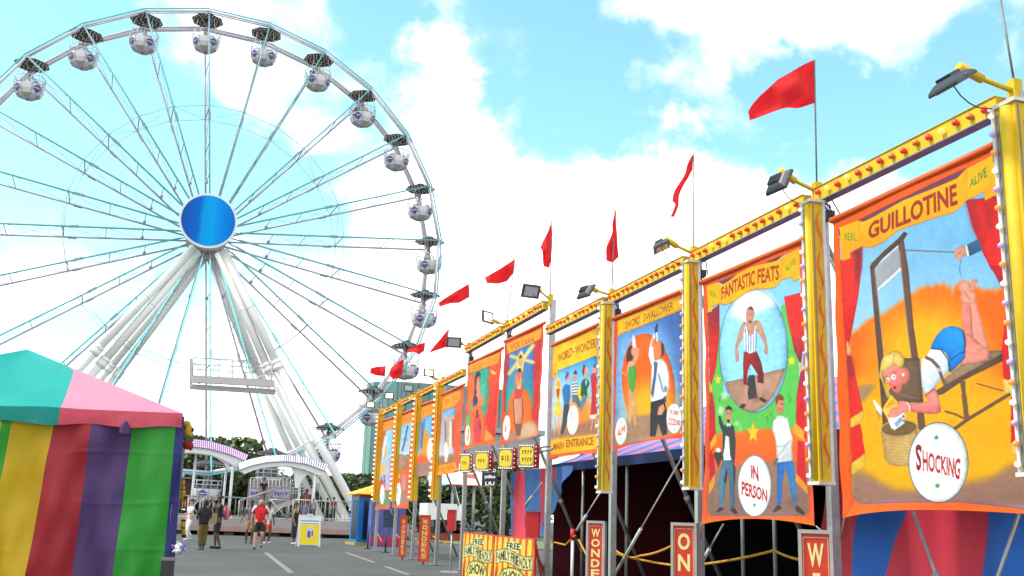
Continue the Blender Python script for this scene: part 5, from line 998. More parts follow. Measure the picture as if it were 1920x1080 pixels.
BM = [bulb_mesh('bulb', m, .034, (-1, 0, 0)) for m in RBULB]
def put(name, data, parent, loc):
    o = bpy.data.objects.new(name, data); COL.objects.link(o); o.parent = parent; o.location = loc; return o
k = 0
for t in range(10):
    z = ZC if t in (4, 5) else ZR; y0, y1 = PY[t], PY[t+1]
    r = empty('bulb_beam', (XF-.06, (y0+y1)/2, z), 'yellow beam studded with red and amber bulbs above the '+['guillotine banner', 'strongman banner', 'SWORD SWALLOWER banner', 'MAIN ENTRANCE banner', 'crowned VOLTARA banner', 'red-draped woman banner', 'crowd banner with an orange foot panel', 'two-oval banner', 'pole-figure banner', 'leftmost banner'][t], 'light beam', 'bulb-studded beams along the top of the sideshow front')
    L_ = y1-y0-.22; q = MB(); q.box((0, 0, 0), (.11, L_, .17)); q.box((0, 0, .0855), (.14, L_, .004)); q.mtl(1); q.box((-.002, 0, -.088), (.125, L_-.01, .012)); q.build('beam', [YELLOW, DSTEEL], r)
    for i in range(15):
        y = -L_/2+L_*(i+.6)/15.2; kk = 0 if i % 2 == 0 else (1 if random.random() < .75 else 2); put('bulb', BM[kk], r, (-.056, y, .01*((i*7) % 3-1)))
# tall bulb columns
CB = [bulb_mesh('bulb', mat('white_bulb', (.8, .78, .72), .3, var=0, emit=.35, ecol=(1, .95, .85)), .026, (-1, 0, 0)), bulb_mesh('bulb', mat('lilac_bulb', (.42, .32, .72), .3, var=0, emit=.15, ecol=(.6, .45, 1)), .026, (-1, 0, 0)), bulb_mesh('bulb', mat('orange_bulb', (.78, .24, .06), .3, var=0, emit=.25, ecol=(1, .35, .08)), .026, (-1, 0, 0)),
      bulb_mesh('bulb', mat('warm_bulb', (.8, .7, .4), .3, var=0, emit=1.2, ecol=(1, .85, .45)), .030, (-1, 0, 0))]
WTRIM = mat('white_trim', (.62, .58, .56), .5, var=.2, scale=12)
SCROLL = mat('orange_scrollwork', rgb(226, 110, 20), .5, var=.35, scale=9)
COLS = {0: (1862, 232), 1: (1504.5, 405), 2: (1281, 515), 3: (1126, 590), 7: (818, 738), 8: (779, 757), 9: (744, 770), 10: (709, 785)}
for t, (px, py) in COLS.items():
    X0 = 6.44; far = t >= 7; yf = onX(px, py, X0).y; zb, zt = 1.82, ZR-.14
    r = empty('bulb_column', (X0, yf, zb), ('tall yellow column edged with bulbs ' if not far else 'small far yellow column with warm lit bulbs ')+NEAR[t], 'light column', 'yellow bulb columns of the sideshow front')
    hh = zt-zb; wy = .17 if t else .26; wx = .16 if t else .25
    q = MB(); q.mtl(0); q.box((wx/2, -wy/2, hh/2), (wx, wy, hh)); 
    q.mtl(1); q.box((-.012, -.02, hh/2), (.022, .035, hh+.06)); q.box((wx+.0, -wy-.008, hh/2), (.035, .02, hh+.06)); q.box((wx/2, -wy/2, -.02), (wx+.05, wy+.05, .035)); q.box((wx/2, -wy/2, hh+.02), (wx+.05, wy+.05, .035))
    q.mtl(2); q.box((.03, -wy-.004, hh/2), (.012, .006, hh-.04)); q.box((-.004, -.055, hh/2), (.005, .03, hh-.1))
    q.build('body', [YELDARK if not far else YELLOW, WTRIM if not far else YELLOW, DSTEEL if not far else REDP], r)
    if not far:
        q = MB(); q.tube((.0, -wy*.64, .02), (.0, -wy*.64, hh-.02), wy*.22, 10); q.build('rounded_moulding', YELLOW, r)
        rnd = random.Random(t); q = MB(); z = .15
        while z < hh-.35:                         # painted flame scrolls on the side panel
            n = 10; h_ = rnd.uniform(.35, .55); x0 = wx*.45
            L1 = [Vector((x0+wx*.18*math.sin(j/n*2*PI+.5)+.01, -wy-.004, z+h_*j/n)) for j in range(n+1)]; L2 = [p+Vector((.010+wx*.17*math.sin(PI*j/n), -.0, 0)) for j, p in enumerate(L1)]
            q.loft([[a, b, b+Vector((0, .003, 0)), a+Vector((0, .003, 0))] for a, b in zip(L1, L2)], cap=True); z += h_+.04
        q.build('scrollwork', SCROLL, r)
    n = 19 if not far else 20
    for i in range(n): put('bulb', CB[(0, 1, 2)[i % 3] if not far else 3], r, (-.024, -.03 if not far else -.0, hh-.06-(hh-.12)*i/(n-1)))
    if far: q = MB(); q.box((-.006, -.06, hh/2), (.01, .12, hh)); q.build('red_strip', ORANGE, r)
# floodlights on arms
HOUS = mat('lamp_housing', (.045, .048, .056), .45, var=.2); GLASS = mat('lamp_glass', (.30, .32, .35), .15, var=0); GLASSL = mat('lamp_glass_lit', (.8, .78, .6), .2, var=0, emit=1.0, ecol=(1, .90, .55))
FL = {0: ((1803, 128), (1785, 157), (.55, 0, -.84), 0), 1: ((1466, 323), (1461, 342), (.9, .1, -.4), 0), 2: ((1250, 449), (1240, 463), (.4, -.2, -.9), 0), 3: ((1104, 538), (1099, 547), (.8, .2, -.5), 0), 4: ((1003, 536), (995, 546), (.1, -.9, -.4), 0),
      5: ((926, 601), (914, 595), (.55, -.8, .1), 1), 6: ((861, 641), (851, 642), (-.2, -.9, -.2), 0), 7: ((812, 708), (804, 699), (.1, -.98, .1), 1), 8: ((772, 737), (766, 728), (-.1, -.9, .2), 0), 9: ((737, 748), (730, 742), (-.2, -.95, 0), 1), 10: ((702, 763), (695, 759), (-.2, -.95, 0), 1)}
for t, (ae, lp, nrm, lit) in FL.items():
    Y = PY[t]; a = Vector((XF, Y, top_z(t)+.05)); b = onY(*ae, Y-.02); c = onY(*lp, Y-.06); sc_ = 1.0 if t < 4 else (1.1 if t < 7 else .9)
    r = empty('floodlight', a, 'floodlight on a yellow arm, '+('lit face, ' if lit else '')+NEAR[t], 'floodlight', 'floodlights on arms above the sideshow front')
    q = MB(); q.beam(Vector((0, 0, -.08)), Vector((0, 0, .16)), .09, .09); d = b-a; q.tube((0, 0, .05), d*.68, .022, 8); q.tube(d*.62, d*1.06, .042, 8); q.build('arm', YELDARK, r)
    n = Vector(nrm).normalized(); R = n.to_track_quat('Z', 'Y').to_matrix(); w2, h2, dp_ = .17*sc_, .12*sc_, .07*sc_; q = MB(); cc = c-a
    ring = lambda sx, sy, z: [cc+R @ Vector((x*sx*w2, y*sy*h2, z)) for x, y in ((-1, -1), (1, -1), (1, 1), (-1, 1))]
    q.loft([ring(.55, .55, -dp_*.9), ring(.75, .75, -dp_*.7), ring(1, 1, -.02), ring(1.06, 1.06, 0), ring(1.06, 1.06, .02), ring(.94, .94, .022)], cap=True)
    for i in range(-3, 4): q.box(cc+R @ Vector((i*w2*.17, 0, -dp_*.95)), (.008, h2*1.0, .05), R)
    q.build('housing', HOUS, r)
    q = MB(); q.box(cc+R @ Vector((0, 0, .025)), (w2*1.55, h2*1.5, .006), R); q.build('glass', GLASSL if lit else GLASS, r)
    q = MB(); q.path([cc+R @ Vector((w2*1.1, 0, -.01)), d*1.02+Vector((0, 0, -.02)), cc+R @ Vector((-w2*1.1, 0, -.01))], .012, 5); q.build('yoke', DSTEEL, r)
    q = MB(); pts = [cc.lerp(Vector((0, 0, -.02)), f)+Vector((0, 0, -.14*math.sin(PI*f**.8)*(1.2 if t < 3 else .5))) for f in np.linspace(0, 1, 9)]; q.path([Vector(p) for p in pts], .006, 5); q.build('cable', BLACK, r)
# flag poles and pennants
CLOTH = mat('red_flag_cloth', rgb(232, 30, 36, .9), .8, var=.08, scale=4, glow=.35)
FLAGS = {0: ((1876, 0), (1904, 170), None), 1: ((1527, 112), (1535, 372), [(1527, 112), (1495, 128), (1462, 146), (1430, 176), (1402, 211), (1406, 225), (1440, 213), (1472, 203), (1500, 198), (1529, 193)]),
         2: ((1301, 285), (1301.5, 484), [(1300, 290), (1296, 293), (1281, 326), (1266, 356), (1256, 379), (1265, 384), (1261, 404), (1268, 404), (1277, 370), (1285, 342), (1290, 334), (1299, 318)]), 3: ((1153, 388), (1147, 558), [(1153, 392), (1144, 436), (1138, 462), (1136, 488), (1149, 492), (1160, 482), (1158, 455), (1154, 425)]),
         4: ((1034, 413), (1030.5, 566), [(1034, 416), (1022, 446), (1012, 465), (1021, 484), (1020, 498), (1031, 502), (1034, 480), (1036, 452)]), 5: ((966, 484), (950, 610), [(966, 485), (936, 505), (908, 521), (910, 533), (932, 532), (950, 528), (963, 512)]),
         6: ((880, 530), (877.5, 650), [(879, 532), (850, 549), (824, 566), (826, 574), (845, 569), (862, 567), (880, 557)]), 7: ((842, 614), (830, 716), [(841, 617), (820, 642), (801, 664), (820, 656), (838, 650), (840, 634)]), 8: ((797, 641), (787, 736), [(797, 642), (782, 651), (770, 651), (761, 661), (775, 660), (784, 666), (790, 657), (795, 658)]),
         9: ((757, 671), (752, 752), [(757, 673), (745, 680), (733, 690), (730, 702), (735, 711), (745, 710), (753, 703), (757, 690)]), 10: ((723, 686), (717, 772), [(723, 686), (708, 687), (694, 691), (693, 700), (704, 703), (721, 706), (721, 697)])}
FLAB = {0: 'bare flagpole running out of the top right corner', 1: 'large red pennant spread wide over the guillotine banner post', 2: 'narrow red pennant hanging in a long slanted fold', 3: 'red pennant twisted into a thin upright point', 4: 'red pennant drooping close beside its pole over the entrance', 5: 'small red pennant blowing left, just right of the wheel rim', 6: 'red pennant whose tip crosses a gondola canopy', 7: 'red triangular pennant drooping left above a grey floodlight', 8: 'crumpled red pennant in front of a gondola canopy', 9: 'rounded red pennant in front of the teal tower and gondola', 10: 'leftmost red pennant, flying flat above the teal tower'}
for t, (tp, bt, poly) in FLAGS.items():
    Y = PY[t]; b = Vector((XF, Y, top_z(t)+.1)); a = onY(*tp, Y)
    r = empty('flagpole', b, FLAB[t], 'flag', 'red pennants on poles along the sideshow front')
    q = MB(); q.tube((0, 0, -.1), (0, 0, .12), .026, 8); q.tube((0, 0, .1), (a-b)*1.0, .011, 6); q.build('pole', DSTEEL, r)
    if poly:
        P = [onY(x, y, Y-.0)-b for x, y in poly]; bmh = bmesh.new(); vs = [bmh.verts.new(p) for p in P]; f = bmh.faces.new(vs)
        bmesh.ops.triangulate(bmh, faces=[f]); 
        for _ in range(3): bmesh.ops.subdivide_edges(bmh, edges=bmh.edges[:], cuts=1, use_grid_fill=True)
        xm = max(p.x for p in P); zm = sum(p.z for p in P)/len(P)
        for v in bmh.verts: dd = xm-v.co.x; v.co.y += .07*math.sin(dd*11+v.co.z*5+t)*min(1, dd*6)+.05*math.sin(v.co.z*13+t)*min(1, dd*6)
        bmesh.ops.recalc_face_normals(bmh, faces=bmh.faces[:])
        me = bpy.data.meshes.new('pennant'); bmh.to_mesh(me); bmh.free(); me.materials.append(CLOTH); me.polygons.foreach_set('use_smooth', [True]*len(me.polygons)); o = bpy.data.objects.new('pennant', me); COL.objects.link(o); o.parent = r
# price signs, placards, pay boxes, upright word boards
LITY = mat('lit_yellow_panel', (.42, .32, .015), .4, var=.35, scale=7, emit=.34, ecol=(.95, .58, .01)); INK = mat('dark_ink', (.05, .04, .02), .6, var=0)
BULBW = mat('marquee_bulb', (.9, .8, .5), .3, var=0, emit=1.3, ecol=(1, .80, .36))
PRC = [((862, 888), (851, 886), 'lit yellow price box, leftmost of the four, with small dark figures', 5.55), ((890, 926), (846, 884), 'second lit yellow price box from the left with a rounded bright panel', 5.4), ((934, 971), (840, 880), 'third lit yellow price box, lettered 10', 5.4), ((972, 1012), (834, 877), 'rightmost and largest lit yellow price box with two rows of dark lettering', 5.2)]
for i, ((x0, x1), (y0, y1), lab, _) in enumerate(PRC):
    c = onX((x0+x1)/2, (y0+y1)/2, 6.2); dst = (c-C0).dot(_fw); wd = (x1-x0)/FPX*dst; ht = (y1-y0)/FPX*dst; ang = math.atan2(c.x, c.y)
    r = empty('price_sign', c, lab, 'sign', 'lit yellow price boxes at the entrance', rz=-ang-.42); fwid = wd*.80; dep = wd*.55
    q = MB(); q.mtl(0); q.box((0, 0, 0), (fwid, dep, ht)); q.mtl(1); q.box((0, -dep/2-.006, 0), (fwid*.98, .012, ht*.98)); q.build('box', [REDP, DSTEEL], r)
    q = MB(); n = 10; q.add([(fwid*.42*np.sign(math.cos(a))*abs(math.cos(a))**.45, -dep/2-.016, ht*.38*np.sign(math.sin(a))*abs(math.sin(a))**.45) for a in np.linspace(0, 2*PI, 24, endpoint=False)], [tuple(range(23, -1, -1))]); q.build('panel', LITY, r)
    q = MB(); P = lambda x, z: Vector((fwid*x, -dep/2-.018, ht*z))
    if i == 2: text_on(q, '10', P(-.02, .14), P(.26, .14), P(.26, -.14), P(-.02, -.14), .02); text_on(q, '$', P(-.30, .12), P(-.12, .12), P(-.12, -.12), P(-.30, -.12), .02)
    else:
        for rr, cc_ in (((.16, 4), (-.16, 4)) if i == 3 else ((0, 3),)):
            for j in range(cc_): q.box(P(-.24+.17*j, rr), (fwid*.05, .004, ht*.17)); q.box(P(-.20+.17*j, rr+.05), (fwid*.07, .004, ht*.05))
    q.build('lettering', INK, r)
    q = MB()
    for z in (-.45, .45):
        for j in range(8): q.ball((fwid*(-.44+.88*j/7), -dep/2-.012, ht*z), .010, 6, 4)
    for j in range(5): q.ball((fwid/2+.006, -dep*.30, ht*(-.4+.8*j/4)), .010, 6, 4); 
    q.build('bulbs', BULBW, r)
q = MB(); a = onX(852, 884, 6.45); b = onX(1036, 842, 6.45); q.tube(a, b, .02, 6); q2 = onX(1000, 880, 6.5); q.tube(onX(1000, 842, 6.45), onX(1036, 835, 6.7), .02, 6)
tag(q.build('hanger_bar', DSTEEL), 'thin dark bar carrying the four lit price boxes', 'bar')
def flat_paint(name, paint, q4, parent, m='painted_board', nu=60, nv=80, thick=.03):
    TL, TR_, BR, BL = [Vector(p) for p in q4]; vs = []; uv = []
    for v in range(nv+1):
        for u in range(nu+1): vs.append(TL.lerp(TR_, u/nu).lerp(BL.lerp(BR, u/nu), v/nv)); uv.append((u/nu*100, v/nv*140))
    me = bpy.data.meshes.new(name); me.from_pydata([tuple(p) for p in vs], [], [(v*(nu+1)+u, v*(nu+1)+u+1, (v+1)*(nu+1)+u+1, (v+1)*(nu+1)+u) for v in range(nv) for u in range(nu)])
    col = np.ones((len(vs), 4), np.float32); col[:, :3] = paint.sample(np.array(uv))*.68; at = me.color_attributes.new('paint', 'FLOAT_COLOR', 'POINT'); at.data.foreach_set('color', col.ravel()); me.materials.append(mat_attr(m, .55)); me.update()
    o = bpy.data.objects.new(name, me); COL.objects.link(o); o.parent = parent; return o
pp = Paint(0, 0, 100, 140, (250, 214, 60), S=4)
for i in range(7): x = 4+i*15; pp.poly([(x, 0), (x+6.5, 0), (x+5, 40), (x+8, 90), (x+6, 140), (x, 140), (x+1.5, 70)], (226, 84, 24))
pp.ell((50, 22), 22, 13, (252, 240, 170)); pp.text('FREE', (33, 13), (67, 13), (67, 31), (33, 31), (40, 40, 30), .03)
wv = lambda u: 7*math.sin(2*PI*(u-.05))
pp.poly([(3+94*u, 42-wv(u)-4) for u in np.linspace(0, 1, 20)]+[(3+94*u, 72-wv(u)+4) for u in np.linspace(1, 0, 20)], (40, 36, 30)); pp.poly([(3+94*u, 43-wv(u)-3) for u in np.linspace(0, 1, 20)]+[(3+94*u, 71-wv(u)+3) for u in np.linspace(1, 0, 20)], (250, 232, 150))
pp.text('FAMILY FRIENDLY', (5, 43), (95, 43), (95, 70), (5, 70), (44, 40, 36), .03, lambda u, t: (u, t+wv(u)/27))
pp.ell((50, 112), 34, 33, (40, 36, 30)); pp.ell((50, 113), 32, 31, (250, 228, 130)); pp.text('SHOW', (24, 92), (76, 92), (76, 126), (24, 126), (44, 40, 36), .04, lambda u, t: (u, t*(.8+.2*math.sin(PI*u))+.2*math.sin(PI*u)*.6))
for i, (tl, tr_, lab) in enumerate((((871, 1000), (928, 1004), 'striped FREE FAMILY FRIENDLY SHOW placard nearer the red pay box on the left'), ((930, 1006), (1004, 1012), 'striped FREE FAMILY FRIENDLY SHOW placard on the right, larger of the two'))):
    a = onX(*tl, 6.3); b = onX(*tr_, 6.3); b.z = a.z; hh = 1.0; n = Vector((-1, 0, 0))
    r = empty('show_placard', (a+b)/2-Vector((0, 0, a.z)), lab, 'placard', 'striped free show placards'); o = r.location
    flat_paint('board_face', pp, [a-o+n*.02, b-o+n*.02, b-o+n*.02-Vector((0, 0, hh)), a-o+n*.02-Vector((0, 0, hh))], r)
    q = MB(); q.beam(a-o-Vector((0, 0, hh/2)), b-o-Vector((0, 0, hh/2)), hh+.06, .03, (1, 0, 0)) if False else q.box(((0, 0, a.z-hh/2)), (.03, (b-a).length+.06, hh+.06)); q.build('board', REDP, r)
    q = MB()
    for y in (-.45, .45): q.beam((.03, y*(b-a).length, a.z), (.25, y*(b-a).length, .0), .04, .04); q.beam((.03, y*(b-a).length, a.z-.1), (-.02, y*(b-a).length, .0), .04, .04)
    split_build(q, 'leg', REDP, r)
for i, (x0, x1, y0, y1, X, lab, st) in enumerate(((983, 1016, 962, 1008, 6.6, 'red pay box hung on the post beside the striped placard', 0), (837, 858, 958, 995, 6.2, 'small red pay box on a slim grey stand left of the placards', 1))):
    a = onX(x0, y0, X); b = onX(x1, y1, X); c = (a+b)/2; dst = (c-C0).dot(_fw); wd = (x1-x0)/FPX*dst; ht = (y1-y0)/FPX*dst
    r = empty('pay_box', (c.x, c.y, 0), lab, 'box', None, rz=-.42); q = MB(); q.box((0, 0, c.z), (wd*.74, wd*.62, ht)); q.box((0, -.01, c.z+ht/2+.01), (wd*.8, wd*.7, .02)); q.build('cabinet', REDP, r)
    q = MB(); q.box((-wd*.38, -wd*.02, c.z+ht*.12), (.02, wd*.42, ht*.55)); q.build('window', BLACK, r)
    q = MB(); q.tube((.0, .1, 0), (.0, .1, c.z-ht/2+.02), .028, 8); q.box((0, .1, .015), (.45, .4, .03)); q.build('stand', STEEL, r)
WBR = mat('board_red', rgb(214, 52, 22), .5, var=.15); WBF = mat('frame_grey', (.36, .34, .33), .6, var=.2)
WB = [((1497, 997), (1560, 997), 'W I', 'red board with a big cream W at the lower right, nearest the camera', 6.35), ((1259, 983), (1308, 985), 'ON S', 'red upright board lettered ON S under the strongman banner', 6.35), ((1101, 979), (1137, 982), 'WONDERS', 'red upright board lettered WONDERS below the entrance column', 6.35), ((788, 967), (808, 967), 'WONDERS', 'small far orange upright board with worn pale letters, right of its twin', 6.35), ((752, 968), (764, 968), 'WONDERS', 'leftmost narrow orange upright board below the far banners', 6.35)]
for i, (p0, p1, body, lab, X) in enumerate(WB):
    far = i >= 3; a = onX(*p0, X); dst = (a-C0).dot(_fw); wd = (p1[0]-p0[0])/FPX*dst; c = onX((p0[0]+p1[0])/2, p0[1], X); ang = .62 if not far else .3
    r = empty('word_board', (c.x, c.y, 0), lab, 'sign board', 'upright word boards along the sideshow front', rz=-ang); zt = c.z; fw_ = wd*.86; zb = .06 if not far else .12
    q = MB(); q.mtl(0); q.box((0, 0, (zt+zb)/2), (fw_, .12, zt-zb)); q.mtl(1); hh = (zt-zb)
    for x in (-1, 1): q.box((x*fw_*.5, -.01, (zt+zb)/2), (.035, .15, hh+.04))
    q.box((0, -.01, zt), (fw_+.035, .152, .04)); q.box((0, -.01, zb), (fw_+.035, .152, .04)); q.build('board', [WBR if not far else ORANGE, WBF if not far else WBR], r)
    q = MB(); chars = [ch for ch in body if ch != ' ']; per = .30 if i == 0 else (.27 if i == 1 else (hh-.1)/7.3); 
    for j, ch in enumerate(chars):
        zc = zt-.09-per*(j+.5)-(.05 if i == 1 and j > 1 else 0)-(.12 if i == 1 and j > 1 else 0); lw = fw_*.26 if ch != 'I' else fw_*.12; lh = per*.40; P = lambda x, z: Vector((x, -.064, z)); text_on(q, ch, P(-lw, zc+lh), P(lw, zc+lh), P(lw, zc-lh), P(-lw, zc-lh), .03)
    split_build(q, 'lettering', CREAM, r)
    if not far:
        q = MB(); m_ = fw_*.40
        for x in (-m_, m_): q.box((x, -.062, (zt+zb)/2), (.01, .004, hh-.12))
        q.box((0, -.062, zt-.06), (m_*2, .004, .01)); q.build('border_line', mat('pale_pink_line', rgb(240, 170, 140), .6), r)
    q = MB(); q.beam((0, .09, 0), (0, .09, zt*.8), .05, .05); q.build('prop', DSTEEL, r)
# rope barriers
YROPE = mat('yellow_rope', rgb(214, 150, 40), .8, var=.25, scale=30)
def rope(mb, pts, sag, r=.018, n=10):
    for a, b in zip(pts, pts[1:]): mb.path([a.lerp(b, i/n)+Vector((0, 0, -sag*4*(i/n)*(1-i/n))) for i in range(n+1)], r, 6)
RP = [([(1316, 1058), (1452, 1032), (1505, 1050)], 7.2, .02, 'yellow rope strung low across the dark tent mouth under the strongman banner'), ([(1143, 1022), (1175, 1042), (1200, 1042), (1262, 1022)], 7.0, .03, 'upper yellow rope between the WONDERS and ON S boards'), ([(1143, 1035), (1262, 1060)], 7.1, .02, 'lower yellow rope between the WONDERS and ON S boards'), ([(1020, 1012), (1060, 1022), (1078, 1004)], 6.9, .0, 'yellow rope looping to the red-topped stanchion from the right placard'), ([(1085, 1012), (1102, 1045)], 6.6, .0, 'short yellow rope falling toward the WONDERS board'), ([(702, 990), (716, 1015)], 6.9, .0, 'leftmost pale rope by the kiosk'), ([(738, 995), (755, 1014)], 6.9, .02, 'pale rope left of the leftmost word board'), ([(770, 995), (788, 1023)], 6.9, .02, 'pale rope between the two far word boards'), ([(812, 1005), (838, 1019)], 6.9, .03, 'pale rope right of the far orange board')]
for pts, X, sag, lab in RP:
    q = MB(); rope(q, [onX(*p, X) for p in pts], sag); tag(q.build('barrier_rope', YROPE), lab, 'rope', 'barrier ropes of the sideshow front')
s = onX(1074, 1000, 6.9)
r = empty('rope_stanchion', (s.x, s.y, 0), 'white rope stanchion with a red top before the tent mouth', 'stanchion'); q = MB(); q.tube((0, 0, 0), (0, 0, s.z-.1), .03, 10); q.tube((0, 0, 0), (0, 0, .03), .16, 14); q.build('pole', WHITE, r); q = MB(); q.tube((0, 0, s.z-.12), (0, 0, s.z+.08), .045, 10); q.build('cap', REDP, r)
for i, (px, py, X) in enumerate(((672, 985, 6.9), (643+62, 990, 6.95), (700+33, 985, 7.0))):
    s = onX(px+20, py, X); r = empty('rope_stanchion', (s.x, s.y, 0), ['slim dark stanchion by the blue kiosk', 'slim dark stanchion below the leftmost banner', 'slim dark stanchion between the far columns'][i], 'stanchion', 'dark stanchions at the far end'); q = MB(); q.tube((0, 0, 0), (0, 0, s.z), .03, 8); q.build('pole', BLACK, r); q = MB(); q.tube((0, 0, 0), (0, 0, .03), .15, 12); q.build('base', BLACK, r)

# ================================================================== BIG TENT
TBLUE = mat('tent_blue', rgb(70, 124, 214, .95), .7, var=.2, scale=1.5, bump=.4); TPINK = mat('tent_pink', rgb(238, 116, 150, .95), .7, var=.2, scale=1.5, bump=.4); TRED = mat('tent_red', rgb(224, 54, 80, 1.), .7, var=.22, scale=1.2, bump=.4); TNAVY = mat('tent_navy', rgb(40, 60, 120, .8), .7, var=.2)
TDARK = mat('tent_lining_shade', (.012, .010, .012), .9, var=.3); TMAR = mat('tent_maroon', (.13, .010, .018), .85, var=.3)  # near-black lining: the shade inside the tent is put into its colour
XE = 8.5; ze = onX(1149, 860, XE).z; ye0 = onX(1032, 872, XE).y; ye1 = 5.2; XRG = 13.2; zr = onX(1315, 758, XRG).z; XB2 = 18.
tent = empty('big_tent', (XE, (ye0+ye1)/2, 0), 'big blue and red striped show tent with a black open mouth behind the banners', 'tent'); to = -tent.location
q = MB(); ns = int((ye0-ye1)/.62)
for i in range(ns+1):
    a = ye1+(ye0-ye1)*i/(ns+1); b = ye1+(ye0-ye1)*(i+1)/(ns+1); q.mtl(i % 2); n = 6
    for j in range(n):
        f0, f1 = j/n, (j+1)/n; zz = lambda f: ze+(zr-ze)*f-.05*math.sin(PI*f); xx = lambda f: XE+(XRG-XE)*f
        q.add([(xx(f0), a, zz(f0)), (xx(f0), b, zz(f0)), (xx(f1), b, zz(f1)), (xx(f1), a, zz(f1))], [(0, 3, 2, 1)])
    q.add([(XRG, a, zr), (XRG, b, zr), (XB2, b, ze-.3), (XB2, a, ze-.3)], [(0, 3, 2, 1)])
q.build('roof', [TBLUE, TPINK], tent).location = to
q = MB(); q.mtl(0); q.box((XE-.03, (ye0+ye1)/2, ze-.07), (.03, ye0-ye1, .2)); q.build('valance', TNAVY, tent).location = to
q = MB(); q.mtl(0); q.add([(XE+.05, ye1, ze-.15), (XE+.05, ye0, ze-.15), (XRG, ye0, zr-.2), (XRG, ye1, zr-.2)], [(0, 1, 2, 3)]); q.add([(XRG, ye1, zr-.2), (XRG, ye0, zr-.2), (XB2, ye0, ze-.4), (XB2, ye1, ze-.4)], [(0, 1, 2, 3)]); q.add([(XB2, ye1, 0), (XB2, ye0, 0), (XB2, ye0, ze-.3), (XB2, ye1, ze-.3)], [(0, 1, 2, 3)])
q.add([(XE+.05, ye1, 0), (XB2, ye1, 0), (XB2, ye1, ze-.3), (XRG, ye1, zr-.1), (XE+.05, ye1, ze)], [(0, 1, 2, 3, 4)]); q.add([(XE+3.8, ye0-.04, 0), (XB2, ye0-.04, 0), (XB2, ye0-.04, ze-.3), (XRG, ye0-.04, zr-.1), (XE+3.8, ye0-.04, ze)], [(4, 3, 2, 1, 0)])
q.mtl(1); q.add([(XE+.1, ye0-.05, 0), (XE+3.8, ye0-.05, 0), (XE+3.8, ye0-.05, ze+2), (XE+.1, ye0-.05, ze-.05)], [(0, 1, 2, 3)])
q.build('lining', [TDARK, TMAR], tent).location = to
q = MB(); q.add([(XE+.1, ye1, .008), (XB2, ye1, .008), (XB2, ye0, .008), (XE+.1, ye0, .008)], [(0, 1, 2, 3)]); q.build('floor_shade', mat('tent_floor_shade', (.025, .024, .024), .9), tent).location = to  # dark sheet added over the ground, the tent's inner shade as colour
# front wall cloth at the near end, and drawn-back curtain at the far end
XW = 7.75
def cloth_strip(mb, tops, bots, X, fold=.06, n=26, w_=.8, ph=0., mats=None):
    """strips given by top and bottom photo points; the cloth hangs in soft folds on the plane X"""
    for k in range(len(tops)-1):
        mb.mtl(mats[k], True); a, b = onX(*tops[k], X), onX(*tops[k+1], X); c, d = onX(*bots[k], X), onX(*bots[k+1], X); rings = []
        for j in range(n+1):
            row = []
            for i in range(9):
                s = i/8; p = a.lerp(b, s).lerp(c.lerp(d, s), j/n); p.x += fold*math.sin(p.y*5+j/n*2+ph)*(.4+.6*j/n)+fold*.5*math.sin(p.y*11+ph); row.append(p)
            rings.append(row)
        mb.loft(rings, closed=False)
q = MB(); cloth_strip(q, [(1552, 806), (1592, 812), (1640, 806), (1750, 806), (1870, 806), (1990, 806)], [(1506, 1230), (1560, 1230), (1578, 1230), (1600, 1230), (1810, 1230), (2060, 1230)], XW, mats=[1, 1, 0, 1, 0], fold=.07)
q.build('front_wall', [mat('wall_blue', rgb(40, 104, 204, 1.), .7, var=.2, scale=1.2, bump=.3), TRED], tent).location = to
q = MB(); cloth_strip(q, [(1545, 808), (1640, 808)], [(1560, 1000), (1600, 1080)], XW+.25, mats=[0], fold=.03); q.build('inner_flap', mat('flap_maroon', rgb(150, 30, 52, .8), .75, var=.2), tent).location = to
q = MB(); cloth_strip(q, [(957, 886), (967, 884), (988, 882), (1017, 878), (1043, 876), (1074, 872)], [(955, 1010), (962, 1010), (985, 1010), (1000, 1010), (1008, 1006), (1018, 1000)], XE-.35, mats=[0, 1, 0, 1, 0], fold=.07); q.build('curtain', [mat('curtain_blue', rgb(76, 124, 196, 1), .7, var=.25, scale=2, bump=.3), mat('curtain_red', rgb(226, 66, 92, 1), .7, var=.25, scale=2, bump=.3)], tent).location = to
for i, (p0, p1) in enumerate((((1176, 860), (1188, 1090)), ((1390, 850), (1395, 1090)), ((1449, 850), (1449, 1090)), ((1094, 870), (1100, 1080)))):
    a = onX(*p0, XE+.02); q = MB(); q.tube((a.x, a.y, 0), (a.x, a.y, ze-.02), .035, 8); q.build('side_pole', STEEL, tent).location = to
for p0, p1, X in (((1712, 960), (1760, 1090), 7.3), ((1910, 965), (1870, 1085), 7.1)):
    q = MB(); a, b = onX(*p0, X), onX(*p1, X); b = a+(b-a)*(a.z/(a.z-b.z)); q.tube(a, b, .02, 6); c = a.lerp(b, .4); q.tube(c, c.lerp(b, .12), .045, 8); q.build('guy_strut', STEEL, tent).location = to
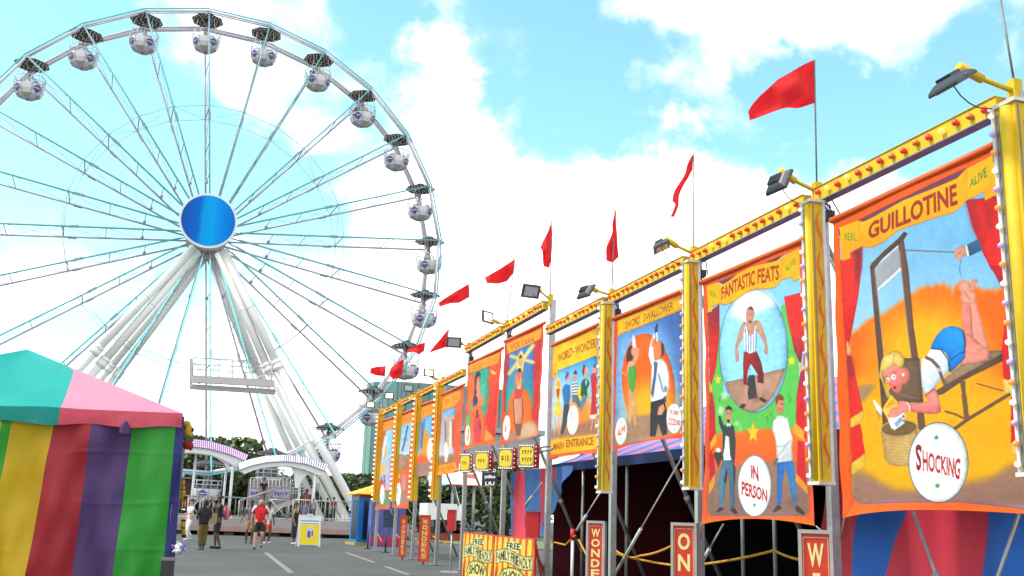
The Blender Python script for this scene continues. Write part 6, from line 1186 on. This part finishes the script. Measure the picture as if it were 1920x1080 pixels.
# ================================================================== STRIPED STALL (left)
YT_ = 8.9
st = empty('striped_stall', (-1.6, 10.4, 0), 'striped canopy stall with teal and pink roof filling the lower left', 'tent'); so_ = -st.location
RTEAL = mat('roof_teal_lit', rgb(20, 180, 170, .9), .6, var=.14, scale=1.5, bump=.25, glow=.3); RPINK = mat('roof_pink_lit', rgb(246, 150, 176, .95), .6, var=.08, scale=2, bump=.25, glow=.3); VPINK = mat('valance_pink_shaded', rgb(226, 92, 110, .95), .65, var=.12, scale=4, bump=.3, glow=.3); VTEAL = mat('valance_teal_shaded', rgb(4, 150, 140, .9), .65, var=.12, scale=4, bump=.3, glow=.3)  # valance colours are the roof colours darkened, so light and shade are painted in
pk = Vector((-1.6, 10.4, 2.0)); pk.z = onY(50, 655, 10.4).z
ec = onY(343, 775, YT_); el = Vector((-3.1, YT_, ec.z-.06)); er = ec
q = MB(); q.smooth = True
def roofpt(s, t):      # s along the front eave (0 left, 1 right), t up towards the peak
    e = el.lerp(er, s); p = e.lerp(pk, t); p.z -= (.07*math.sin(PI*t)+.012*math.sin(s*17+t*9)*(1-t))*math.sin(PI*s); return p
sm_ = (onY(112, 770, YT_).x-el.x)/(er.x-el.x)
n = 14
def seam(t):
    if t >= .67: return 1.
    A_ = el.lerp(er, sm_); H_ = er.lerp(pk, .67); Q_ = A_.lerp(H_, t/.67); return min(1., max(0., ((Q_.x-pk.x*t)/(1-t)-el.x)/(er.x-el.x)))
for j in range(n):
    t0, t1 = j/n, (j+1)/n
    for i in range(10):
        for lo, hi, mi in ((0, 1, 0),):
            a0, a1 = seam(t0)*i/10, seam(t0)*(i+1)/10; b0, b1 = seam(t1)*i/10, seam(t1)*(i+1)/10; q.mtl(0); q.add([roofpt(a0, t0), roofpt(a1, t0), roofpt(b1, t1), roofpt(b0, t1)], [(0, 1, 2, 3)])
            c0, c1 = seam(t0)+(1-seam(t0))*i/10, seam(t0)+(1-seam(t0))*(i+1)/10; d0, d1 = seam(t1)+(1-seam(t1))*i/10, seam(t1)+(1-seam(t1))*(i+1)/10; q.mtl(1); q.add([roofpt(c0, t0), roofpt(c1, t0), roofpt(d1, t1), roofpt(d0, t1)], [(0, 1, 2, 3)])
bl = Vector((-3.1, 11.9, ec.z)); brr = Vector((er.x, 11.9, ec.z))
q.mtl(0); q.add([er, brr, pk], [(0, 1, 2)]); q.add([brr, bl, pk], [(0, 1, 2)]); q.add([bl, el, pk], [(0, 1, 2)])
q.build('roof', [RTEAL, RPINK], st).location = so_
q = MB(); q.smooth = True; N_ = 60
def val(s, t): 
    e = el.lerp(er, s); e.y -= .015+.02*math.sin(s*23)*t+.012*math.sin(s*61)*t; e.z -= (.125+.012*math.sin(s*31))*t; return e
for i in range(N_):
    s0, s1 = i/N_, (i+1)/N_; q.mtl(0 if s1 <= sm_+.01 else 1)
    for j in range(3): q.add([val(s0, j/3), val(s1, j/3), val(s1, (j+1)/3), val(s0, (j+1)/3)], [(0, 3, 2, 1)])
q.build('valance', [VTEAL, VPINK], st).location = so_
xs_t = [-200, 5, 22, 100, 172, 248, 329, 344]; xs_b = [-250, -60, -42, 40, 126, 206, 300, 322]
WC_ = [mat('wall_yellow', rgb(224, 180, 24, .85), .6, var=.12, scale=2, bump=.3, glow=.3), mat('wall_green', rgb(58, 168, 58, .85), .6, var=.14, scale=2, bump=.3, glow=.3), mat('wall_red', rgb(184, 44, 56, .85), .6, var=.22, scale=3, bump=.3, glow=.3), mat('wall_purple', rgb(92, 64, 120, .85), .6, var=.2, scale=2, bump=.3, glow=.3), mat('wall_navy', rgb(44, 44, 120, .8), .7, var=.2)]
q = MB(); mi = [0, 1, 0, 2, 3, 1, 4]
for k in range(7):
    q.mtl(mi[k], True); a, b = onY(xs_t[k]+2, 782, YT_+.05), onY(xs_t[k+1]+2, 782, YT_+.05); c, d = onY(xs_b[k], 1130, YT_+.05), onY(xs_b[k+1], 1130, YT_+.05); rings = []
    for j in range(121):
        row = []
        for i in range(9):
            s = i/8; t = j/120; p = a.lerp(b, s).lerp(c.lerp(d, s), t); x = p.x; drop = p.z-.8
            p.y += .045*math.sin(x*9+t*3)*(.5+t)+.035*math.sin(x*17-t*6)*(.6+.6*t)+.020*math.sin(x*31+t*11)*(.3+t)+.016*math.sin(t*21+x*6)*math.exp(-t*2)+.03*math.exp(-((t-.12)/.12)**2)*math.sin(x*11+1)-.008*sum(math.exp(-((t-.010*math.sin(x*5+t0*9)-t0)/.010)**2)*(.5+.5*math.sin(x*4+t0*20)) for t0 in (.20, .47, .73)); row.append(p)
        rings.append(row)
    q.loft(rings, closed=False)
    # lower part down to the ground
    q.loft([rings[-1], [Vector((p.x, p.y, .02)) for p in rings[-1]]], closed=False)
q.build('side_curtain', WC_, st).location = so_
q = MB(); a = onY(1143/4.9, 806, YT_-.03); q.smooth = True; rings = []
for j in range(7): 
    t = j/6; c = onY(235, 790+26*t, YT_-.04); rings.append([Vector((c.x+.055*(.25+.62*math.sin(min(1, t*1.25)*PI/2))*math.cos(x), c.y+.03*math.sin(x)-.01, c.z)) for x in np.linspace(0, 2*PI, 10, endpoint=False)])
q.loft(rings, cap=True); q.build('curtain_bunch', WC_[3], st).location = so_
q = MB()
for x, y in ((er.x-.03, YT_+.12), (-3.08, YT_+.05), (er.x+.0, 11.88), (-3.08, 11.88)): q.beam((x, y, 0), (x, y, ec.z-.01), .04, .04, (0, 1, 0))
[setattr(o_, 'location', so_) for o_ in split_build(q, 'frame_pole', DSTEEL, st)]
q = MB(); q.tube(onY(336, 804, YT_-.02), onY(359, 799, YT_+.25), .008, 6); q.build('hook_bar', BLACK, st).location = so_
# prizes hung at the stall corner
def blob(mb, px, py, Y, r, sc=(1, 1, 1)): mb.ball(onY(px, py, Y), r, 12, 8, sc)
TY, TBK, TRD, TPU, TWH, TGR = mat('plush_yellow', rgb(206, 160, 40), .9, var=.2, scale=40), mat('plush_black', (.02, .02, .02), .9), mat('plush_red', rgb(160, 34, 34), .9, var=.2, scale=40), mat('plush_lilac', rgb(150, 120, 210), .9, var=.25, scale=30), mat('plush_white', (.7, .7, .72), .9), mat('plush_olive', rgb(90, 110, 40), .9, var=.2)
def plush(label, px, py, Y, m, parts):
    r = empty('plush_toy', onY(px, py, Y), label, 'plush toy', 'plush prizes hanging at the stall corner'); 
    for nm, mm, bl_ in parts:
        q = MB(); 
        for x, y, rr, sc in bl_: q.ball(onY(px+x*.9, py+y*.9, Y-.02)-r.location, rr*.8, 12, 8, sc)
        split_build(q, nm, mm, r)
plush('yellow plush toy with a red base hanging at the stall roof corner', 352, 808, 9.05, TY, [('body', TY, [(0, 0, .055, (.8, .7, 1.5)), (-2, -14, .04, (1, 1, 1)), (5, 8, .035, (1, 1, 1))]), ('arm', TGR, [(-4, 10, .04, (1, 1, 1.3)), (8, 14, .03, (1, 1, 1.6))]), ('foot', TRD, [(-2, 28, .045, (1, 1, 1.2)), (6, 32, .035, (.8, .8, 1.3))]), ('eye', TBK, [(9, -2, .02, (1, 1, 1.4))])])
plush('yellow and black striped plush toy against the white shirted visitor', 343, 925, 9.2, TY, [('body', TY, [(0, 0, .045, (.6, .8, 1.8)), (4, 22, .02, (.7, .7, 2)), (1, -22, .03, (.6, .8, 1.2))]), ('stripe', TBK, [(1, -8, .035, (.9, 1, .35)), (2, 8, .034, (.9, 1, .35))]), ('ear', TWH, [(0, -38, .02, (.8, .8, 1.6))])])
plush('lower yellow and black plush toy hanging below the other one', 343, 985, 9.2, TY, [('body', TY, [(0, 0, .04, (.6, .8, 1.5)), (2, 14, .03, (.7, .8, 1.2))]), ('stripe', TBK, [(1, -10, .032, (.8, 1, .4)), (2, 22, .034, (.8, 1, .5)), (0, 5, .034, (.8, 1, .3))])])
r = empty('tinsel_toy', onY(336, 1026, 8.7), 'lilac and white shaggy toy at the foot of the stall corner', 'plush toy'); q = MB(); rnd = random.Random(4)
for i in range(60):
    d = Vector((rnd.gauss(0, 1), rnd.gauss(0, 1), rnd.gauss(-.3, .8))).normalized()*rnd.uniform(.03, .065); q.mtl(i % 2); q.tube((0, 0, 0), d, .014, 5, .006)
q.ball((0, 0, 0), .035); q.build('tufts', [TPU, TWH], r)
r = empty('black_bin', onY(318, 1075, 8.75), 'black upright case below the shaggy toy at the stall corner', 'case'); r.location.z = 0; q = MB(); q.box((-.02, 0, .45), (.10, .16, .9)); q.build('case', BLACK, r); q = MB(); q.box((-.02, 0, .91), (.11, .17, .02)); q.build('lid', DSTEEL, r)

# ================================================================== KIOSK AND A-BOARD
KB = mat('kiosk_blue', rgb(20, 120, 200), .4, var=.15); KD = mat('kiosk_navy', rgb(16, 26, 70), .4)
kc = onZ(672, 1021); kk = empty('game_kiosk', (kc.x+.62, 46.6, 0), 'blue claw game kiosk with yellow peaked roof and red accents', 'game machine', rz=.1)
q = MB(); q.box((0, .5, 1.05), (1.7, 1.3, 2.1)); q.build('cabinet', KB, kk)
q = MB(); q.box((-.5, -.165, 1.1), (.2, .02, 1.7)); q.box((-.86, .4, 1.1), (.02, .9, 1.7)); q.build('dark_panel', KD, kk)
q = MB(); q.box((.30, -.16, 1.25), (.72, .02, .95)); q.build('window', mat('kiosk_glass', (.03, .02, .03), .1, var=0), kk)
q = MB(); q.box((.30, -.25, .62), (.8, .22, .35)); q.build('control_panel', mat('kiosk_maroon', rgb(110, 30, 40), .5), kk)
q = MB(); q.ball((-.16, -.2, 1.72), .14, 12, 8); q.build('red_lamp', REDP, kk); q = MB(); q.ball((.22, -.19, 1.68), .2, 12, 8, (1.2, .3, .8)); q.build('sign_disc', mat('kiosk_brown', rgb(80, 30, 28), .5), kk)
q = MB(); 
for x, z, s in ((.15, 1.15, .10), (.2, 1.3, .07), (.12, .98, .08), (.28, .92, .07), (.35, 1.05, .06)): q.ball((x, -.19, z), s, 8, 6, (1, .3, 1))
q.build('prize', TWH, kk)
q = MB(); q.box((.05, .45, 2.14), (1.8, 1.45, .1)); q.build('red_fascia', REDP, kk)
q = MB(); q.loft([[Vector((x*1.08, .45+y*1.0, 2.2)) for x, y in ((-1, -1), (1, -1), (1, 1), (-1, 1))], [Vector((x*1.08, .45+y*1.0, 2.25)) for x, y in ((-1, -1), (1, -1), (1, 1), (-1, 1))], [Vector((x*.15+.3, .45+y*.15, 2.72)) for x, y in ((-1, -1), (1, -1), (1, 1), (-1, 1))]], cap=True); q.build('roof', mat('kiosk_yellow', rgb(246, 190, 40), .5, var=.1), kk)
q = MB(); q.box((0, .4, .05), (2.0, 1.7, .1)); q.build('plinth', mat('kiosk_base', rgb(190, 160, 60), .6, var=.3), kk)
k2 = onZ(730, 1026); kk2 = empty('game_cabinet', (k2.x, 44.8, 0), 'blue and violet decorated game cabinet beneath the leftmost banner', 'game machine')
q = MB(); q.box((0, .4, .95), (1.5, .8, 1.9)); q.build('cabinet', mat('cabinet_violet', rgb(90, 96, 170), .5, var=.5, scale=7), kk2); q = MB(); q.box((0, -.015, .25), (1.5, .03, .4)); q.build('kick_panel', mat('cabinet_magenta', rgb(180, 50, 110), .5, var=.4, scale=6), kk2)
q = MB(); q.box((.1, -.02, 1.2), (.6, .03, .7)); q.build('screen', mat('cabinet_screen', (.05, .08, .12), .15, var=.4, scale=6), kk2)
ab = onZ(577, 1025); A = empty('a_board', (ab.x, ab.y, 0), 'white framed A-board with yellow poster standing on the road', 'sign board', rz=.08)
hz = onY(577, 966, ab.y).z; wA = 40/FPX*43.3
q = MB(); t_ = .16
for s in (-1, 1):
    for sx in (-1, 1): q.beam((sx*wA*.46, s*t_*1.4, 0), (sx*wA*.44, s*.02, hz), .06, .03, (0, 1, 0))
q.beam((-wA*.44, 0, hz-.04), (wA*.44, 0, hz-.04), .05, .09); 
q.build('frame', WHITE, A)
q = MB(); P = lambda x, z, e=0.: Vector((x*wA*.44, -t_*1.4*(1-z)-.012-e, hz*z)); q.add([P(-1, .06), P(1, .06), P(1, .97), P(-1, .97)], [(0, 1, 2, 3)]); q.build('panel', WHITE, A)
q = MB(); q.add([P(-.94, .08, .004), P(.94, .08, .004), P(.92, .70, .004), P(-.92, .70, .004)], [(0, 1, 2, 3)]); q.build('poster', mat('poster_yellow', rgb(250, 226, 24), .5, var=.05), A)
q = MB(); q.mtl(0); q.add([P(-.3, .28, .008), P(.15, .26, .008), P(.42, .34, .008), P(.4, .56, .008), P(.1, .62, .008), P(-.32, .58, .008)], [tuple(range(6))]); q.mtl(1); q.add([P(-.2, .30, .011), P(.1, .29, .011), P(.1, .5, .011), P(-.2, .5, .011)], [(0, 1, 2, 3)]); q.add([P(.2, .34, .011), P(.36, .37, .011), P(.34, .52, .011), P(.2, .5, .011)], [(0, 1, 2, 3)])
for j in range(9): q.mtl(1); x = -.8+j*.19; q.add([P(x, .72, .008), P(x+.13, .72, .008), P(x+.13, .745, .008), P(x, .745, .008)], [(0, 1, 2, 3)])
q.mtl(2); q.add([P(-.9, .80, .006), P(.9, .80, .006), P(.9, .84, .006), P(-.9, .84, .006)], [(0, 1, 2, 3)])
q.build('picture', [mat('poster_grey', (.55, .55, .6), .5), mat('poster_purple', rgb(110, 80, 140), .5), mat('poster_blue', rgb(120, 170, 200), .5)], A)
q = MB(); q.box((0, -.03, hz+.02), (wA*.26, .03, .08)); q.build('handle', WHITE, A)

# ================================================================== PEOPLE
def skin_mesh(name, verts, edges, radii, m, parent, sub=1, root=0):
    me = bpy.data.meshes.new(name); me.from_pydata([tuple(v) for v in verts], edges, []); o = bpy.data.objects.new(name, me); COL.objects.link(o)
    md = o.modifiers.new('skin', 'SKIN'); md.use_smooth_shade = True
    for i, sv in enumerate(me.skin_vertices[0].data):
        rr = radii[i]; sv.radius = rr if isinstance(rr, tuple) else (rr, rr); sv.use_root = (i == root)
    s_ = o.modifiers.new('sub', 'SUBSURF'); s_.levels = sub; s_.render_levels = sub
    dg = bpy.context.evaluated_depsgraph_get(); dg.update(); nm = bpy.data.meshes.new_from_object(o.evaluated_get(dg)); nm.name = name
    bpy.data.objects.remove(o); bpy.data.meshes.remove(me); nm.materials.clear(); nm.materials.append(m); nm.polygons.foreach_set('use_smooth', [True]*len(nm.polygons))
    o = bpy.data.objects.new(name, nm); COL.objects.link(o); o.parent = parent; return o
def person(label, loc, rz, hgt, skin, hair, top, low, shoes, pose=None, bulk=1., hairlen=.0, skirt=None, sleeves=.5, lowlen=.5, bald=False):
    """figure faces local -Y; pose entries override joints, in a 1.75 m frame"""
    J = dict(pel=(0, 0, .93), wst=(0, 0, 1.08), che=(0, 0, 1.27), nek=(0, .01, 1.47), hd0=(0, 0, 1.56), hd1=(0, -.012, 1.64), hd2=(0, 0, 1.72),
             sL=(.17, 0, 1.41), eL=(.22, .03, 1.13), wL=(.24, -.05, .90), sR=(-.17, 0, 1.41), eR=(-.22, .03, 1.13), wR=(-.24, -.05, .90),
             hL=(.09, 0, .90), kL=(.10, -.02, .49), aL=(.10, .02, .08), tL=(.11, -.13, .035), hR=(-.09, 0, .90), kR=(-.10, -.02, .49), aR=(-.10, .02, .08), tR=(-.11, -.13, .035))
    if pose: J.update(pose)
    r = empty('person', loc, label, 'person', None, rz=rz); r.scale = (hgt/1.75,)*3
    J = {k: Vector(v) for k, v in J.items()}; b = bulk
    ks = list(J); vs = [J[k] for k in ks]; ix = {k: i for i, k in enumerate(ks)}
    rad = dict(pel=(.145*b, .105*b), wst=(.125*b, .095*b), che=(.155*b, .105*b), nek=.052, hd0=(.062, .07), hd1=(.078, .095), hd2=(.062, .075), sL=.062*b, eL=.043*b, wL=.03, sR=.062*b, eR=.043*b, wR=.03, hL=.092*b, kL=.06*b, aL=.04, tL=.034, hR=.092*b, kR=.06*b, aR=.04, tR=.034)
    R = [rad[k] for k in ks]; E = [(ix[a], ix[c]) for a, c in (('pel', 'wst'), ('wst', 'che'), ('che', 'nek'), ('nek', 'hd0'), ('hd0', 'hd1'), ('hd1', 'hd2'), ('che', 'sL'), ('sL', 'eL'), ('eL', 'wL'), ('che', 'sR'), ('sR', 'eR'), ('eR', 'wR'), ('pel', 'hL'), ('hL', 'kL'), ('kL', 'aL'), ('aL', 'tL'), ('pel', 'hR'), ('hR', 'kR'), ('kR', 'aR'), ('aR', 'tR'))]
    vs.append(J['hd1']+Vector((0, -.088, -.02))); R.append(.012); E.append((ix['hd1'], len(vs)-1))      # nose
    for s in (-1, 1): vs.append(J['hd1']+Vector((s*.085, .01, -.02))); R.append(.014); E.append((ix['hd1'], len(vs)-1))
    for sd, sg in (('L', 1), ('R', -1)):
        wv_, ev = J['w'+sd], J['e'+sd]; d = (wv_-ev).normalized(); sp = d.cross(Vector((1, .3, .2))).normalized(); pm = wv_+d*.055; vs.append(pm); R.append((.030, .018)); pi = len(vs)-1; E.append((ix['w'+sd], pi)); cu = Vector((0, -1, 0)) if abs(d.y) < .8 else Vector((0, 0, -1))
        for f, (off, ln) in enumerate(((-.026, .062), (-.009, .074), (.009, .070), (.025, .055))):
            p1 = pm+sp*off+d*.032; p2 = p1+d*ln*.5+cu*.008; p3 = p2+d*ln*.42+cu*.022
            for p, rr, fr_ in ((p1, .010, pi), (p2, .009, len(vs)), (p3, .008, len(vs)+1)): vs.append(p); R.append(rr); E.append((fr_, len(vs)-1))
        t1 = wv_+d*.03+sp*.034; vs.append(t1); R.append(.011); E.append((ix['w'+sd], len(vs)-1)); vs.append(t1+d*.035+sp*.014+cu*.012); R.append(.009); E.append((len(vs)-2, len(vs)-1))
    skin_mesh('body', vs, E, R, skin, r, root=ix['pel'])
    # eyes and mouth
    q = MB(); hc = J['hd1']
    for s in (-1, 1): q.ball(hc+Vector((s*.03, -.084, .008)), .010, 6, 4, (1.2, .6, .8))
    q.ball(hc+Vector((0, -.082, -.062)), .012, 6, 4, (1.6, .5, .5)); q.build('eyes', mat('eye_dark', (.03, .02, .02), .4), r)
    # hair
    if not bald:
        q = MB(); q.ball(hc+Vector((0, .022, .032)), .108, 14, 9, (.93, 1.02, .98), v0=0, v1=.56)
        if hairlen: q.smooth = True; q.loft([[hc+Vector((.10*math.cos(a)*(1+.25*t), .045+.075*math.sin(a), .02-t*hairlen)) for a in np.linspace(-.5, PI+.5, 12)] for t in np.linspace(0, 1, 6)], closed=False)
        q.build('hair', hair, r)
    # clothing
    def cloth(name, keys, edges, rr, m):
        vv = [J[k] if isinstance(k, str) else k for k in keys]; return skin_mesh(name, vv, edges, rr, m, r, root=0)
    if top:
        sl = lambda s: J['s'+s].lerp(J['e'+s], 1.0)
        lerpE = lambda s: J['s'+s].lerp(J['e'+s], min(1, sleeves*1.6)); kk_ = ['wst', 'pel', 'che', J['che'].lerp(J['nek'], .75), 'sL', lerpE('L'), 'sR', lerpE('R')]; ee = [(0, 1), (0, 2), (2, 3), (2, 4), (4, 5), (2, 6), (6, 7)]; rr = [(.138*b, .112*b), (.158*b, .122*b), (.168*b, .118*b), .07, .072*b, .060*b, .072*b, .060*b]
        if sleeves == 0: kk_, ee, rr = kk_[:4], ee[:3], rr[:4]
        cloth('shirt', kk_, ee, rr, top)
    if low:
        L1 = lambda s: (J['h'+s].lerp(J['k'+s], lowlen*2) if lowlen <= .5 else J['k'+s]); kk_ = ['pel', J['pel']+Vector((0, 0, .07)), 'hL', L1('L'), 'hR', L1('R')]; ee = [(0, 1), (0, 2), (2, 3), (0, 4), (4, 5)]; rr = [(.158*b, .120*b), (.148*b, .112*b), .104*b, .082*b, .104*b, .082*b]
        if lowlen > .5: kk_ += [J['aL']+Vector((0, 0, .03)), J['aR']+Vector((0, 0, .03))]; ee += [(3, 6), (5, 7)]; rr += [.062*b, .062*b]
        cloth('trousers' if lowlen > .5 else 'shorts', kk_, ee, rr, low)
    if skirt:
        q = MB(); q.smooth = True; z0, z1, r0, r1, m = skirt; q.loft([[Vector(((r0+(r1-r0)*t+.012*math.sin(a*5)*t)*math.cos(a), (r0+(r1-r0)*t)*.8*math.sin(a), z0+(z1-z0)*t)) for a in np.linspace(0, 2*PI, 20, endpoint=False)] for t in np.linspace(0, 1, 6)]); q.build('dress', m, r)
    for s in 'LR':
        q = MB(); a, t_ = J['a'+s], J['t'+s]; d = (t_-a); d.z = 0; d.normalize(); q.ball(a.lerp(t_, .5)+Vector((0, 0, -.012)), .1, 10, 6, (.45, 1.35, .5), Matrix.Rotation(math.atan2(-d.x, d.y), 3, 'Z')); q.build('shoe', shoes, r)
    return r
SKD, SKL, SKM = mat('skin_dark', (.10, .05, .035), .55, var=.08), mat('skin_light', (.50, .27, .20), .5, var=.06), mat('skin_medium', (.26, .13, .085), .5, var=.06)
HBK, HBR = mat('hair_black', (.012, .010, .010), .6), mat('hair_auburn', (.06, .018, .015), .6)
CBK = mat('cloth_black', (.014, .014, .017), .8, var=.2); COL_ = mat('cloth_olive', rgb(104, 92, 44), .85, var=.15); CRED = mat('cloth_red', rgb(214, 22, 30), .75, var=.1); CWH = mat('cloth_white', (.68, .66, .66), .8, var=.08); CGR = mat('cloth_grey', (.12, .11, .12), .8, var=.2); CMAR = mat('cloth_maroon', rgb(140, 66, 74), .8, var=.15); CLIL = mat('cloth_lilac', rgb(150, 140, 180), .8, var=.2); CTAN = mat('cloth_tan', rgb(160, 120, 84), .8); SHW = mat('shoe_white', (.6, .6, .6), .6); SHB = mat('shoe_black', (.02, .02, .02), .5)
def at_feet(px, py): g_ = onZ(px, py); return (g_.x, g_.y, 0)
def hgt_of(px, ft, hd): g_ = onZ(px, ft); return onY(px, hd, g_.y).z
p1 = person('woman in black top and olive trousers with her back turned, left of the pink backpack', at_feet(377, 1031), PI+.5, 1.62, SKD, HBK, CBK, COL_, CGR, dict(wL=(.13, -.24, 1.08), eL=(.27, -.02, 1.14), wR=(-.12, -.24, 1.06), eR=(-.27, -.02, 1.12), kL=(.07, -.02, .47), kR=(-.07, -.02, .47), aL=(.06, .02, .08), aR=(-.06, .02, .08), tL=(.07, -.13, .035), tR=(-.07, -.13, .035)), bulk=1.42, hairlen=.12, lowlen=.9)
p2 = person('man in black clothes carrying a pink backpack, hands raised to his face', at_feet(404, 1029), -1.2, 1.80, SKD, HBK, CBK, CBK, CBK, dict(eL=(.26, -.16, 1.30), wL=(.12, -.25, 1.52), eR=(-.26, -.16, 1.26), wR=(-.10, -.26, 1.48), kL=(.09, -.04, .49), aL=(.11, .10, .08), tL=(.11, -.06, .035)), bulk=1.05, lowlen=.5)
a = p2.matrix_basis.to_translation(); bk = empty('backpack', (a.x+.25, a.y-.02, .98), 'pink backpack on the back of the man in black', 'backpack', rz=-1.2)
q = MB(); q.smooth = True; q.loft([[Vector((x*.19*s, .08*math.sin(i*PI/4+.4)*s+y*.09*s, z)) for i, (x, y) in enumerate(((-1, -.6), (-.5, -1), (.5, -1), (1, -.6), (1, .6), (.5, 1), (-.5, 1), (-1, .6)))] for z, s in ((0, .7), (.05, .95), (.25, 1), (.42, .95), (.49, .6))], cap=True); q.build('bag', mat('bag_pink', rgb(232, 130, 140), .8, var=.15), bk)
q = MB(); q.ball((0, -.1, .2), .12, 10, 6, (1, .25, 1)); q.ball((0, .1, .2), .12, 10, 6, (1, .25, 1)); q.build('pocket', mat('bag_rose', rgb(214, 84, 100), .8, var=.2), bk)
q = MB()
for x in (-.1, .1): q.path([Vector((x, -.08, .45)), Vector((x, -.16, .5)), Vector((x, -.2, .3)), Vector((x, -.09, .08))], .018, 6)
q.build('strap', CGR, bk)
tb = empty('tote_bag', (a.x-.16, a.y-.1, .82), 'beige tote bag held between the two people in black', 'bag', rz=.3); q = MB(); q.loft([[Vector((x*.17*s, y*.05, z)) for x, y in ((-1, -1), (1, -1), (1, 1), (-1, 1))] for z, s in ((0, .85), (.2, 1), (.38, .9))], cap=True); q.build('bag', mat('bag_beige', rgb(176, 156, 120), .8, var=.12), tb); q = MB(); q.path([Vector((-.1, 0, .37)), Vector((-.06, 0, .55)), Vector((.06, 0, .55)), Vector((.1, 0, .37))], .012, 6); q.build('handle', CTAN, tb)
p3 = person('bald man in red polo with white shoulders and black shorts walking toward the camera', at_feet(483, 1030), -.12, 1.76, SKL, HBK, CRED, CBK, SHB, dict(kL=(.11, -.12, .52), aL=(.11, .06, .16), tL=(.12, -.06, .07), kR=(-.10, -.10, .48), aR=(-.10, -.14, .08), tR=(-.11, -.28, .04), wL=(.27, -.10, .90), eL=(.27, .02, 1.13), eR=(-.28, .05, 1.13), wR=(-.29, .08, .88)), bulk=1.26, bald=True, lowlen=.46)
q = MB(); 
for s in (-1, 1): q.smooth = True; q.loft([[Vector((s*(.15+.15*t), 0, 1.455-.17*t*t-.02*t))+Vector((s*.02*math.cos(x), .095*math.sin(x)*(1-.2*t), .062*math.cos(x)*(1-.3*t))) for x in np.linspace(0, 2*PI, 10, endpoint=False)] for t in np.linspace(0, 1, 5)], cap=True)
q.build('shoulder_panels', CWH, p3)
q = MB(); q.box((.29, -.13, .93), (.09, .02, .14)); o = q.build('paper_slip', CWH); o.location = p3.location; o.rotation_euler = p3.rotation_euler; tag(o, 'white paper slip in the hand of the man in the red polo', 'paper')
person('person in white shirt and red shorts half hidden behind the red polo man', at_feet(499, 1020), .2, 1.72, SKD, HBK, CWH, CRED, SHW, dict(kL=(.1, -.08, .49), aL=(.1, .08, .1)), lowlen=.42)
person('person in dark grey walking just behind the left side of the red polo man', at_feet(466, 1019), -.2, 1.75, SKD, HBK, CGR, CTAN, SHB, dict(eR=(-.30, .08, 1.15), wR=(-.36, -.02, .94), kR=(-.1, -.1, .5), aR=(-.12, .08, .1)), lowlen=.5)
person('woman in long black dress standing beside the yellow A-board', at_feet(550, 1021), 1.15, 1.74, SKM, HBR, CTAN, None, SHW, dict(eL=(.2, -.12, 1.2), wL=(.3, -.26, 1.22)), sleeves=0, skirt=(1.30, .28, .15, .17, CBK), bulk=.86)
person('visitor in white top and pale trousers at the stall corner', at_feet(352, 1014), -1.0, 1.72, SKL, HBR, CWH, CWH, SHW, dict(eL=(.22, -.1, 1.16), wL=(.1, -.28, 1.12), kL=(.1, -.14, .5), aL=(.1, -.1, .08), tL=(.11, -.25, .035), aR=(-.1, .2, .12), tR=(-.1, .08, .06)), lowlen=.9)
def on_deck(px, Y): return (onY(px, 970, Y).x, Y, .9)
person('person in maroon top leaning on the deck rail above the A-board', on_deck(572, 59.4), PI, 1.72, SKD, HBK, CMAR, CLIL, SHB, dict(eL=(.24, -.14, 1.2), eR=(-.24, -.14, 1.2)), bulk=1.15, lowlen=.9)
person('small child on the deck beside the person in maroon', on_deck(586, 58.9), PI+.3, 1.2, SKD, HBK, CLIL, CBK, SHB, lowlen=.9)
person('seated-height visitor in black low on the deck behind the rail bars', on_deck(612, 60.2), .5, 1.3, SKD, HBK, CBK, CBK, SHB, lowlen=.9)
person('visitor in dark red low on the deck behind the rail bars', on_deck(624, 60.0), -.4, 1.35, SKM, HBK, CMAR, CBK, SHB, lowlen=.9)
person('visitor in black on the exit ramp behind the red polo man', (onY(493, 930, 63.6).x, 63.6, 1.6), .3, 1.7, SKM, HBK, CBK, CGR, SHB, lowlen=.9)
person('distant visitor standing on the grass behind the fence bars', (onZ(915, 1004).x, onZ(915, 1004).y, .03), .4, 1.75, SKM, HBK, CGR, CBK, SHB, lowlen=.9)
for k, lab in ((2, 'dark clothed rider sitting in the upper right gondola'), (3, 'rider in grey sitting in the gondola between top and right side')):
    m_ = V(k, WR-.35, WW*.42); person(lab, (m_.x-.45, m_.y-.25, m_.z+.1-2.2), .5 if k == 2 else -.6, 1.55, SKM, HBK, CBK if k == 2 else CGR, CBK, SHB, dict(kL=(.1, -.38, .9), kR=(-.1, -.38, .9), aL=(.1, -.40, .5), aR=(-.1, -.40, .5), tL=(.1, -.52, .46), tR=(-.1, -.52, .46)), lowlen=.9)
